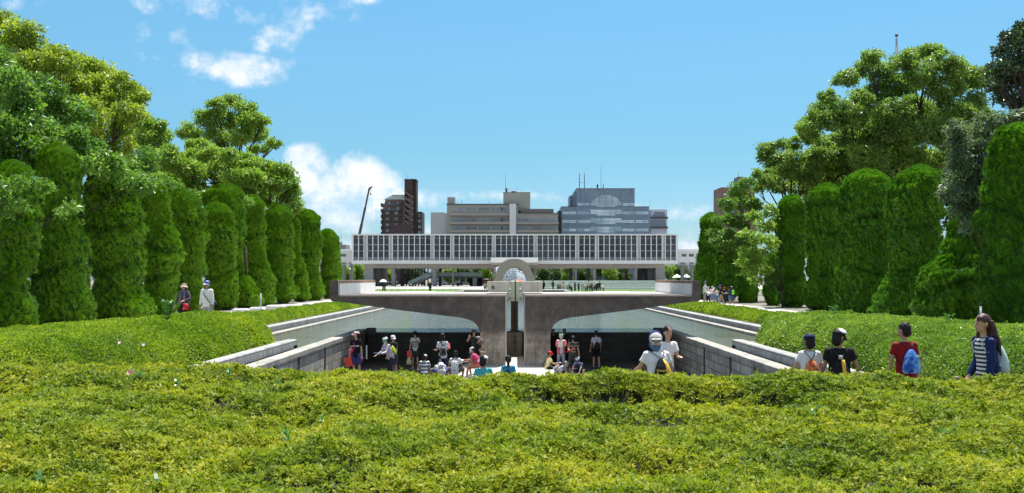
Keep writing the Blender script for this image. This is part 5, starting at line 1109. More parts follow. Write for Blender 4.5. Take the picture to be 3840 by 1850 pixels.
# street lamps
def lamp(px, Y, py, lb):
    t = empty('street_lamp', (PX(px, Y), Y, 0), 0, lb, 'lamp'); h = PZ(py, Y)
    m = MB(); m.tube([(0, 0, 0), (0, 0, h)], .09, 6); m.build('pole', M_dk, t); m = MB(); m.ell((0, 0, h + .12), (.22, .22, .22), 8, 6); m.build('lamp_head', M_mfin, t)
lamp(1312, 225, 1010, 'dark street lamp with a white globe left of the museum'); lamp(2512, 232, 1000, 'slim dark lamp post right beside the museum end pier')
t = empty('street_lamp', (PX(2570, 225), 225, 0), 0, 'tall dark double post with a side arm right of the museum', 'lamp')
m = MB(); m.tube([(0, 0, 0), (0, 0, PZ(988, 225))], .09, 6); m.build('pole', M_dk, t); m = MB(); m.tube([(0, 0, PZ(1015, 225)), (1.7, 0, PZ(1015, 225))], .07, 5); m.ell((1.7, 0, PZ(1016, 225)), (.3, .2, .12), 8, 5); m.build('lamp_head', M_dk, t)
# white hoarding with a wavy red line, low hoop fence
HYd = 168
m = MB(); ho = empty('hoarding', (0, HYd, 0), 0, 'long white site hoarding with a wavy red line, right of the arch', 'hoarding')
x0, x1 = PX(2000, HYd), PX(2560, HYd); zt_ = PZ(1052.5, HYd)
n = 15
for i in range(n):
    a = x0 + (x1 - x0) * i / n; mm = MB(); mm.box(a, a + (x1 - x0) / n - .02, 0, .06, .05, zt_); mm.build('panel', pmat('white_site_panel', (.82, .79, .92), .5, .03, .1) if i == 0 else bpy.data.materials['white_site_panel'], ho)
m = MB(); N_ = 120
for i in range(N_):
    a0, a1 = x0 + (x1 - x0) * i / N_, x0 + (x1 - x0) * (i + 1) / N_; f_ = lambda a: zt_ - .5 + .09 * math.sin(a * .62) + .05 * math.sin(a * 1.3 + 1)
    m.add([(a0, -.005, f_(a0) - .025), (a1, -.005, f_(a1) - .025), (a1, -.005, f_(a1) + .025), (a0, -.005, f_(a0) + .025)], [(0, 1, 2, 3)])
m.build('wavy_line', flat('dull_red_paint', (.35, .14, .16)), ho)
FYd = 150; fpx = [1408 + k * 24.2 for k in range(48)]
hoop = MB(); hw_ = 10 / F * FYd; hoop.tube([(-hw_, 0, 0), (-hw_, 0, .44), (-hw_ + .05, 0, .5), (hw_ - .05, 0, .5), (hw_, 0, .44), (hw_, 0, 0)], .035, 5); hm = hoop.mesh('hoop_rail', pmat('white_painted_rail', (.80, .80, .78), .5))
k = 0
for px in fpx:
    if 1826 < px < 2036 or px > 2470: continue
    o = link('hoop_rail', hm); k += 1; o.location = (PX(px, FYd), FYd, .01); tag(o, 'white metal hoop of the low lawn rail, %s from the left end' % ORD[k - 1], 'rail', 'white hoop rails along the lawn')
# ================================================================== cars and motorbikes seen in the street
def car(px, Y, rz, col, lb):
    t = empty('parked_car', (PX(px, Y), Y, 0.01), rz, lb, 'car')
    body = [(-2.1, .35), (-2.15, .75), (-1.9, .95), (-1.0, 1.02), (1.1, .98), (1.95, .85), (2.15, .6), (2.1, .35)]
    m = MB(); m.prism(body, -.82, .82); m.build('body', pmat('car_paint', col, .3, .03, 1, coat=.5), t)
    m = MB(); m.prism([(-1.5, 1.0), (-1.0, 1.42), (.35, 1.45), (1.15, .99)], -.7, .7); m.build('windows', flat('car_glass', (.03, .04, .05), .1), t)
    m = MB(); m.prism([(-1.05, 1.425), (-.9, 1.5), (.3, 1.5), (.42, 1.455)], -.68, .68); m.build('roof', bpy.data.materials['car_paint'], t)
    for x_ in (-1.3, 1.35):
        for y_ in (-.78, .78): m = MB(); m.tube([(x_, y_ - .1, .32), (x_, y_ + .1, .32)], .32, 14); m.build('wheel', flat('tyre', (.02, .02, .02)), t)
car(1648, 268, 0, (.62, .64, .68), 'silver car parked behind the left museum pillars'); car(1294, 262, R(8), (.75, .76, .78), 'white car left of the museum behind the concrete upstand')
for i, (px, lb) in enumerate(((2545, 'white car nearest the museum end in the right car park'), (2565, 'silver car in the middle of the right car park'), (2600, 'grey car at the tree side of the right car park'))): car(px, 272 + i * 3, R(5), [(.8, .8, .8), (.55, .57, .6), (.3, .3, .32)][i], lb)
# parasol stall in the right car park
t = empty('market_tent', (PX(2556, 262), 262, 0), 0, 'small white pointed tent roofs beyond the right end of the museum', 'tent')
for k in range(2):
    m = MB(); x_ = k * 2.6 - 1.3; m.add([(x_ - 1.3, -1.3, 2.3), (x_ + 1.3, -1.3, 2.3), (x_ + 1.3, 1.3, 2.3), (x_ - 1.3, 1.3, 2.3), (x_, 0, 3.3)], [(0, 1, 4), (1, 2, 4), (2, 3, 4), (3, 0, 4), (3, 2, 1, 0)]); m.build('roof', M_mfin, t)
for x_ in (-2.5, 0, 2.5): m = MB(); m.tube([(x_, -1.2, 0), (x_, -1.2, 2.3)], .04, 5); m.build('pole', M_mfin, t)
# ================================================================== people
def remeshed(mb, vox, sm=2):
    me = mb.mesh('tmp', [M_stem]); o = bpy.data.objects.new('tmp', me); COL.objects.link(o)
    r = o.modifiers.new('r', 'REMESH'); r.mode = 'VOXEL'; r.voxel_size = vox; r.use_smooth_shade = True
    if sm: s = o.modifiers.new('s', 'SMOOTH'); s.factor = .5; s.iterations = sm
    dg = bpy.context.evaluated_depsgraph_get(); dg.update(); m2 = bpy.data.meshes.new_from_object(o.evaluated_get(dg))
    bpy.data.objects.remove(o); bpy.data.meshes.remove(me); m2.materials.clear(); return m2
def ruffle(me, amp, fr_):
    n = len(me.vertices); co = np.zeros(n * 3); me.vertices.foreach_get('co', co); co = co.reshape(-1, 3); nr = np.zeros(n * 3); me.vertices.foreach_get('normal', nr); nr = nr.reshape(-1, 3)
    d = (fbm(co * np.array(fr_) + rng.uniform(0, 50), 2) - .5) * 2 * amp; co = co + nr * d[:, None]; me.vertices.foreach_set('co', co.ravel().astype(np.float32)); me.update()
def eltube(mb, pts, rx, ry, X, seg=14):
    pts = [Vector(p) for p in pts]; vs = []; n = len(pts); X = Vector(X).normalized()
    for i, p in enumerate(pts):
        d = (pts[min(i + 1, n - 1)] - pts[max(i - 1, 0)]).normalized(); a = (X - d * X.dot(d)).normalized(); b = d.cross(a)
        for k in range(seg): t = 2 * PI * k / seg; vs.append(p + a * math.cos(t) * rx[i] + b * math.sin(t) * ry[i])
    fs = [(i * seg + k, i * seg + (k + 1) % seg, (i + 1) * seg + (k + 1) % seg, (i + 1) * seg + k) for i in range(n - 1) for k in range(seg)]
    fs += [tuple(reversed(range(seg))), tuple((n - 1) * seg + k for k in range(seg))]
    mb.add(vs, fs, 0, True)
_mc = {}
def cm(col, rough=.8, key=None):
    k = key or ('c_%d_%d_%d' % tuple(int(x * 255) for x in col))
    if k not in _mc:
        m, nt, b = new_mat('cloth_' + k); t = nn(nt, 'ShaderNodeTexCoord').outputs['Object']
        n = nn(nt, 'ShaderNodeTexNoise', ins={'Vector': t, 'Scale': 9.0, 'Detail': 3.0}).outputs[0]
        sock(nt, b, 'Base Color', mixc(nt, n, tuple(x * .82 for x in col) + (1,), tuple(min(1, x * 1.12) for x in col) + (1,))); b.inputs['Roughness'].default_value = rough; b.inputs['Specular IOR Level'].default_value = .2
        w_ = nn(nt, 'ShaderNodeTexNoise', ins={'Vector': t, 'Scale': 14.0, 'Detail': 2.0, 'Distortion': 1.2}).outputs[0]
        nt.links.new(nn(nt, 'ShaderNodeBump', ins={'Strength': .35, 'Distance': .03, 'Height': w_}).outputs[0], b.inputs['Normal']); _mc[k] = m
    return _mc[k]
def pattern_mat(name, kind, c1, c2, sc_=40.0, c3=None):
    if name in bpy.data.materials: return bpy.data.materials[name]
    m, nt, b = new_mat(name); t = nn(nt, 'ShaderNodeTexCoord').outputs['Object']; s = nn(nt, 'ShaderNodeSeparateXYZ', ins={0: t}).outputs
    def st(v, f, th): return mth(nt, 'GREATER_THAN', mth(nt, 'SINE', mth(nt, 'MULTIPLY', v, f)), th)
    if kind == 'stripe': c = mixc(nt, st(s[2], sc_ * 2, .0), c1 + (1,), c2 + (1,))
    elif kind == 'plaid':
        c = mixc(nt, mth(nt, 'MULTIPLY', st(s[2], sc_ * 2, .3), .6), c1 + (1,), c2 + (1,)); c = mixc(nt, mth(nt, 'MULTIPLY', st(mth(nt, 'ADD', s[0], s[1]), sc_ * 2, .3), .55), c, (c3 or c2) + (1,))
    elif kind == 'dots':
        v_ = nn(nt, 'ShaderNodeTexVoronoi', ins={'Vector': t, 'Scale': sc_, 'Randomness': .15}).outputs[0]; c = mixc(nt, mth(nt, 'LESS_THAN', v_, .30), c1 + (1,), c2 + (1,))
    elif kind == 'blotch':
        v_ = nn(nt, 'ShaderNodeTexNoise', ins={'Vector': t, 'Scale': sc_, 'Detail': 4.0, 'Distortion': 1.0}).outputs[0]; c = ramp(nt, v_, [(.38, c1), (.5, c2), (.62, c3 or c2)])
    sock(nt, b, 'Base Color', c); b.inputs['Roughness'].default_value = .75; return m
SK = [(.52, .31, .21), (.46, .26, .17), (.58, .36, .26), (.36, .20, .13)]
def skin(i):
    k = 'skin%d' % i
    if k not in _mc:
        m, nt, b = new_mat(k); b.inputs['Base Color'].default_value = SK[i] + (1,); b.inputs['Roughness'].default_value = .5; b.inputs['Subsurface Weight'].default_value = .0; _mc[k] = m
    return _mc[k]
M_hair = flat('black_hair', (.012, .009, .008), .6, spec=.3); M_hbr = flat('brown_hair', (.05, .022, .015), .55, spec=.4, var=.3, scale=30.0); M_hgr = flat('grey_hair', (.30, .29, .28), .6)
M_eye = flat('eye_dark', (.015, .012, .012), .3); M_lip = flat('lip', (.38, .13, .11), .5)
M_shoe_w = flat('shoe_white', (.6, .6, .6)); M_shoe_k = flat('shoe_black', (.03, .03, .03)); M_strap = flat('black_cord', (.02, .02, .02)); M_wh = flat('plain_white_cloth', (.80, .80, .82), .85)
ADE = R
def dirv(a, b, s): a, b = R(a), R(b); return Vector((s * math.sin(b), math.sin(a) * math.cos(b), -math.cos(a) * math.cos(b)))
GZ = {'court': gz, 'flat': lambda Y: 0.0, 'path': lambda Y: .2}
def person(px, Y, h, yaw, label, z0=None, lean=5, side=0, twist=0, arms=((5, 12, 12, 6), (5, 12, 12, 6)), legs=((4, 4, -4, 2), (-3, 4, -8, 2)), seat=None, head=(0, 0), hf=1.0,
           top=('tee', (.8, .8, .82)), bot=('shorts', (.1, .1, .12)), hair=('short', 0), hat=None, sk=0, shoe=0, vox=.014, w=1.0, group=None, x=None, prints=(), mask=False, scarf=None, glasses=False):
    z = gz(Y) if z0 is None else z0
    if x is None: x = PX(px, Y)
    S = h / 1.7; root = empty('person', (x, Y, z), R(yaw), label, 'person', group)
    fine = vox < .02
    X = Vector((math.cos(R(twist)), math.sin(R(twist)), 0)); fw = Vector((-math.sin(R(twist)), math.cos(R(twist)), 0))
    u = (fw * math.sin(R(lean)) + Vector((math.sin(R(side)), 0, 0)) + Vector((0, 0, math.cos(R(lean))))).normalized(); bk = X.cross(u) * -1  # bk points backwards of the torso
    bk = -(u.cross(X)) * -1; 
    front = u.cross(X) ; front = front if front.dot(fw) > 0 else -front
    hp = []; lowest = 0
    for s, lg in zip((-1, 1), legs):
        hip = Vector((s * .085 * w, 0, -.03)); kn = hip + dirv(lg[0], lg[1], s) * .41; an = kn + dirv(lg[2], lg[3], s) * .40; hp.append([hip, kn, an]); lowest = min(lowest, an.z)
    ph = (-lowest + .07) if seat is None else seat / S + .09
    P = Vector((0, 0, ph)); L = [[P + q for q in l] for l in hp]
    nk = P + u * .49; sh = [P + u * .435 + X * s * .155 * w for s in (-1, 1)]
    A = []
    for s, a, q in zip((-1, 1), arms, sh):
        rot = Matrix.Rotation(R(twist), 3, 'Z'); e = q + rot @ dirv(a[0], a[1], s) * .27; d2 = rot @ dirv(a[2], a[3], s); wr = e + d2 * .235; A.append((q, e, wr, d2))
    hpitch, hyaw = head; un = (u + Vector((0, 0, .6)) + fw * math.sin(R(hpitch)) * .5).normalized(); hc = nk + un * (.145 * hf + .01)
    HM = Matrix.Rotation(R(twist + hyaw), 3, 'Z') @ Matrix.Rotation(R(-hpitch), 3, 'X')
    def hp_(x_, y_, z_): return hc + HM @ Vector((x_ * hf, y_ * hf, z_ * hf))
    # --- body: one continuous surface
    m = MB()
    eltube(m, [P - u * .07, P, P + u * .15, P + u * .30, P + u * .42, P + u * .47, nk], [.10 * w, .145 * w, .122 * w, .143 * w, .135 * w, .08 * w, .045], [.08 * w, .10 * w, .085 * w, .098 * w, .08 * w, .055 * w, .045], X)
    m.tube([nk - un * .04, nk + un * .03, hc - un * .04], [.050, .044, .046], 10)
    m.ell(hc + HM @ Vector((0, -.008, .018)) * hf, (.076 * hf, .094 * hf, .102 * hf), 16, 10, rot=HM)
    m.ell(hp_(0, .020, -.052), (.054 * hf, .066 * hf, .062 * hf), 14, 8, rot=HM)
    if fine:
        m.tube([hp_(0, .082, .020), hp_(0, .100, -.010), hp_(0, .106, -.026), hp_(0, .085, -.034)], [.008, .011, .014, .008], 7)
        for s in (-1, 1): m.ell(hp_(s * .078, -.004, -.005), (.011 * hf, .020 * hf, .030 * hf), 8, 6, rot=HM)
    for s, (q, e, wr, d2) in zip((-1, 1), A):
        m.tube([q - X * s * .03, q, (q + e) / 2, e, (e * .7 + wr * .3), wr], [.05 * w, .048 * w, .042 * w, .034 * w, .035 * w, .023], 10)
        hn = d2; sd = (X - hn * X.dot(hn)); sd = sd.normalized() if sd.length > .1 else Vector((0, 1, 0)); pn = hn.cross(sd)
        eltube(m, [wr, wr + hn * .04, wr + hn * .082], [.024, .036, .036], [.018, .016, .013], sd, 10)
        if fine:
            for f_, (o_, ln) in enumerate(((-.030, .058), (-.011, .068), (.010, .064), (.029, .050))):
                b0 = wr + hn * .078 + sd * o_; c1 = b0 + hn * ln * .5 - pn * .004 * s; c2 = c1 + (hn * .8 - pn * .55 * s) * ln * .35; c3 = c2 + (hn * .4 - pn * .8 * s) * ln * .28
                m.tube([b0 - hn * .02, b0, c1, c2, c3], [.0095, .0095, .0085, .008, .0065], 6)
            b0 = wr + hn * .03 - sd * s * .028; m.tube([b0, b0 - sd * s * .022 + hn * .025, b0 - sd * s * .026 + hn * .055 - pn * s * .01], [.012, .010, .008], 6)
        else: m.tube([wr + hn * .07, wr + hn * .14], [.028, .014], 6)
    for s, (hip, kn, an) in zip((-1, 1), L):
        m.tube([hip + Vector((0, 0, .03)), hip, (hip * .6 + kn * .4), kn, (kn * .65 + an * .35), an], [.085 * w, .084 * w, .070 * w, .050 * w, .052 * w, .034 * w], 12)
        ft = Vector((s * .12, 1, 0)).normalized(); an2 = Vector((an.x, an.y, max(an.z, .06)))
        eltube(m, [an2 - ft * .045 - Vector((0, 0, .035)), an2 - Vector((0, 0, .030)), an2 + ft * .09 - Vector((0, 0, .042)), an2 + ft * .165 - Vector((0, 0, .045))], [.030, .038, .045, .030], [.028, .036, .026, .016], X, 10)
    for i in range(len(m.v)): m.v[i] = tuple(Vector(m.v[i]) * S)
    me = remeshed(m, (.0085 if vox < .012 else vox) , 1 if fine else 0)
    sk_m = skin(sk)
    for q in (sk_m, (M_shoe_w, M_shoe_k)[shoe % 2], M_eye, M_lip): me.materials.append(q)
    fz = [(l[2] * S) for l in L]
    mi = np.zeros(len(me.polygons), np.int32); cc = np.zeros(len(me.polygons) * 3); me.polygons.foreach_get('center', cc); cc = cc.reshape(-1, 3)
    for a in fz: mi[(cc[:, 2] < a.z + .0) & (np.hypot(cc[:, 0] - a.x, cc[:, 1] - a.y - .05 * S) < .17 * S) & (cc[:, 2] > a.z - .14 * S)] = 1
    me.polygons.foreach_set('material_index', mi); me.polygons.foreach_set('use_smooth', np.ones(len(me.polygons), bool))
    if fine:
        fm_ = MB()
        def s_(v_): return v_ * S
        for s in (-1, 1):
            fm_.ell(s_(hp_(s * .030, .086, .012)), (.011 * S * hf, .005 * S, .0055 * S * hf), 8, 6, 2, rot=HM); fm_.ell(s_(hp_(s * .031, .089, .034)), (.016 * S * hf, .004 * S, .003 * S * hf), 8, 4, 2, rot=HM)
        fm_.ell(s_(hp_(0, .087, -.062)), (.020 * S * hf, .005 * S, .006 * S * hf), 8, 6, 3, rot=HM)
        bm = bmesh.new(); bm.from_mesh(me); t2 = fm_.mesh('t', []); bm.from_mesh(t2); bm.to_mesh(me); bm.free(); bpy.data.meshes.remove(t2)
    link('body', me, root)
    cv = max(vox, .016)
    def cloth(name, mb, mat, v_=None):
        for i in range(len(mb.v)): mb.v[i] = tuple(Vector(mb.v[i]) * S)
        me = remeshed(mb, v_ or cv, 2); me.materials.append(mat); ruffle(me, .0085 * S, (11, 11, 6)); return link(name, me, root)
    # --- top
    kind, tcol = top[0], top[1]; tm = tcol if isinstance(tcol, bpy.types.Material) else cm(tcol)
    m = MB(); g_ = 1.0 + (.10 if kind in ('loose', 'long') else 0)
    hem = -.10 if len(top) < 3 else top[2]
    eltube(m, [P + u * hem, P + u * .02, P + u * .15, P + u * .30, P + u * .405, P + u * .455, P + u * .478], [x_ * w * g_ for x_ in (.165, .163, .150, .162, .158, .110, .07)], [x_ * w * g_ for x_ in (.125, .120, .110, .118, .100, .075, .058)], X)
    for s, (q, e, wr, d2) in zip((-1, 1), A):
        if kind == 'vest': continue
        fr = 1.0 if kind == 'long' else .62
        if kind == 'long': m.tube([q - X * s * .03, q, (q + e) / 2, e, wr - d2 * .01], [.07 * w, .068 * w, .060 * w, .052 * w, .040 * w], 10)
        else: m.tube([q - X * s * .03, q + Vector((0, 0, .004)), q.lerp(e, .35), q.lerp(e, fr)], [.066 * w, .064 * w, .064 * w, .068 * w], 10)
    shirt = cloth('jacket' if kind == 'long' else 'shirt', m, tm)
    # --- bottoms
    bk_, bcol = bot[0], bot[1]; bm_ = bcol if isinstance(bcol, bpy.types.Material) else cm(bcol); m = MB()
    if bk_ == 'skirt' or bk_ == 'dress':
        ln = .42 if bk_ == 'skirt' else .72; kc = (L[0][1] + L[1][1]) / 2; dn = (kc - P).normalized()
        eltube(m, [P + u * .08, P, P + dn * ln * .5, P + dn * ln], [.145 * w, .165 * w, .20 * w, .24 * w], [.11 * w, .135 * w, .17 * w, .19 * w], X)
    else:
        eltube(m, [P + u * .08, P, P - u * .07], [.142 * w, .158 * w, .13 * w], [.105 * w, .118 * w, .11 * w], X)
        for s, (hip, kn, an) in zip((-1, 1), L):
            if bk_ == 'shorts': m.tube([hip + Vector((0, 0, .02)), hip, hip.lerp(kn, .5), hip.lerp(kn, .85)], [.098 * w, .100 * w, .092 * w, .090 * w], 12)
            elif bk_ == 'capri': m.tube([hip + Vector((0, 0, .02)), hip, kn, kn.lerp(an, .4)], [.098 * w, .100 * w, .078 * w, .070 * w], 12)
            else: m.tube([hip + Vector((0, 0, .02)), hip, hip.lerp(kn, .5), kn, an + Vector((0, 0, .02))], [.098 * w, .100 * w, .085 * w, .068 * w, .060 * w], 12)
    cloth({'skirt': 'skirt', 'dress': 'skirt', 'shorts': 'shorts'}.get(bk_, 'trousers'), m, bm_)
    # --- hair
    hm = {0: M_hair, 1: M_hbr, 2: M_hgr}[hair[1]]; m = MB()
    m.ell(hp_(0, -.016, .032), (.084 * hf, .094 * hf, .096 * hf), 16, 10, rot=HM)
    m.ell(hp_(0, -.045, -.015), (.074 * hf, .066 * hf, .080 * hf), 14, 8, rot=HM)
    if hair[0] == 'bob': m.ell(hp_(0, -.040, -.060), (.082 * hf, .070 * hf, .085 * hf), 14, 8, rot=HM)
    if hair[0] == 'pony':
        a = hp_(0, -.10, .02); m.tube([hp_(0, -.07, .03), a, a + Vector((0, 0, -.08)) - front * .035, a + Vector((0, 0, -.22)) - front * .03, a + Vector((0, 0, -.30)) - front * .01], [.03, .034, .036, .028, .008], 8)
    if hair[0] == 'long':
        for q in range(7):
            o_ = (q - 3) * .022; a = hp_(o_, -.075, .02); m.tube([a, a + Vector((0, 0, -.08)) - front * (.015 + .012 * (q % 3)) + X * o_ * .5, a + Vector((0, 0, -.18)) - front * (.025 - .03 * (q % 2)) + X * o_ * .9, a + Vector((0, 0, -.28)) - front * (.05 + .02 * (q % 3)) + X * o_ * 1.3, a + Vector((0, 0, -.38)) - front * (.055 - .02 * (q % 2)) + X * o_ * 1.5, a + Vector((0, 0, -.46 - .02 * (q % 3))) - front * .06 + X * o_ * 1.8], [.036, .034, .032, .028, .022, .006], 7)
        m.tube([hp_(.06, -.01, -.03), hp_(.07, .03, -.14), hp_(.06, .06, -.26), hp_(.05, .06, -.36)], [.03, .03, .024, .008], 7)
    for i in range(len(m.v)): m.v[i] = tuple(Vector(m.v[i]) * S)
    me = remeshed(m, max(vox, .010), 1); me.materials.append(hm); ruffle(me, .010 * S, (55, 55, 14)); link('hair', me, root)
    def hp2(x_, y_, z_): return tuple(Vector(hp_(x_, y_, z_)) * S)
    # --- hat
    if hat:
        hk, hcol = hat[0], hat[1]; h2 = hat[2] if len(hat) > 2 else hcol; turn = hat[3] if len(hat) > 3 else 0; hmat = cm(hcol, .7); bmat = cm(h2, .7)
        HB = HM @ Matrix.Rotation(R(turn), 3, 'Z')
        def hb(x_, y_, z_): return (hc + HB @ Vector((x_ * hf, y_ * hf, z_ * hf))) * S
        m = MB(); rr = (.090, .104, .078) if hk == 'cap' else (.100, .110, .095)
        m.ell(hb(0, -.012, .040), tuple(q * hf * S for q in rr), 22, 9, rot=HB, zmin=-.05)
        m.tube([hb(0, -.012, .114), hb(0, -.012, .121)], [.009 * S, .006 * S], 8)
        hatm = m.build('cap' if hk == 'cap' else 'sun_hat', [hmat], root)
        if hk == 'cap':
            vs = []; n = 11
            for j in range(5):
                for i in range(n):
                    a = PI * (i / (n - 1)); ro = 1 + .78 * j / 4 * (math.sin(a) ** .6); xx = math.cos(a) * .086; yy_ = math.sin(a) * .092 * ro; zz_ = .030 - .010 * j - .028 * abs(math.cos(a)) ** 2 * j / 4
                    vs.append(hb(xx, yy_, zz_))
            top_ = len(vs); vs += [v_ - (HB @ Vector((0, 0, .005))) for v_ in vs]
            fs = [(j * n + i, j * n + i + 1, (j + 1) * n + i + 1, (j + 1) * n + i) for j in range(4) for i in range(n - 1)]; fs += [tuple(top_ + q for q in reversed(f_)) for f_ in fs]
            fs += [(4 * n + i, 4 * n + i + 1, top_ + 4 * n + i + 1, top_ + 4 * n + i) for i in range(n - 1)]
            mm = MB(); mm.add(vs, fs, 0, True); mm.build('brim', bmat, hatm)
        else:
            vs = []; n = 24
            for (r_, z_) in ((.99, .03), (1.28, .002), (1.55 if hk == 'wide' else 1.42, -.022), (1.53 if hk == 'wide' else 1.40, -.027), (1.0, .022)):
                for i in range(n): a = 2 * PI * i / n; vs.append(hb(math.cos(a) * .098 * r_, -.012 + math.sin(a) * .108 * r_, z_))
            mm = MB(); mm.add(vs, [(j * n + i, j * n + (i + 1) % n, (j + 1) * n + (i + 1) % n, (j + 1) * n + i) for j in range(4) for i in range(n)], 0, True); mm.build('brim', bmat, hatm)
    if mask:
        m = MB(); m.ell(hp2(0, .050, -.045), (.062 * S * hf, .058 * S * hf, .052 * S * hf), 14, 8, rot=HM); m.build('face_mask', M_wh, root)
    if scarf:
        m = MB(); m.tube([tuple((nk + X * math.cos(a) * .075 + front * math.sin(a) * .07 + Vector((0, 0, .0))) * S) for a in [2 * PI * i / 12 for i in range(13)]], [.035 * S] * 13, 8)
        for s in (-1, 1): m.tube([tuple((nk + X * s * .06 + front * .07) * S), tuple((P + u * .30 + X * s * .08 + front * .135) * S), tuple((P + u * .05 + X * s * .09 + front * .14) * S)], [.03 * S, .035 * S, .04 * S], 8)
        m.build('scarf', scarf, root)
    fr = {'P': P, 'u': u, 'X': X, 'front': front, 'S': S, 'root': root, 'A': A, 'nk': nk, 'hc': hc, 'HM': HM, 'sh': sh, 'hf': hf, 'label': label, 'L': L}
    for (txt, size, dx, up_, mat) in prints:
        c_ = (P + u * up_ + X * dx + front * .128 * w * g_) * S
        M3 = Matrix((X, u, front)).transposed(); o = text_mesh(txt, size, 'shirt_print', mat, root, tuple(c_), M3.to_euler(), .002, bold=.002)
    return fr
def local(fr, v): return tuple(Vector(v) * fr['S'])
def held(fr, name, mb, mat, label, cat, group=None):
    o = mb.build(name, mat); o.location = fr['root'].location; o.rotation_euler = fr['root'].rotation_euler; return tag(o, label, cat, group)
def backpack(fr, mat, label, size=1.0, low=.0, kind='drawstring', strap=None, dx=0, cat='backpack', extra=None):
    S = fr['S']; P, u, X, f_ = fr['P'], fr['u'], fr['X'], fr['front']; t = empty('backpack', fr['root'].location, fr['root'].rotation_euler.z, label, cat)
    c = P + u * (.20 - low) - f_ * .20 + X * dx; m = MB()
    if kind == 'drawstring': prof_ = ((.19, .025, .02), (.17, .05, .03), (.12, .085, .05), (.02, .125, .075), (-.10, .15, .085), (-.17, .15, .075), (-.20, .12, .05))
    else: prof_ = ((.20, .06, .03), (.18, .11, .06), (.08, .135, .08), (-.08, .145, .085), (-.17, .14, .08), (-.20, .11, .05))
    eltube(m, [(c + u * a * size) * S for a, _, _ in prof_], [b * size * S for _, b, _ in prof_], [d * size * S for _, _, d in prof_], X, 18)
    m.build('bag', mat, t); sm = strap or M_strap
    for s in (-1, 1):
        q = fr['sh'][(s + 1) // 2] - X * s * .055; m = MB()
        m.tube([(c + u * .18 * size) * S, (q - f_ * .10 + u * .02) * S, (q + u * .055) * S, (q + f_ * .11 - u * .03) * S, (q + X * s * .06 + f_ * .06 - u * .17) * S, (c - u * .15 * size + X * s * .12 * size) * S], [.007 * S] * 6 if kind == 'drawstring' else [.014 * S] * 6, 6)
        m.build('strap', sm, t)
    return t, c
def sheet(fr, at, rot, wd, hh, mat, label, name='folder', cat='folder', th=.006):
    S = fr['S']; m = MB(); E = Euler([R(a) for a in rot]).to_matrix(); vs = []
    for z in (-th / 2, th / 2):
        for y in (-hh / 2, hh / 2):
            for x_ in (-wd / 2, wd / 2): vs.append((Vector(at) + E @ Vector((x_, y, z))) * S)
    m.add(vs, [(0, 2, 3, 1), (4, 5, 7, 6), (0, 1, 5, 4), (2, 6, 7, 3), (0, 4, 6, 2), (1, 3, 7, 5)]); return held(fr, name, m, mat, label, cat)
def hand(fr, i): q, e, wr, d2 = fr['A'][i]; return wr + d2 * .09
M_red = flat('red_folder_card', (.80, .075, .055), .5); M_paper = flat('white_paper', (.82, .82, .80), .7)
BLK = (.012, .012, .014); WHT = (.78, .78, .80)
SIT = ((82, 14, 5, 4), (86, 12, 8, 4)); SITF = ((105, 30, 20, -10), (110, 30, 15, -10))
# ---------- the boys and girl on the path behind the near hedge
p = person(3037, 12.5, 1.29, -8, 'boy in navy cap and white tee with a red and orange drawstring bag', hf=1.12, w=.92, vox=.011, head=(8, 12), arms=((4, 22, 35, 10), (4, 16, 20, 10)), top=('loose', WHT), bot=('shorts', (.05, .06, .1)), hat=('cap', (.012, .02, .085)), hair=('bob', 0))
bg_, c = backpack(p, pattern_mat('flame_print', 'blotch', (.03, .06, .08), (.62, .10, .03), 8, (.85, .35, .08)), 'drawstring bag with red and orange print on the navy capped boy', .95, .06)
sq = MB(); sq.tube([(.14, -.22, .52), (.145, -.22, .72)], [.032, .030], 12); held(p, 'water_bottle', sq, flat('pale_bottle', (.55, .60, .62), .3), 'grey bottle hanging at the right of the red and orange bag', 'bottle')
p = person(3148, 12.2, 1.34, -14, 'boy all in black with a black and white cap turned right', hf=1.12, w=1.08, vox=.011, head=(10, -52), arms=((6, 14, 50, 8), (4, 24, 40, 14)), top=('loose', BLK), bot=('shorts', BLK), hat=('cap', (.010, .010, .012), (.02, .01, .015), 0), hair=('bob', 0), sk=3)
m = MB(); HMm = p['HM']
m.ell(Vector(p['hc'] + HMm @ Vector((0, .012, .050)) * 1.12) * p['S'], (.095 * p['S'] * 1.12, .10 * p['S'] * 1.12, .085 * p['S'] * 1.12), 16, 8, rot=HMm, zmin=.15); o = m.build('cap_panel', cm((.8, .8, .8)), p['root'])
bg_, c = backpack(p, cm((.015, .015, .015)), 'black drawstring bag with a yellow strip on the boy in black', .95, .08)
S = p['S']; m = MB(); eltube(m, [(c + p['u'] * a - p['front'] * .085 + p['X'] * dx) * S for a, dx in ((.16, .03), (.05, .045), (-.08, .06), (-.2, .075))], [.022] * 4, [.012] * 4, p['X'], 8); m.build('yellow_strip', flat('yellow_nylon', (.75, .50, .06)), bg_)
m = MB(); m.tube([tuple((c + p['u'] * .17 - p['front'] * .05) * S), tuple((c + p['u'] * .235 - p['front'] * .05) * S)], [.03, .028], 12); held(p, 'bottle_top', m, flat('silver_lid', (.5, .5, .5), .3, metal=.6), 'silver lid of a bottle poking out of the black bag', 'bottle')
p = person(3396, 12.5, 1.44, 4, 'bareheaded boy in a dark red tee carrying a blue drawstring bag', hf=1.10, w=.95, vox=.011, head=(2, 28), arms=((2, 14, 6, 6), (2, 12, 4, 6)), top=('tee', (.26, .012, .016)), bot=('shorts', (.30, .03, .05)), hair=('short', 0), sk=1)
bg_, c = backpack(p, pattern_mat('blue_burst_print', 'blotch', (.015, .06, .42), (.05, .22, .70), 9, (.35, .60, .85)), 'shiny blue drawstring bag on the boy in dark red', .98, .03)
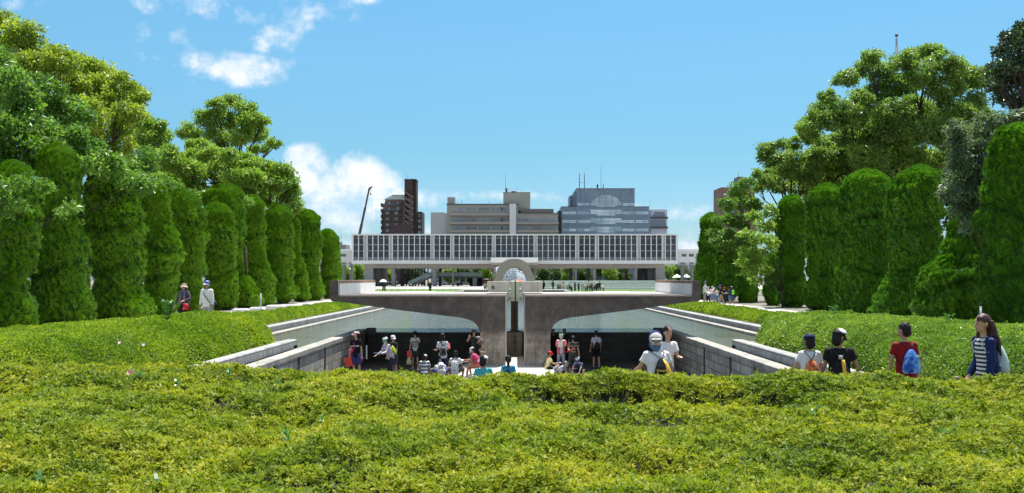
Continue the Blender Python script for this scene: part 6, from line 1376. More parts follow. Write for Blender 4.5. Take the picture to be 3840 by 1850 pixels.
p = person(3700, 11.3, 1.58, 96, 'girl with long wavy brown hair, navy jacket and striped top at the right edge', hf=1.06, w=.95, vox=.011, head=(6, -2), arms=((4, 8, 12, 4), (-4, 4, 30, 0)), top=('tee', pattern_mat('navy_white_stripe', 'stripe', (.80, .80, .80), (.02, .02, .05), 62)), bot=('shorts', (.05, .06, .10)), hair=('long', 1), sk=0)
S = p['S']; P_, u_, X_v, fr_ = p['P'], p['u'], p['X'], p['front']; m = MB()
eltube(m, [P_ - u_ * .22 - fr_ * .045, P_ - fr_ * .045, P_ + u_ * .2 - fr_ * .03, P_ + u_ * .40 - fr_ * .015, P_ + u_ * .47 - fr_ * .02], [.185, .185, .17, .168, .09], [.10, .105, .10, .095, .06], X_v)
for s, (q, e, wr, d2) in zip((-1, 1), p['A']): m.tube([q - X_v * s * .03, q, (q + e) / 2, e, wr], [.073, .073, .064, .056, .045], 10)
for i in range(len(m.v)): m.v[i] = tuple(Vector(m.v[i]) * S)
me = remeshed(m, .014, 2); me.materials.append(cm((.010, .022, .115), .6)); link('jacket', me, p['root'])
bg_, c = backpack(p, pattern_mat('pale_balloon_print', 'blotch', (.55, .62, .60), (.42, .62, .78), 7, (.70, .72, .70)), 'pale drawstring bag with light blue print on the long haired girl', 1.0, .03, strap=flat('white_cord', (.7, .7, .68)))
sheet(p, hand(p, 1) + Vector((0, .04, .02)), (20, 0, 0), .14, .18, pattern_mat('red_white_booklet', 'blotch', (.70, .03, .03), (.75, .75, .75), 14, (.6, .65, .7)), 'red and white booklet in the long haired girl\'s hand', 'booklet', 'booklet', .012)
# ---------- boys at the top of the court ramp
p = person(2468, 12.9, 1.36, 8, 'boy in a backwards blue and cream cap with a black and yellow bag', hf=1.25, w=1.1, lean=14, vox=.011, head=(20, 178), arms=((10, 28, 60, 20), (10, 25, 30, 10)), top=('loose', WHT), bot=('shorts', (.05, .06, .10)), hair=('short', 0), sk=0, z0=-.13)
S = p['S']
def capface(fr):
    hc, S, hf = fr['hc'], fr['S'], fr['hf']; HB = Matrix.Rotation(R(170), 3, 'Z') @ Matrix.Rotation(R(-40), 3, 'X')
    def hb(x_, y_, z_): return (hc + HB @ Vector((x_ * hf, y_ * hf, z_ * hf))) * S
    m = MB(); m.ell(hb(0, -.012, .04), tuple(q * hf * S for q in (.098, .115, .098)), 24, 10, rot=HB, zmin=-.2); ca = m.build('cap', cm((.02, .03, .15)), fr['root'])
    m = MB(); m.ell(hb(0, .012, .045), tuple(q * hf * S for q in (.094, .100, .097)), 24, 10, rot=HB, zmin=-.1); m.build('cap_front', cm((.62, .60, .52)), ca)
    vs = []; n = 11
    for j in range(5):
        for i in range(n):
            a = PI * i / (n - 1); ro = 1 + .75 * j / 4 * (math.sin(a) ** .6); vs.append(hb(math.cos(a) * .088, math.sin(a) * .105 * ro, .012 - .012 * j - .025 * abs(math.cos(a)) ** 2 * j / 4))
    fs = [(j * n + i, j * n + i + 1, (j + 1) * n + i + 1, (j + 1) * n + i) for j in range(4) for i in range(n - 1)]
    k = len(vs); vs += [v_ - HB @ Vector((0, 0, .006)) for v_ in vs]; fs += [tuple(k + q for q in reversed(f)) for f in fs]
    m = MB(); m.add(vs, fs, 0, True); m.build('brim', cm((.10, .19, .30)), ca)
    E = HB @ Matrix.Rotation(R(62), 3, 'X') @ Matrix.Rotation(R(180), 3, 'Y')
    nrm = HB @ Vector((0, 1, .28)).normalized(); upv = (HB @ Vector((0, -.28, 1))).normalized(); rt = upv.cross(nrm); M3 = Matrix((rt, upv, nrm)).transposed().to_euler()
    c0 = hb(0, .012, .045)
    m = MB(); w2, h2 = .062 * hf * S, .046 * hf * S; cc = c0 + nrm * .102 * hf * S
    m.add([cc - rt * w2 - upv * h2, cc + rt * w2 - upv * h2, cc + rt * w2 + upv * h2, cc - rt * w2 + upv * h2, cc - rt * w2 - upv * h2 - nrm * .02, cc + rt * w2 - upv * h2 - nrm * .02, cc + rt * w2 + upv * h2 - nrm * .02, cc - rt * w2 + upv * h2 - nrm * .02], [(0, 1, 2, 3), (0, 4, 5, 1), (1, 5, 6, 2), (2, 6, 7, 3), (3, 7, 4, 0)]); m.build('cap_badge', cm((.78, .78, .74)), ca)
    text_mesh('NEW YORK', .036 * S, 'badge_lettering', M_eye, ca, tuple(cc + upv * .026 * S + nrm * .003), M3, .001, bold=.0015); text_mesh('CITY', .036 * S, 'badge_lettering', M_eye, ca, tuple(cc - upv * .004 * S + nrm * .003), M3, .001, bold=.0015)
    m = MB()
    for dz in (-.032, -.045): a = cc + upv * dz * S + nrm * .003; m.add([a - rt * w2 * .85 - upv * .003, a + rt * w2 * .85 - upv * .003, a + rt * w2 * .85 + upv * .003, a - rt * w2 * .85 + upv * .003], [(0, 1, 2, 3)])
    m.build('badge_stripe', flat('badge_red', (.5, .06, .04)), ca)
capface(p)
bg_, c = backpack(p, cm((.012, .012, .012), .35), 'glossy black drawstring bag with yellow panel and yellow lettering', 1.05, .07, dx=.03)
m = MB(); eltube(m, [(c + p['u'] * a - p['front'] * b_ + p['X'] * dx) * S for a, b_, dx in ((.18, .02, .02), (.08, .075, .06), (-.06, .095, .085), (-.2, .07, .10))], [.012, .026, .034, .034], [.01] * 4, p['X'], 8); m.build('yellow_panel', flat('yellow_nylon', (.75, .50, .06)), bg_)
M3 = Matrix((p['X'], p['u'], -p['front'])); M3 = Matrix((-(-p['X']), p['u'], p['X'].cross(p['u']))).transposed()
text_mesh('Champion', .05 * S, 'bag_lettering', flat('yellow_print', (.85, .62, .10)), bg_, tuple((c - p['u'] * .03 - p['front'] * .102 - p['X'] * .035) * S), Matrix((p['X'], p['u'], p['X'].cross(p['u']))).transposed().to_euler(), .001, bold=.001)
p = person(2500, 15.4, 1.46, 195, 'dark haired boy in a white tee facing the camera behind the backwards cap', hf=1.08, w=.9, vox=.012, head=(4, 10), arms=((20, 8, 95, -15), (20, 10, 100, -20)), top=('tee', WHT), bot=('shorts', (.1, .1, .12)), hair=('short', 0), z0=-.24)
p = person(2652, 16.0, 1.15, 0, 'person seated low behind the hedge with only a white and blue cap showing', hf=1.15, seat=.12, legs=SIT, head=(10, 0), vox=.014, top=('tee', (.7, .7, .7)), hat=('cap', (.60, .66, .72), (.3, .4, .5)), hair=('short', 0), z0=-.45)
p = person(1812, 19.0, 1.42, 0, 'seated person in a white cap and turquoise shirt, left of the monument slot', hf=1.12, seat=.10, legs=SIT, vox=.012, head=(14, -12), top=('tee', (.06, .42, .46)), bot=('shorts', (.1, .1, .12)), hat=('cap', (.85, .83, .76), (.85, .83, .76), 60), hair=('bob', 0), z0=-.42)
p = person(1906, 24.0, 1.40, 0, 'seated person in a black cap and sky blue shirt in front of the monument slot', hf=1.15, seat=.12, legs=SIT, vox=.012, head=(10, 0), top=('tee', (.04, .30, .50)), bot=('shorts', (.05, .05, .06)), hat=('cap', (.015, .012, .014)), hair=('pony', 0), z0=-.86)
backpack(p, cm((.02, .03, .06)), 'dark narrow bag on the sky blue shirt of the seated child', .6, -.05)
# ---------- children in the sunken court, left
G1 = None
p = person(1337, 28.0, 1.53, 172, 'girl in a pink cap and black tee, leftmost in the court', w=.88, vox=.012, head=(-4, -68), arms=((4, 10, 8, 6), (6, 10, 6, 6)), top=('tee', BLK, -.13), bot=('shorts', (.05, .07, .22)), hat=('cap', (.72, .62, .60), (.80, .42, .36), 0), hair=('pony', 0), prints=(('FESTIVAL', .058, 0, .27, M_wh),), sk=0)
sheet(p, hand(p, 1) + Vector((.03, .02, -.13)), (80, 12, 8), .25, .31, M_red, 'red folder hanging from the hand of the leftmost girl in the black tee')
m = MB(); m.tube([local(p, p['sh'][1] + p['u'] * .05), local(p, p['P'] + p['u'] * .25 + p['front'] * .14), local(p, p['P'] - p['X'] * -.17 + p['u'] * 0 + p['front'] * .02)], .012, 6); m.ell(local(p, p['P'] + p['X'] * .22 - p['front'] * .03 + p['u'] * .02), (.07, .09, .15)); held(p, 'shoulder_bag', m, flat('pink_vinyl', (.70, .07, .22), .4), 'pink bag on a pink strap across the leftmost girl', 'bag')
m = MB(); m.ell(local(p, hand(p, 0) + Vector((0, .02, -.05))), (.05, .04, .07)); m.tube([local(p, hand(p, 0)), local(p, hand(p, 0) + Vector((0, .02, -.1)))], .01, 5); held(p, 'pouch', m, flat('violet_pouch', (.20, .04, .25)), 'small violet pouch in the left hand of the leftmost girl', 'pouch')
p = person(1478, 29.6, 1.42, 150, 'boy in a white cap and dark tee half hidden behind the masked child', w=.9, vox=.014, head=(8, 20), arms=((10, 12, 60, 0), (8, 12, 20, 6)), top=('tee', (.03, .035, .045)), bot=('shorts', (.05, .05, .07)), hat=('cap', (.82, .80, .80), (.80, .80, .82), 40), sk=1)
p = person(1464, 27.8, 1.38, 128, 'masked child in a green and white cap and plaid shirt bending forward', w=.92, lean=20, vox=.012, head=(24, 12), arms=((30, 10, 80, 10), (26, 8, 62, 4)), top=('long', pattern_mat('violet_plaid', 'plaid', (.70, .70, .78), (.10, .12, .30), 70, (.35, .12, .14))), bot=('long', (.03, .035, .05)), hat=('cap', (.80, .80, .78), (.04, .42, .16)), mask=True, sk=1)
backpack(p, flat('neon_yellow_bag', (.62, .80, .04), .5), 'neon yellow drawstring bag on the masked child', .85, .02)
sheet(p, hand(p, 0) + Vector((0, .08, .03)), (8, 0, 0), .2, .28, flat('blue_board', (.15, .45, .65), .5), 'light blue clipboard held out by the masked child', 'clipboard', 'clipboard')
sheet(p, hand(p, 0) + Vector((.01, .06, .045)), (10, 0, 8), .17, .24, M_paper, 'white paper lying on the light blue clipboard', 'paper_sheet', 'paper')
p = person(1557, 35.6, 1.50, 178, 'girl in a dark cap and lettered white tee, hand raised to her face', w=.88, vox=.013, head=(4, 6), arms=((50, 20, 150, -35), (3, 12, 4, 8)), top=('tee', (.62, .66, .62)), bot=('shorts', (.04, .05, .045)), hat=('cap', BLK), hair=('short', 0), prints=(('FEMALE', .075, 0, .30, M_eye), ('BRAIN', .07, 0, .20, flat('teal_print', (.03, .14, .20))), ('GAME', .07, 0, .10, M_eye)))
sheet(p, hand(p, 1) + Vector((.0, .04, -.10)), (88, 4, 4), .21, .30, M_red, 'red folder held low by the girl in the lettered white tee')
m = MB(); eltube(m, [local(p, hand(p, 1) + Vector((.02, .03, z_))) for z_ in (-.24, -.30, -.42, -.52, -.56)], [.02, .06, .10, .11, .07], [.02, .03, .05, .05, .03], (1, 0, 0)); held(p, 'drawstring_bag', m, flat('pale_yellow_bag', (.62, .66, .36), .6), 'pale yellow drawstring bag hanging under the red folder', 'bag')
p = person(1591, 30.0, 1.35, 0, 'child in a cream cap and striped tee crouching at the hedge', seat=.10, legs=SITF, lean=18, vox=.014, head=(14, -20), top=('tee', pattern_mat('blue_cream_stripe', 'stripe', (.66, .66, .62), (.08, .12, .20), 28)), bot=('shorts', (.1, .1, .1)), hat=('cap', (.78, .72, .66), (.78, .72, .66), 50), hair=('bob', 0))
p = person(1655, 27.0, 1.35, 10, z0=-.86, label='child folded forward with a white and violet bag over the back', seat=.06, legs=SITF, lean=68, vox=.014, head=(40, 0), top=('tee', (.70, .66, .66)), bot=('shorts', (.08, .09, .2)), hair=('short', 0))
backpack(p, pattern_mat('violet_print', 'blotch', (.10, .09, .28), (.60, .58, .62), 12, (.75, .72, .74)), 'white bag with violet print on the folded forward child', .85, .0)
p = person(1661, 31.2, 1.68, 20, 'girl in a dark cap with a spotted backpack reading from a red folder', w=.9, vox=.013, head=(10, -28), arms=((10, 12, 90, 0), (22, 14, 95, 10)), top=('tee', (.72, .72, .76)), bot=('long', (.03, .04, .09)), hat=('cap', (.02, .02, .035)), hair=('bob', 0))
backpack(p, pattern_mat('white_dots_on_black', 'dots', (.015, .015, .015), (.75, .75, .75), 22), 'black backpack with white spots on the reading girl', .8, .05, kind='pack', dx=-.05)
sheet(p, hand(p, 1) + Vector((.03, .10, .08)), (45, 10, 0), .24, .26, flat('deep_red_folder', (.45, .03, .04)), 'dark red folder held open by the girl with the spotted backpack')
p = person(1706, 29.0, 1.42, -4, 'seated child in a white tee with a white backpack of dark dots', seat=.18, legs=SITF, lean=12, vox=.013, head=(26, 10), arms=((30, 20, 70, 10), (24, 20, 60, 0)), top=('tee', WHT), bot=('shorts', (.12, .13, .10)), hat=('cap', BLK, BLK, 0), hair=('bob', 0))
backpack(p, pattern_mat('dark_dots_on_white', 'dots', (.74, .74, .72), (.10, .09, .09), 13), 'white dotted backpack on the seated child in a white tee', .9, .02, kind='pack')
p = person(1778, 34.2, 1.66, 175, 'tall dark figure raising both arms behind the girl who drinks', w=.9, vox=.016, head=(-2, 0), arms=((40, 55, 160, -10), (60, 20, 140, -20)), top=('tee', (.03, .03, .035)), bot=('skirt', (.08, .08, .10)), hat=('cap', BLK), sk=3)
p = person(1789, 32.0, 1.53, -86, 'girl in a grey cap and black top drinking beside the monument leg', w=.85, vox=.013, head=(2, 0), arms=((62, 2, 165, -8), (15, 4, 80, -50)), top=('tee', BLK), bot=('skirt', (.22, .23, .30)), hat=('cap', (.30, .29, .30)), hair=('pony', 0), sk=1)
backpack(p, flat('grey_bag_cloth', (.15, .14, .17)), 'dim grey backpack on the girl drinking beside the leg', .75, .03)
p = person(1795, 30.2, 1.40, 82, 'girl in a white and blue cap and pink top sketching', seat=.34, legs=((84, 8, 8, 0), (95, 6, -10, 0)), lean=24, vox=.013, head=(40, 0), arms=((30, 6, 80, 0), (40, 6, 85, 0)), top=('tee', (.80, .10, .20)), bot=('shorts', (.6, .25, .15)), hat=('cap', (.80, .80, .84), (.75, .78, .9)), hair=('pony', 0))
sheet(p, hand(p, 1) + Vector((-.05, .06, .02)), (8, 0, 0), .26, .22, M_paper, 'white drawing pad on the knees of the girl in pink', 'drawing_pad', 'pad')
# ---------- children right of the leg
p = person(2074, 37.0, 1.50, 180, 'dark silhouetted person in deep shade touching the right monument leg', vox=.02, top=('tee', (.02, .02, .02)), bot=('long', (.02, .02, .02)), hair=('bob', 0), sk=3)
p = person(2117, 37.4, 1.50, 170, 'dark silhouetted person in deep shade behind the pink jacket', vox=.02, top=('tee', (.03, .03, .03)), bot=('long', (.02, .02, .02)), hair=('short', 0), sk=3)
p = person(2104, 34.3, 1.50, 182, 'woman in a pale green cap and pink jacket reading a white sheet', w=.92, vox=.013, head=(28, 0), arms=((28, 10, 115, -30), (28, 12, 110, -35)), top=('tee', (.62, .60, .64)), bot=('long', (.34, .35, .46)), hat=('cap', (.52, .62, .56), (.50, .60, .56)), hair=('short', 0), z0=-1.5)
S = p['S']; m = MB()
for s in (-1, 1):
    eltube(m, [p['P'] - p['u'] * .10 + p['X'] * s * .105, p['P'] + p['u'] * .15 + p['X'] * s * .10, p['P'] + p['u'] * .32 + p['X'] * s * .10, p['P'] + p['u'] * .45 + p['X'] * s * .09], [.07, .065, .07, .05], [.135, .12, .125, .10], p['X']); q, e, wr, d2 = p['A'][(s + 1) // 2]; m.tube([q, q.lerp(e, .8)], [.07, .07], 8)
for i in range(len(m.v)): m.v[i] = tuple(Vector(m.v[i]) * S)
me = remeshed(m, .016, 1); me.materials.append(cm((.62, .14, .19))); link('jacket', me, p['root'])
sheet(p, (p['A'][0][2] + p['A'][1][2]) / 2 + Vector((.06, .10, .03)), (65, 0, -6), .20, .26, M_paper, 'white sheet held up by the woman in the pink jacket', 'paper_sheet', 'paper')
p = person(2148, 33.4, 1.46, 184, 'child in a dark cap and grey lettered tee holding out a red folder', w=1.0, vox=.013, head=(26, 10), arms=((4, 14, 8, 8), (30, 14, 80, -10)), top=('loose', (.06, .062, .05)), bot=('capri', (.06, .065, .065)), hat=('cap', (.02, .02, .04)), prints=(('LITTLEWOOD', .06, 0, .34, flat('cream_print', (.45, .42, .30))), ('87', .13, 0, .22, bpy.data.materials['cream_print']), ('TIMES', .07, 0, .10, bpy.data.materials['cream_print'])), shoe=1)
sheet(p, hand(p, 1) + Vector((.0, .07, .03)), (25, 18, 10), .34, .16, M_red, 'red folder held out by the child in the grey lettered tee', th=.02)
p = person(2236, 35.8, 1.50, 4, 'boy in a white shirt and black shorts facing the dark wall', w=.92, vox=.013, head=(4, 0), arms=((4, 14, 12, 8), (8, 16, 24, 0)), top=('tee', (.62, .66, .74)), bot=('shorts', (.015, .015, .02)), shoe=1)
backpack(p, cm((.010, .010, .012)), 'black drawstring bag on the boy facing the dark wall', 1.0, .12)
p = person(2060, 33.6, 1.30, -82, 'child in a red cap and yellow tee sitting on the pavement edge with papers', x=1.18, seat=.0, z0=-1.3, legs=((86, 8, 20, 0), (80, 6, 10, 0)), lean=14, vox=.013, head=(10, 0), arms=((30, 8, 80, 0), (30, 10, 75, 6)), top=('tee', (.82, .74, .36)), bot=('shorts', (.03, .03, .035)), hat=('cap', (.80, .02, .03), (.80, .02, .03)), sk=1, hf=1.1)
backpack(p, flat('tan_black_bag', (.10, .07, .03), .5), 'small tan and black bag on the child in the red cap', .6, .12)
sheet(p, hand(p, 0) + Vector((.05, .04, .03)), (5, 0, 0), .22, .26, M_red, 'red folder on the lap of the child in the red cap', th=.02)
sheet(p, hand(p, 0) + Vector((.04, .05, .055)), (8, 4, 6), .18, .22, M_paper, 'white paper on the red folder on the lap', 'paper_sheet', 'paper')
p = person(2088, 32.6, 1.32, 238, 'child in a grey cap and pale blue shirt bent over beside the red capped child', seat=.10, legs=SITF, lean=50, vox=.013, head=(46, 0), top=('tee', (.50, .55, .64)), bot=('shorts', (.06, .08, .12)), hat=('cap', (.42, .36, .38), (.5, .3, .3), 0))
backpack(p, pattern_mat('sand_pink_bag', 'blotch', (.45, .42, .34), (.60, .45, .40), 9, (.55, .52, .46)), 'sand coloured bag on the back of the bent child in pale blue', .85, .04)
p = person(2180, 33.0, 1.36, 150, 'child in a white and navy cap and blue tee writing on the ground', seat=.12, legs=SITF, lean=36, vox=.014, head=(40, 0), arms=((50, 10, 40, 0), (50, 10, 40, 0)), top=('tee', (.05, .08, .15)), bot=('shorts', (.03, .04, .07)), hat=('cap', (.66, .70, .78), (.05, .08, .25)))
sheet(p, (-.05, .45, .07), (6, 0, 10), .22, .28, M_paper, 'white paper on the ground before the child in the blue tee', 'paper_sheet', 'paper')
# ---------- couple by the left junipers
p = person(692, 32.6, 1.66, 172, 'woman in a sun hat, dark cardigan and black skirt on the left path', x=PX(692, 32.6), z0=.2, w=1.0, vox=.012, head=(-14, 4), arms=((20, 26, 72, -35), (-8, 26, 4, 22)), legs=((10, 4, 2, 2), (-12, 4, -20, 2)), top=('long', (.09, .075, .085), -.08), bot=('dress', (.008, .008, .010)), hat=('bucket', (.36, .22, .17), (.72, .62, .52)), hair=('bob', 0), scarf=pattern_mat('violet_grey_scarf', 'stripe', (.30, .27, .36), (.07, .07, .16), 40), shoe=1)
m = MB(); wr = p['A'][0][2]; c0 = Vector(wr) * p['S'] + Vector((-.05, .03, 0))
eltube(m, [c0 + Vector((-.03, 0, z_)) for z_ in (-.10, -.20, -.32)], [.07, .10, .115], [.04, .055, .06], (1, 0, 0)); held(p, 'handbag', m, flat('bright_red_leather', (.62, .015, .035), .4), 'bright red handbag on the forearm of the woman in the sun hat', 'handbag')
p = person(778, 32.2, 1.76, 174, 'man in a blue and white cap and white long sleeved shirt on the left path', z0=.2, w=.95, vox=.012, head=(0, -22), arms=((4, 14, 8, 6), (0, 12, 6, 8)), top=('long', (.90, .90, .92), -.12), bot=('long', (.42, .42, .41)), hat=('cap', (.06, .14, .50), (.62, .68, .80)), hair=('short', 2), sk=3)
m = MB(); m.tube([local(p, p['sh'][1] + p['u'] * .06 - p['X'] * .04), local(p, p['P'] + p['u'] * .30 + p['front'] * .15 + p['X'] * .05), local(p, p['P'] + p['u'] * .02 + p['front'] * .12 - p['X'] * .15)], .014, 6); m.ell(local(p, p['P'] - p['X'] * .25 - p['front'] * .0), (.06, .10, .09)); held(p, 'shoulder_bag', m, flat('dark_blue_bag', (.03, .04, .07)), 'dark shoulder bag slung across the man in white', 'bag')
# ---------- group reading sheets beside the right wing
def grp(px, Y, h, yaw, lb, **k): 
    k.setdefault('vox', .02); k.setdefault('z0', .2); return person(px, Y, h, yaw, lb, group='visitors reading beside the right wing', **k)
p = grp(2642, 62, 1.66, -95, 'old man in a dark flat cap, white shirt and beige trousers', head=(16, 0), arms=((25, 6, 80, 0), (25, 6, 80, 0)), top=('tee', WHT), bot=('long', (.30, .28, .24)), hat=('cap', (.04, .06, .05)), hair=('short', 2), w=1.05)
sheet(p, hand(p, 1) + Vector((0, .08, .06)), (30, 0, 0), .3, .22, M_paper, 'white sheet held by the old man in the flat cap', 'paper_sheet', 'paper')
for (px, Y, h, yaw, lb, kw, pap) in (
    (2656, 65.5, 1.26, 170, 'child in a lilac cap and grey top beside the old man', dict(hat=('cap', (.45, .42, .66), (.8, .78, .8)), top=('tee', (.50, .50, .56)), bot=('long', (.02, .025, .06)), head=(25, 0)), 'white sheet of the child in the lilac cap'),
    (2670, 66.5, 1.28, 190, 'child in a grey cap and pink top in the middle of the readers', dict(hat=('cap', (.50, .58, .58)), top=('tee', (.66, .45, .45)), bot=('skirt', (.16, .2, .3)), head=(25, 0)), 'pale pink sheet of the child in the grey cap'),
    (2680, 63.0, 1.21, 60, 'child in a white and brown cap and blue dress among the readers', dict(hat=('cap', (.80, .80, .82), (.8, .8, .8)), top=('tee', (.20, .30, .46)), bot=('skirt', (.13, .22, .40)), head=(20, 0)), 'big white sheet of the child in the blue dress'),
    (2690, 62.0, 1.25, 75, 'bareheaded child in a white tee and jeans among the readers', dict(top=('tee', WHT), bot=('long', (.09, .17, .30)), head=(20, 0)), 'white sheet of the child in jeans'),
    (2704, 61.5, 1.41, 70, 'person in a violet blue cap, black top and tan trousers', dict(hat=('cap', (.13, .07, .62), (.13, .07, .62)), top=('tee', (.012, .012, .02)), bot=('long', (.36, .26, .17)), head=(18, 0), legs=((14, 4, 4, 2), (-16, 4, -20, 2))), None),
    (2716, 64.5, 1.23, 160, 'child in a red cap half hidden behind the tan trousers', dict(hat=('cap', (.55, .03, .04)), top=('tee', (.03, .03, .04)), bot=('long', (.02, .02, .05)), head=(20, 0)), None),
    (2735, 60.5, 1.28, 85, 'boy in a black cap and dark tee reading a sheet near the junipers', dict(hat=('cap', BLK), top=('tee', (.03, .05, .10)), bot=('shorts', (.08, .16, .36)), head=(25, 0), sk=3), 'white sheet of the boy in the black cap'),
    (2746, 62.1, 1.32, 10, 'boy in a white and brown cap and navy top', dict(hat=('cap', (.80, .80, .80), (.2, .08, .06), -60), top=('tee', (.015, .025, .10)), bot=('shorts', (.05, .09, .18)), sk=3), None)):
    p = grp(px, Y, h, yaw, lb, arms=((30, 8, 85, -10), (30, 8, 85, -10)), **kw)
    if pap: sheet(p, hand(p, 1) + Vector((0, .08, .06)), (40, 0, 0), .34, .24, M_paper, pap, 'paper_sheet', 'paper')
    if 'navy top' in lb: backpack(p, flat('acid_green_bag', (.25, .85, .03), .5), 'acid green bag on the boy in the navy top', .9, .0, kind='pack')
# ---------- far visitors, a few pixels tall
def far(px, Y, h, yaw, lb, tc_, bc, hat=None, gr='visitors on the far lawn', vox=.028, **k): k.setdefault('w', 1.5); k.setdefault('hf', 1.3); return person(px, Y, h, yaw, lb, z0=k.pop('z0', .01), vox=vox, group=gr, top=(k.pop('tk', 'tee'), tc_), bot=(k.pop('bk', 'long'), bc), hat=hat, **k)
W_ = (.78, .78, .78); c_ = lambda c: ('cap', c)
for a in ((2038, 143, 1.66, -60, 'man in black standing right beside the concrete bowl', BLK, BLK, None, dict(tk='long')), (2074, 141, 1.80, 100, 'tall man in a dark suit jacket gesturing left', (.05, .06, .07), (.1, .12, .14), None, dict(tk='long', arms=((40, 8, 80, 0), (5, 8, 8, 6)))),
          (2094, 142, 1.35, 160, 'child in a beige cap just right of the suited man', (.35, .33, .34), BLK, c_((.5, .48, .4)), {}), (2102, 143, 1.25, 90, 'child in an orange red top in the far crowd', (.70, .16, .08), (.2, .2, .25), c_((.30, .12, .14)), {}),
          (2112, 141, 1.42, 200, 'person in a wide dark red hat and white top', (.75, .76, .82), (.30, .36, .52), ('wide', (.22, .05, .08)), {}), (2127, 142, 1.35, 120, 'child in a white hat and cream top left of the green cap', (.76, .75, .70), (.4, .35, .2), ('bucket', W_), {}),
          (2137, 144, 1.3, 190, 'child in a violet cap in the far crowd', (.18, .16, .22), BLK, c_((.30, .22, .36)), {}), (2143, 141, 1.45, 60, 'child in a green cap and white top with a teal bag', (.7, .74, .76), (.05, .1, .1), c_((.25, .45, .28)), {}),
          (2156, 143, 1.62, 80, 'man in a white cap and navy tee with slung bag', (.035, .045, .09), BLK, c_(W_), {}), (2170, 142, 1.48, 110, 'boy in a white cap and black top left of the couple', (.03, .03, .03), BLK, c_(W_), {}),
          (2186, 143, 1.50, 180, 'person in a white cap with a dark mask and pale top', (.6, .56, .58), (.6, .6, .6), c_(W_), {}), (2189, 138.5, 1.15, 170, 'small child in pale clothes in front of the crowd', (.5, .42, .42), (.72, .72, .72), None, {}), (2196, 142, 1.3, 150, 'child in a white tee beside the tall grey shirt', W_, BLK, None, {}),
          (2208, 139, 1.74, 10, 'tall man in a pale grey shirt seen from behind', (.58, .55, .55), BLK, None, dict(w=1.4)), (2216, 143, 1.5, 170, 'person in a red brown cap right of the grey shirted man', (.25, .16, .15), BLK, c_((.45, .14, .10)), {}),
          (2228, 144, 1.52, 190, 'person in a white hat and white top in the crowd', W_, (.3, .3, .3), ('bucket', W_), {}), (2240, 141, 1.45, 150, 'person in a white hat and black clothes near the wheelchair', BLK, BLK, ('bucket', (.75, .66, .62)), {}), (2247, 142, 1.62, 185, 'dark haired adult in black leaning over', BLK, BLK, None, dict(lean=18)),
          (2262, 141, 1.15, 80, 'child bending forward under a white cloth at the crowd\'s right end', W_, BLK, c_((.8, .74, .74)), dict(lean=50))):
    far(*a[:8], **a[8])
# wheelchair
t = empty('wheelchair', (PX(2232, 138), 138, .01), R(20), 'black wheelchair parked in front of the far crowd', 'wheelchair')
for s in (-1, 1):
    m = MB(); m.tube([(s * .28, .32 * math.cos(a), .33 + .32 * math.sin(a)) for a in [2 * PI * i / 20 for i in range(21)]], .03, 5); m.build('wheel', M_shoe_k, t)
m = MB(); m.bev(-.25, .25, -.1, .3, .42, .5, .02); m.bev(-.25, .25, -.15, -.1, .45, .95, .02); m.build('seat', M_shoe_k, t)
p = far(1440, 139, 1.38, 10, 'person in a patterned brown top sitting under a white parasol', pattern_mat('leaf_print', 'blotch', (.10, .08, .05), (.30, .25, .18), 16, (.5, .45, .38)), BLK, None, seat=.35, legs=SIT)
t = empty('parasol', (PX(1437, 139), 139, .01), 0, 'white parasol held over the person sitting on the lawn', 'parasol'); n = 8
m = MB(); vs = [(0, 0, 2.0)] + [(1.0 * q * math.cos(2 * PI * k / n), 1.0 * q * math.sin(2 * PI * k / n), z_) for q, z_ in ((.55, 1.88), (1.0, 1.55)) for k in range(n)]
m.add(vs, [(0, 1 + k, 1 + (k + 1) % n) for k in range(n)] + [(1 + k, 9 + k, 9 + (k + 1) % n, 1 + (k + 1) % n) for k in range(n)]); o = m.build('canopy', cm((.8, .76, .72)), t); o.scale = (.62, .62, .95)
m = MB(); m.tube([(0, 0, .8), (0, 0, 1.92)], .015, 5); m.build('handle', M_shoe_k, t)
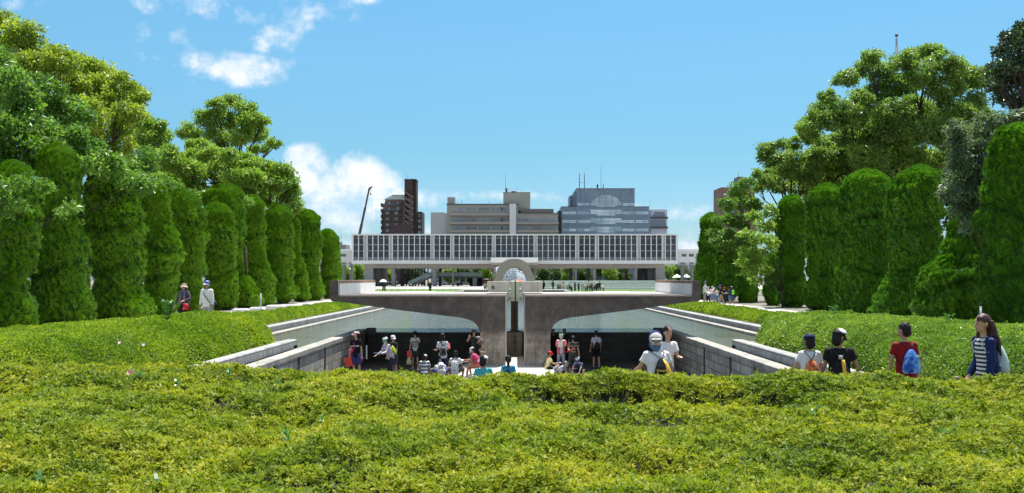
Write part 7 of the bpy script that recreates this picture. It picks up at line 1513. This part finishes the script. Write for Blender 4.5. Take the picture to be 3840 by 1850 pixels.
far(1613, 140, 1.62, 150, 'man in a beige hat and dark jacket with a pink bag on the far lawn', (.05, .05, .07), BLK, ('bucket', (.62, .50, .32)), tk='long')
far(1820, 139, 1.55, 160, 'person in pale pink under a dark umbrella beside the bowl', (.60, .45, .52), (.1, .08, .1), None)
t = empty('umbrella', (PX(1822, 139) + .1, 138.9, .01), 0, 'dark umbrella over the person in pale pink', 'umbrella'); n = 8
m = MB(); vs = [(0, 0, 2.05)] + [(.55 * math.cos(2 * PI * k / n), .55 * math.sin(2 * PI * k / n), 1.82) for k in range(n)]; m.add(vs, [(0, 1 + k, 1 + (k + 1) % n) for k in range(n)]); m.build('canopy', flat('dark_plum', (.05, .025, .04)), t)
m = MB(); m.tube([(0, 0, 1.0), (0, 0, 2.02)], .015, 5); m.build('shaft', M_shoe_k, t)
far(1405, 140, 1.3, 120, 'person in blue and orange half hidden behind the left upstand', (.20, .35, .5), (.6, .25, .1), None)
GU = 'people in the street under the museum'
for (px, yw, tc_, lb) in ((1456, 170, W_, 'white shirted person nearest the left piers'), (1464, 0, (.5, .62, .6), 'person in pale green beside the white shirts'), (1471, 180, W_, 'white shirted person in the middle of the street group'), (1480, 190, (.4, .1, .1), 'person in dark red in the street group'), (1487, 180, W_, 'white shirted person at the right of the street group'),
                          (1589, 20, (.3, .3, .35), 'dark haired person under the stairs'), (1716, 180, (.75, .4, .4), 'person in pink white top left of the dark panel'), (1723, 170, (.6, .62, .7), 'person in pale blue shirt left of the dark panel'), (1731, 0, (.08, .09, .12), 'person in dark clothes beside the pale blue shirt')):
    far(px, 236, 1.7, yw, lb, tc_, (.06, .05, .06), None, GU, .06)
for (px, tc_, lb) in ((1645, (.4, .38, .38), 'person standing on the walkway at its left'), (1673, (.1, .12, .12), 'person walking with wide steps on the walkway'), (1749, (.02, .03, .04), 'dark pair of shoulders leaning on the walkway rail'), (1780, (.06, .09, .09), 'left one of two people at the right end of the walkway'), (1786, (.08, .12, .12), 'right one of two people at the right end of the walkway')):
    far(px, 236.5, 1.72, 180, lb, tc_, (.05, .05, .07), None, 'people on the museum walkway', .06, z0=zw1)
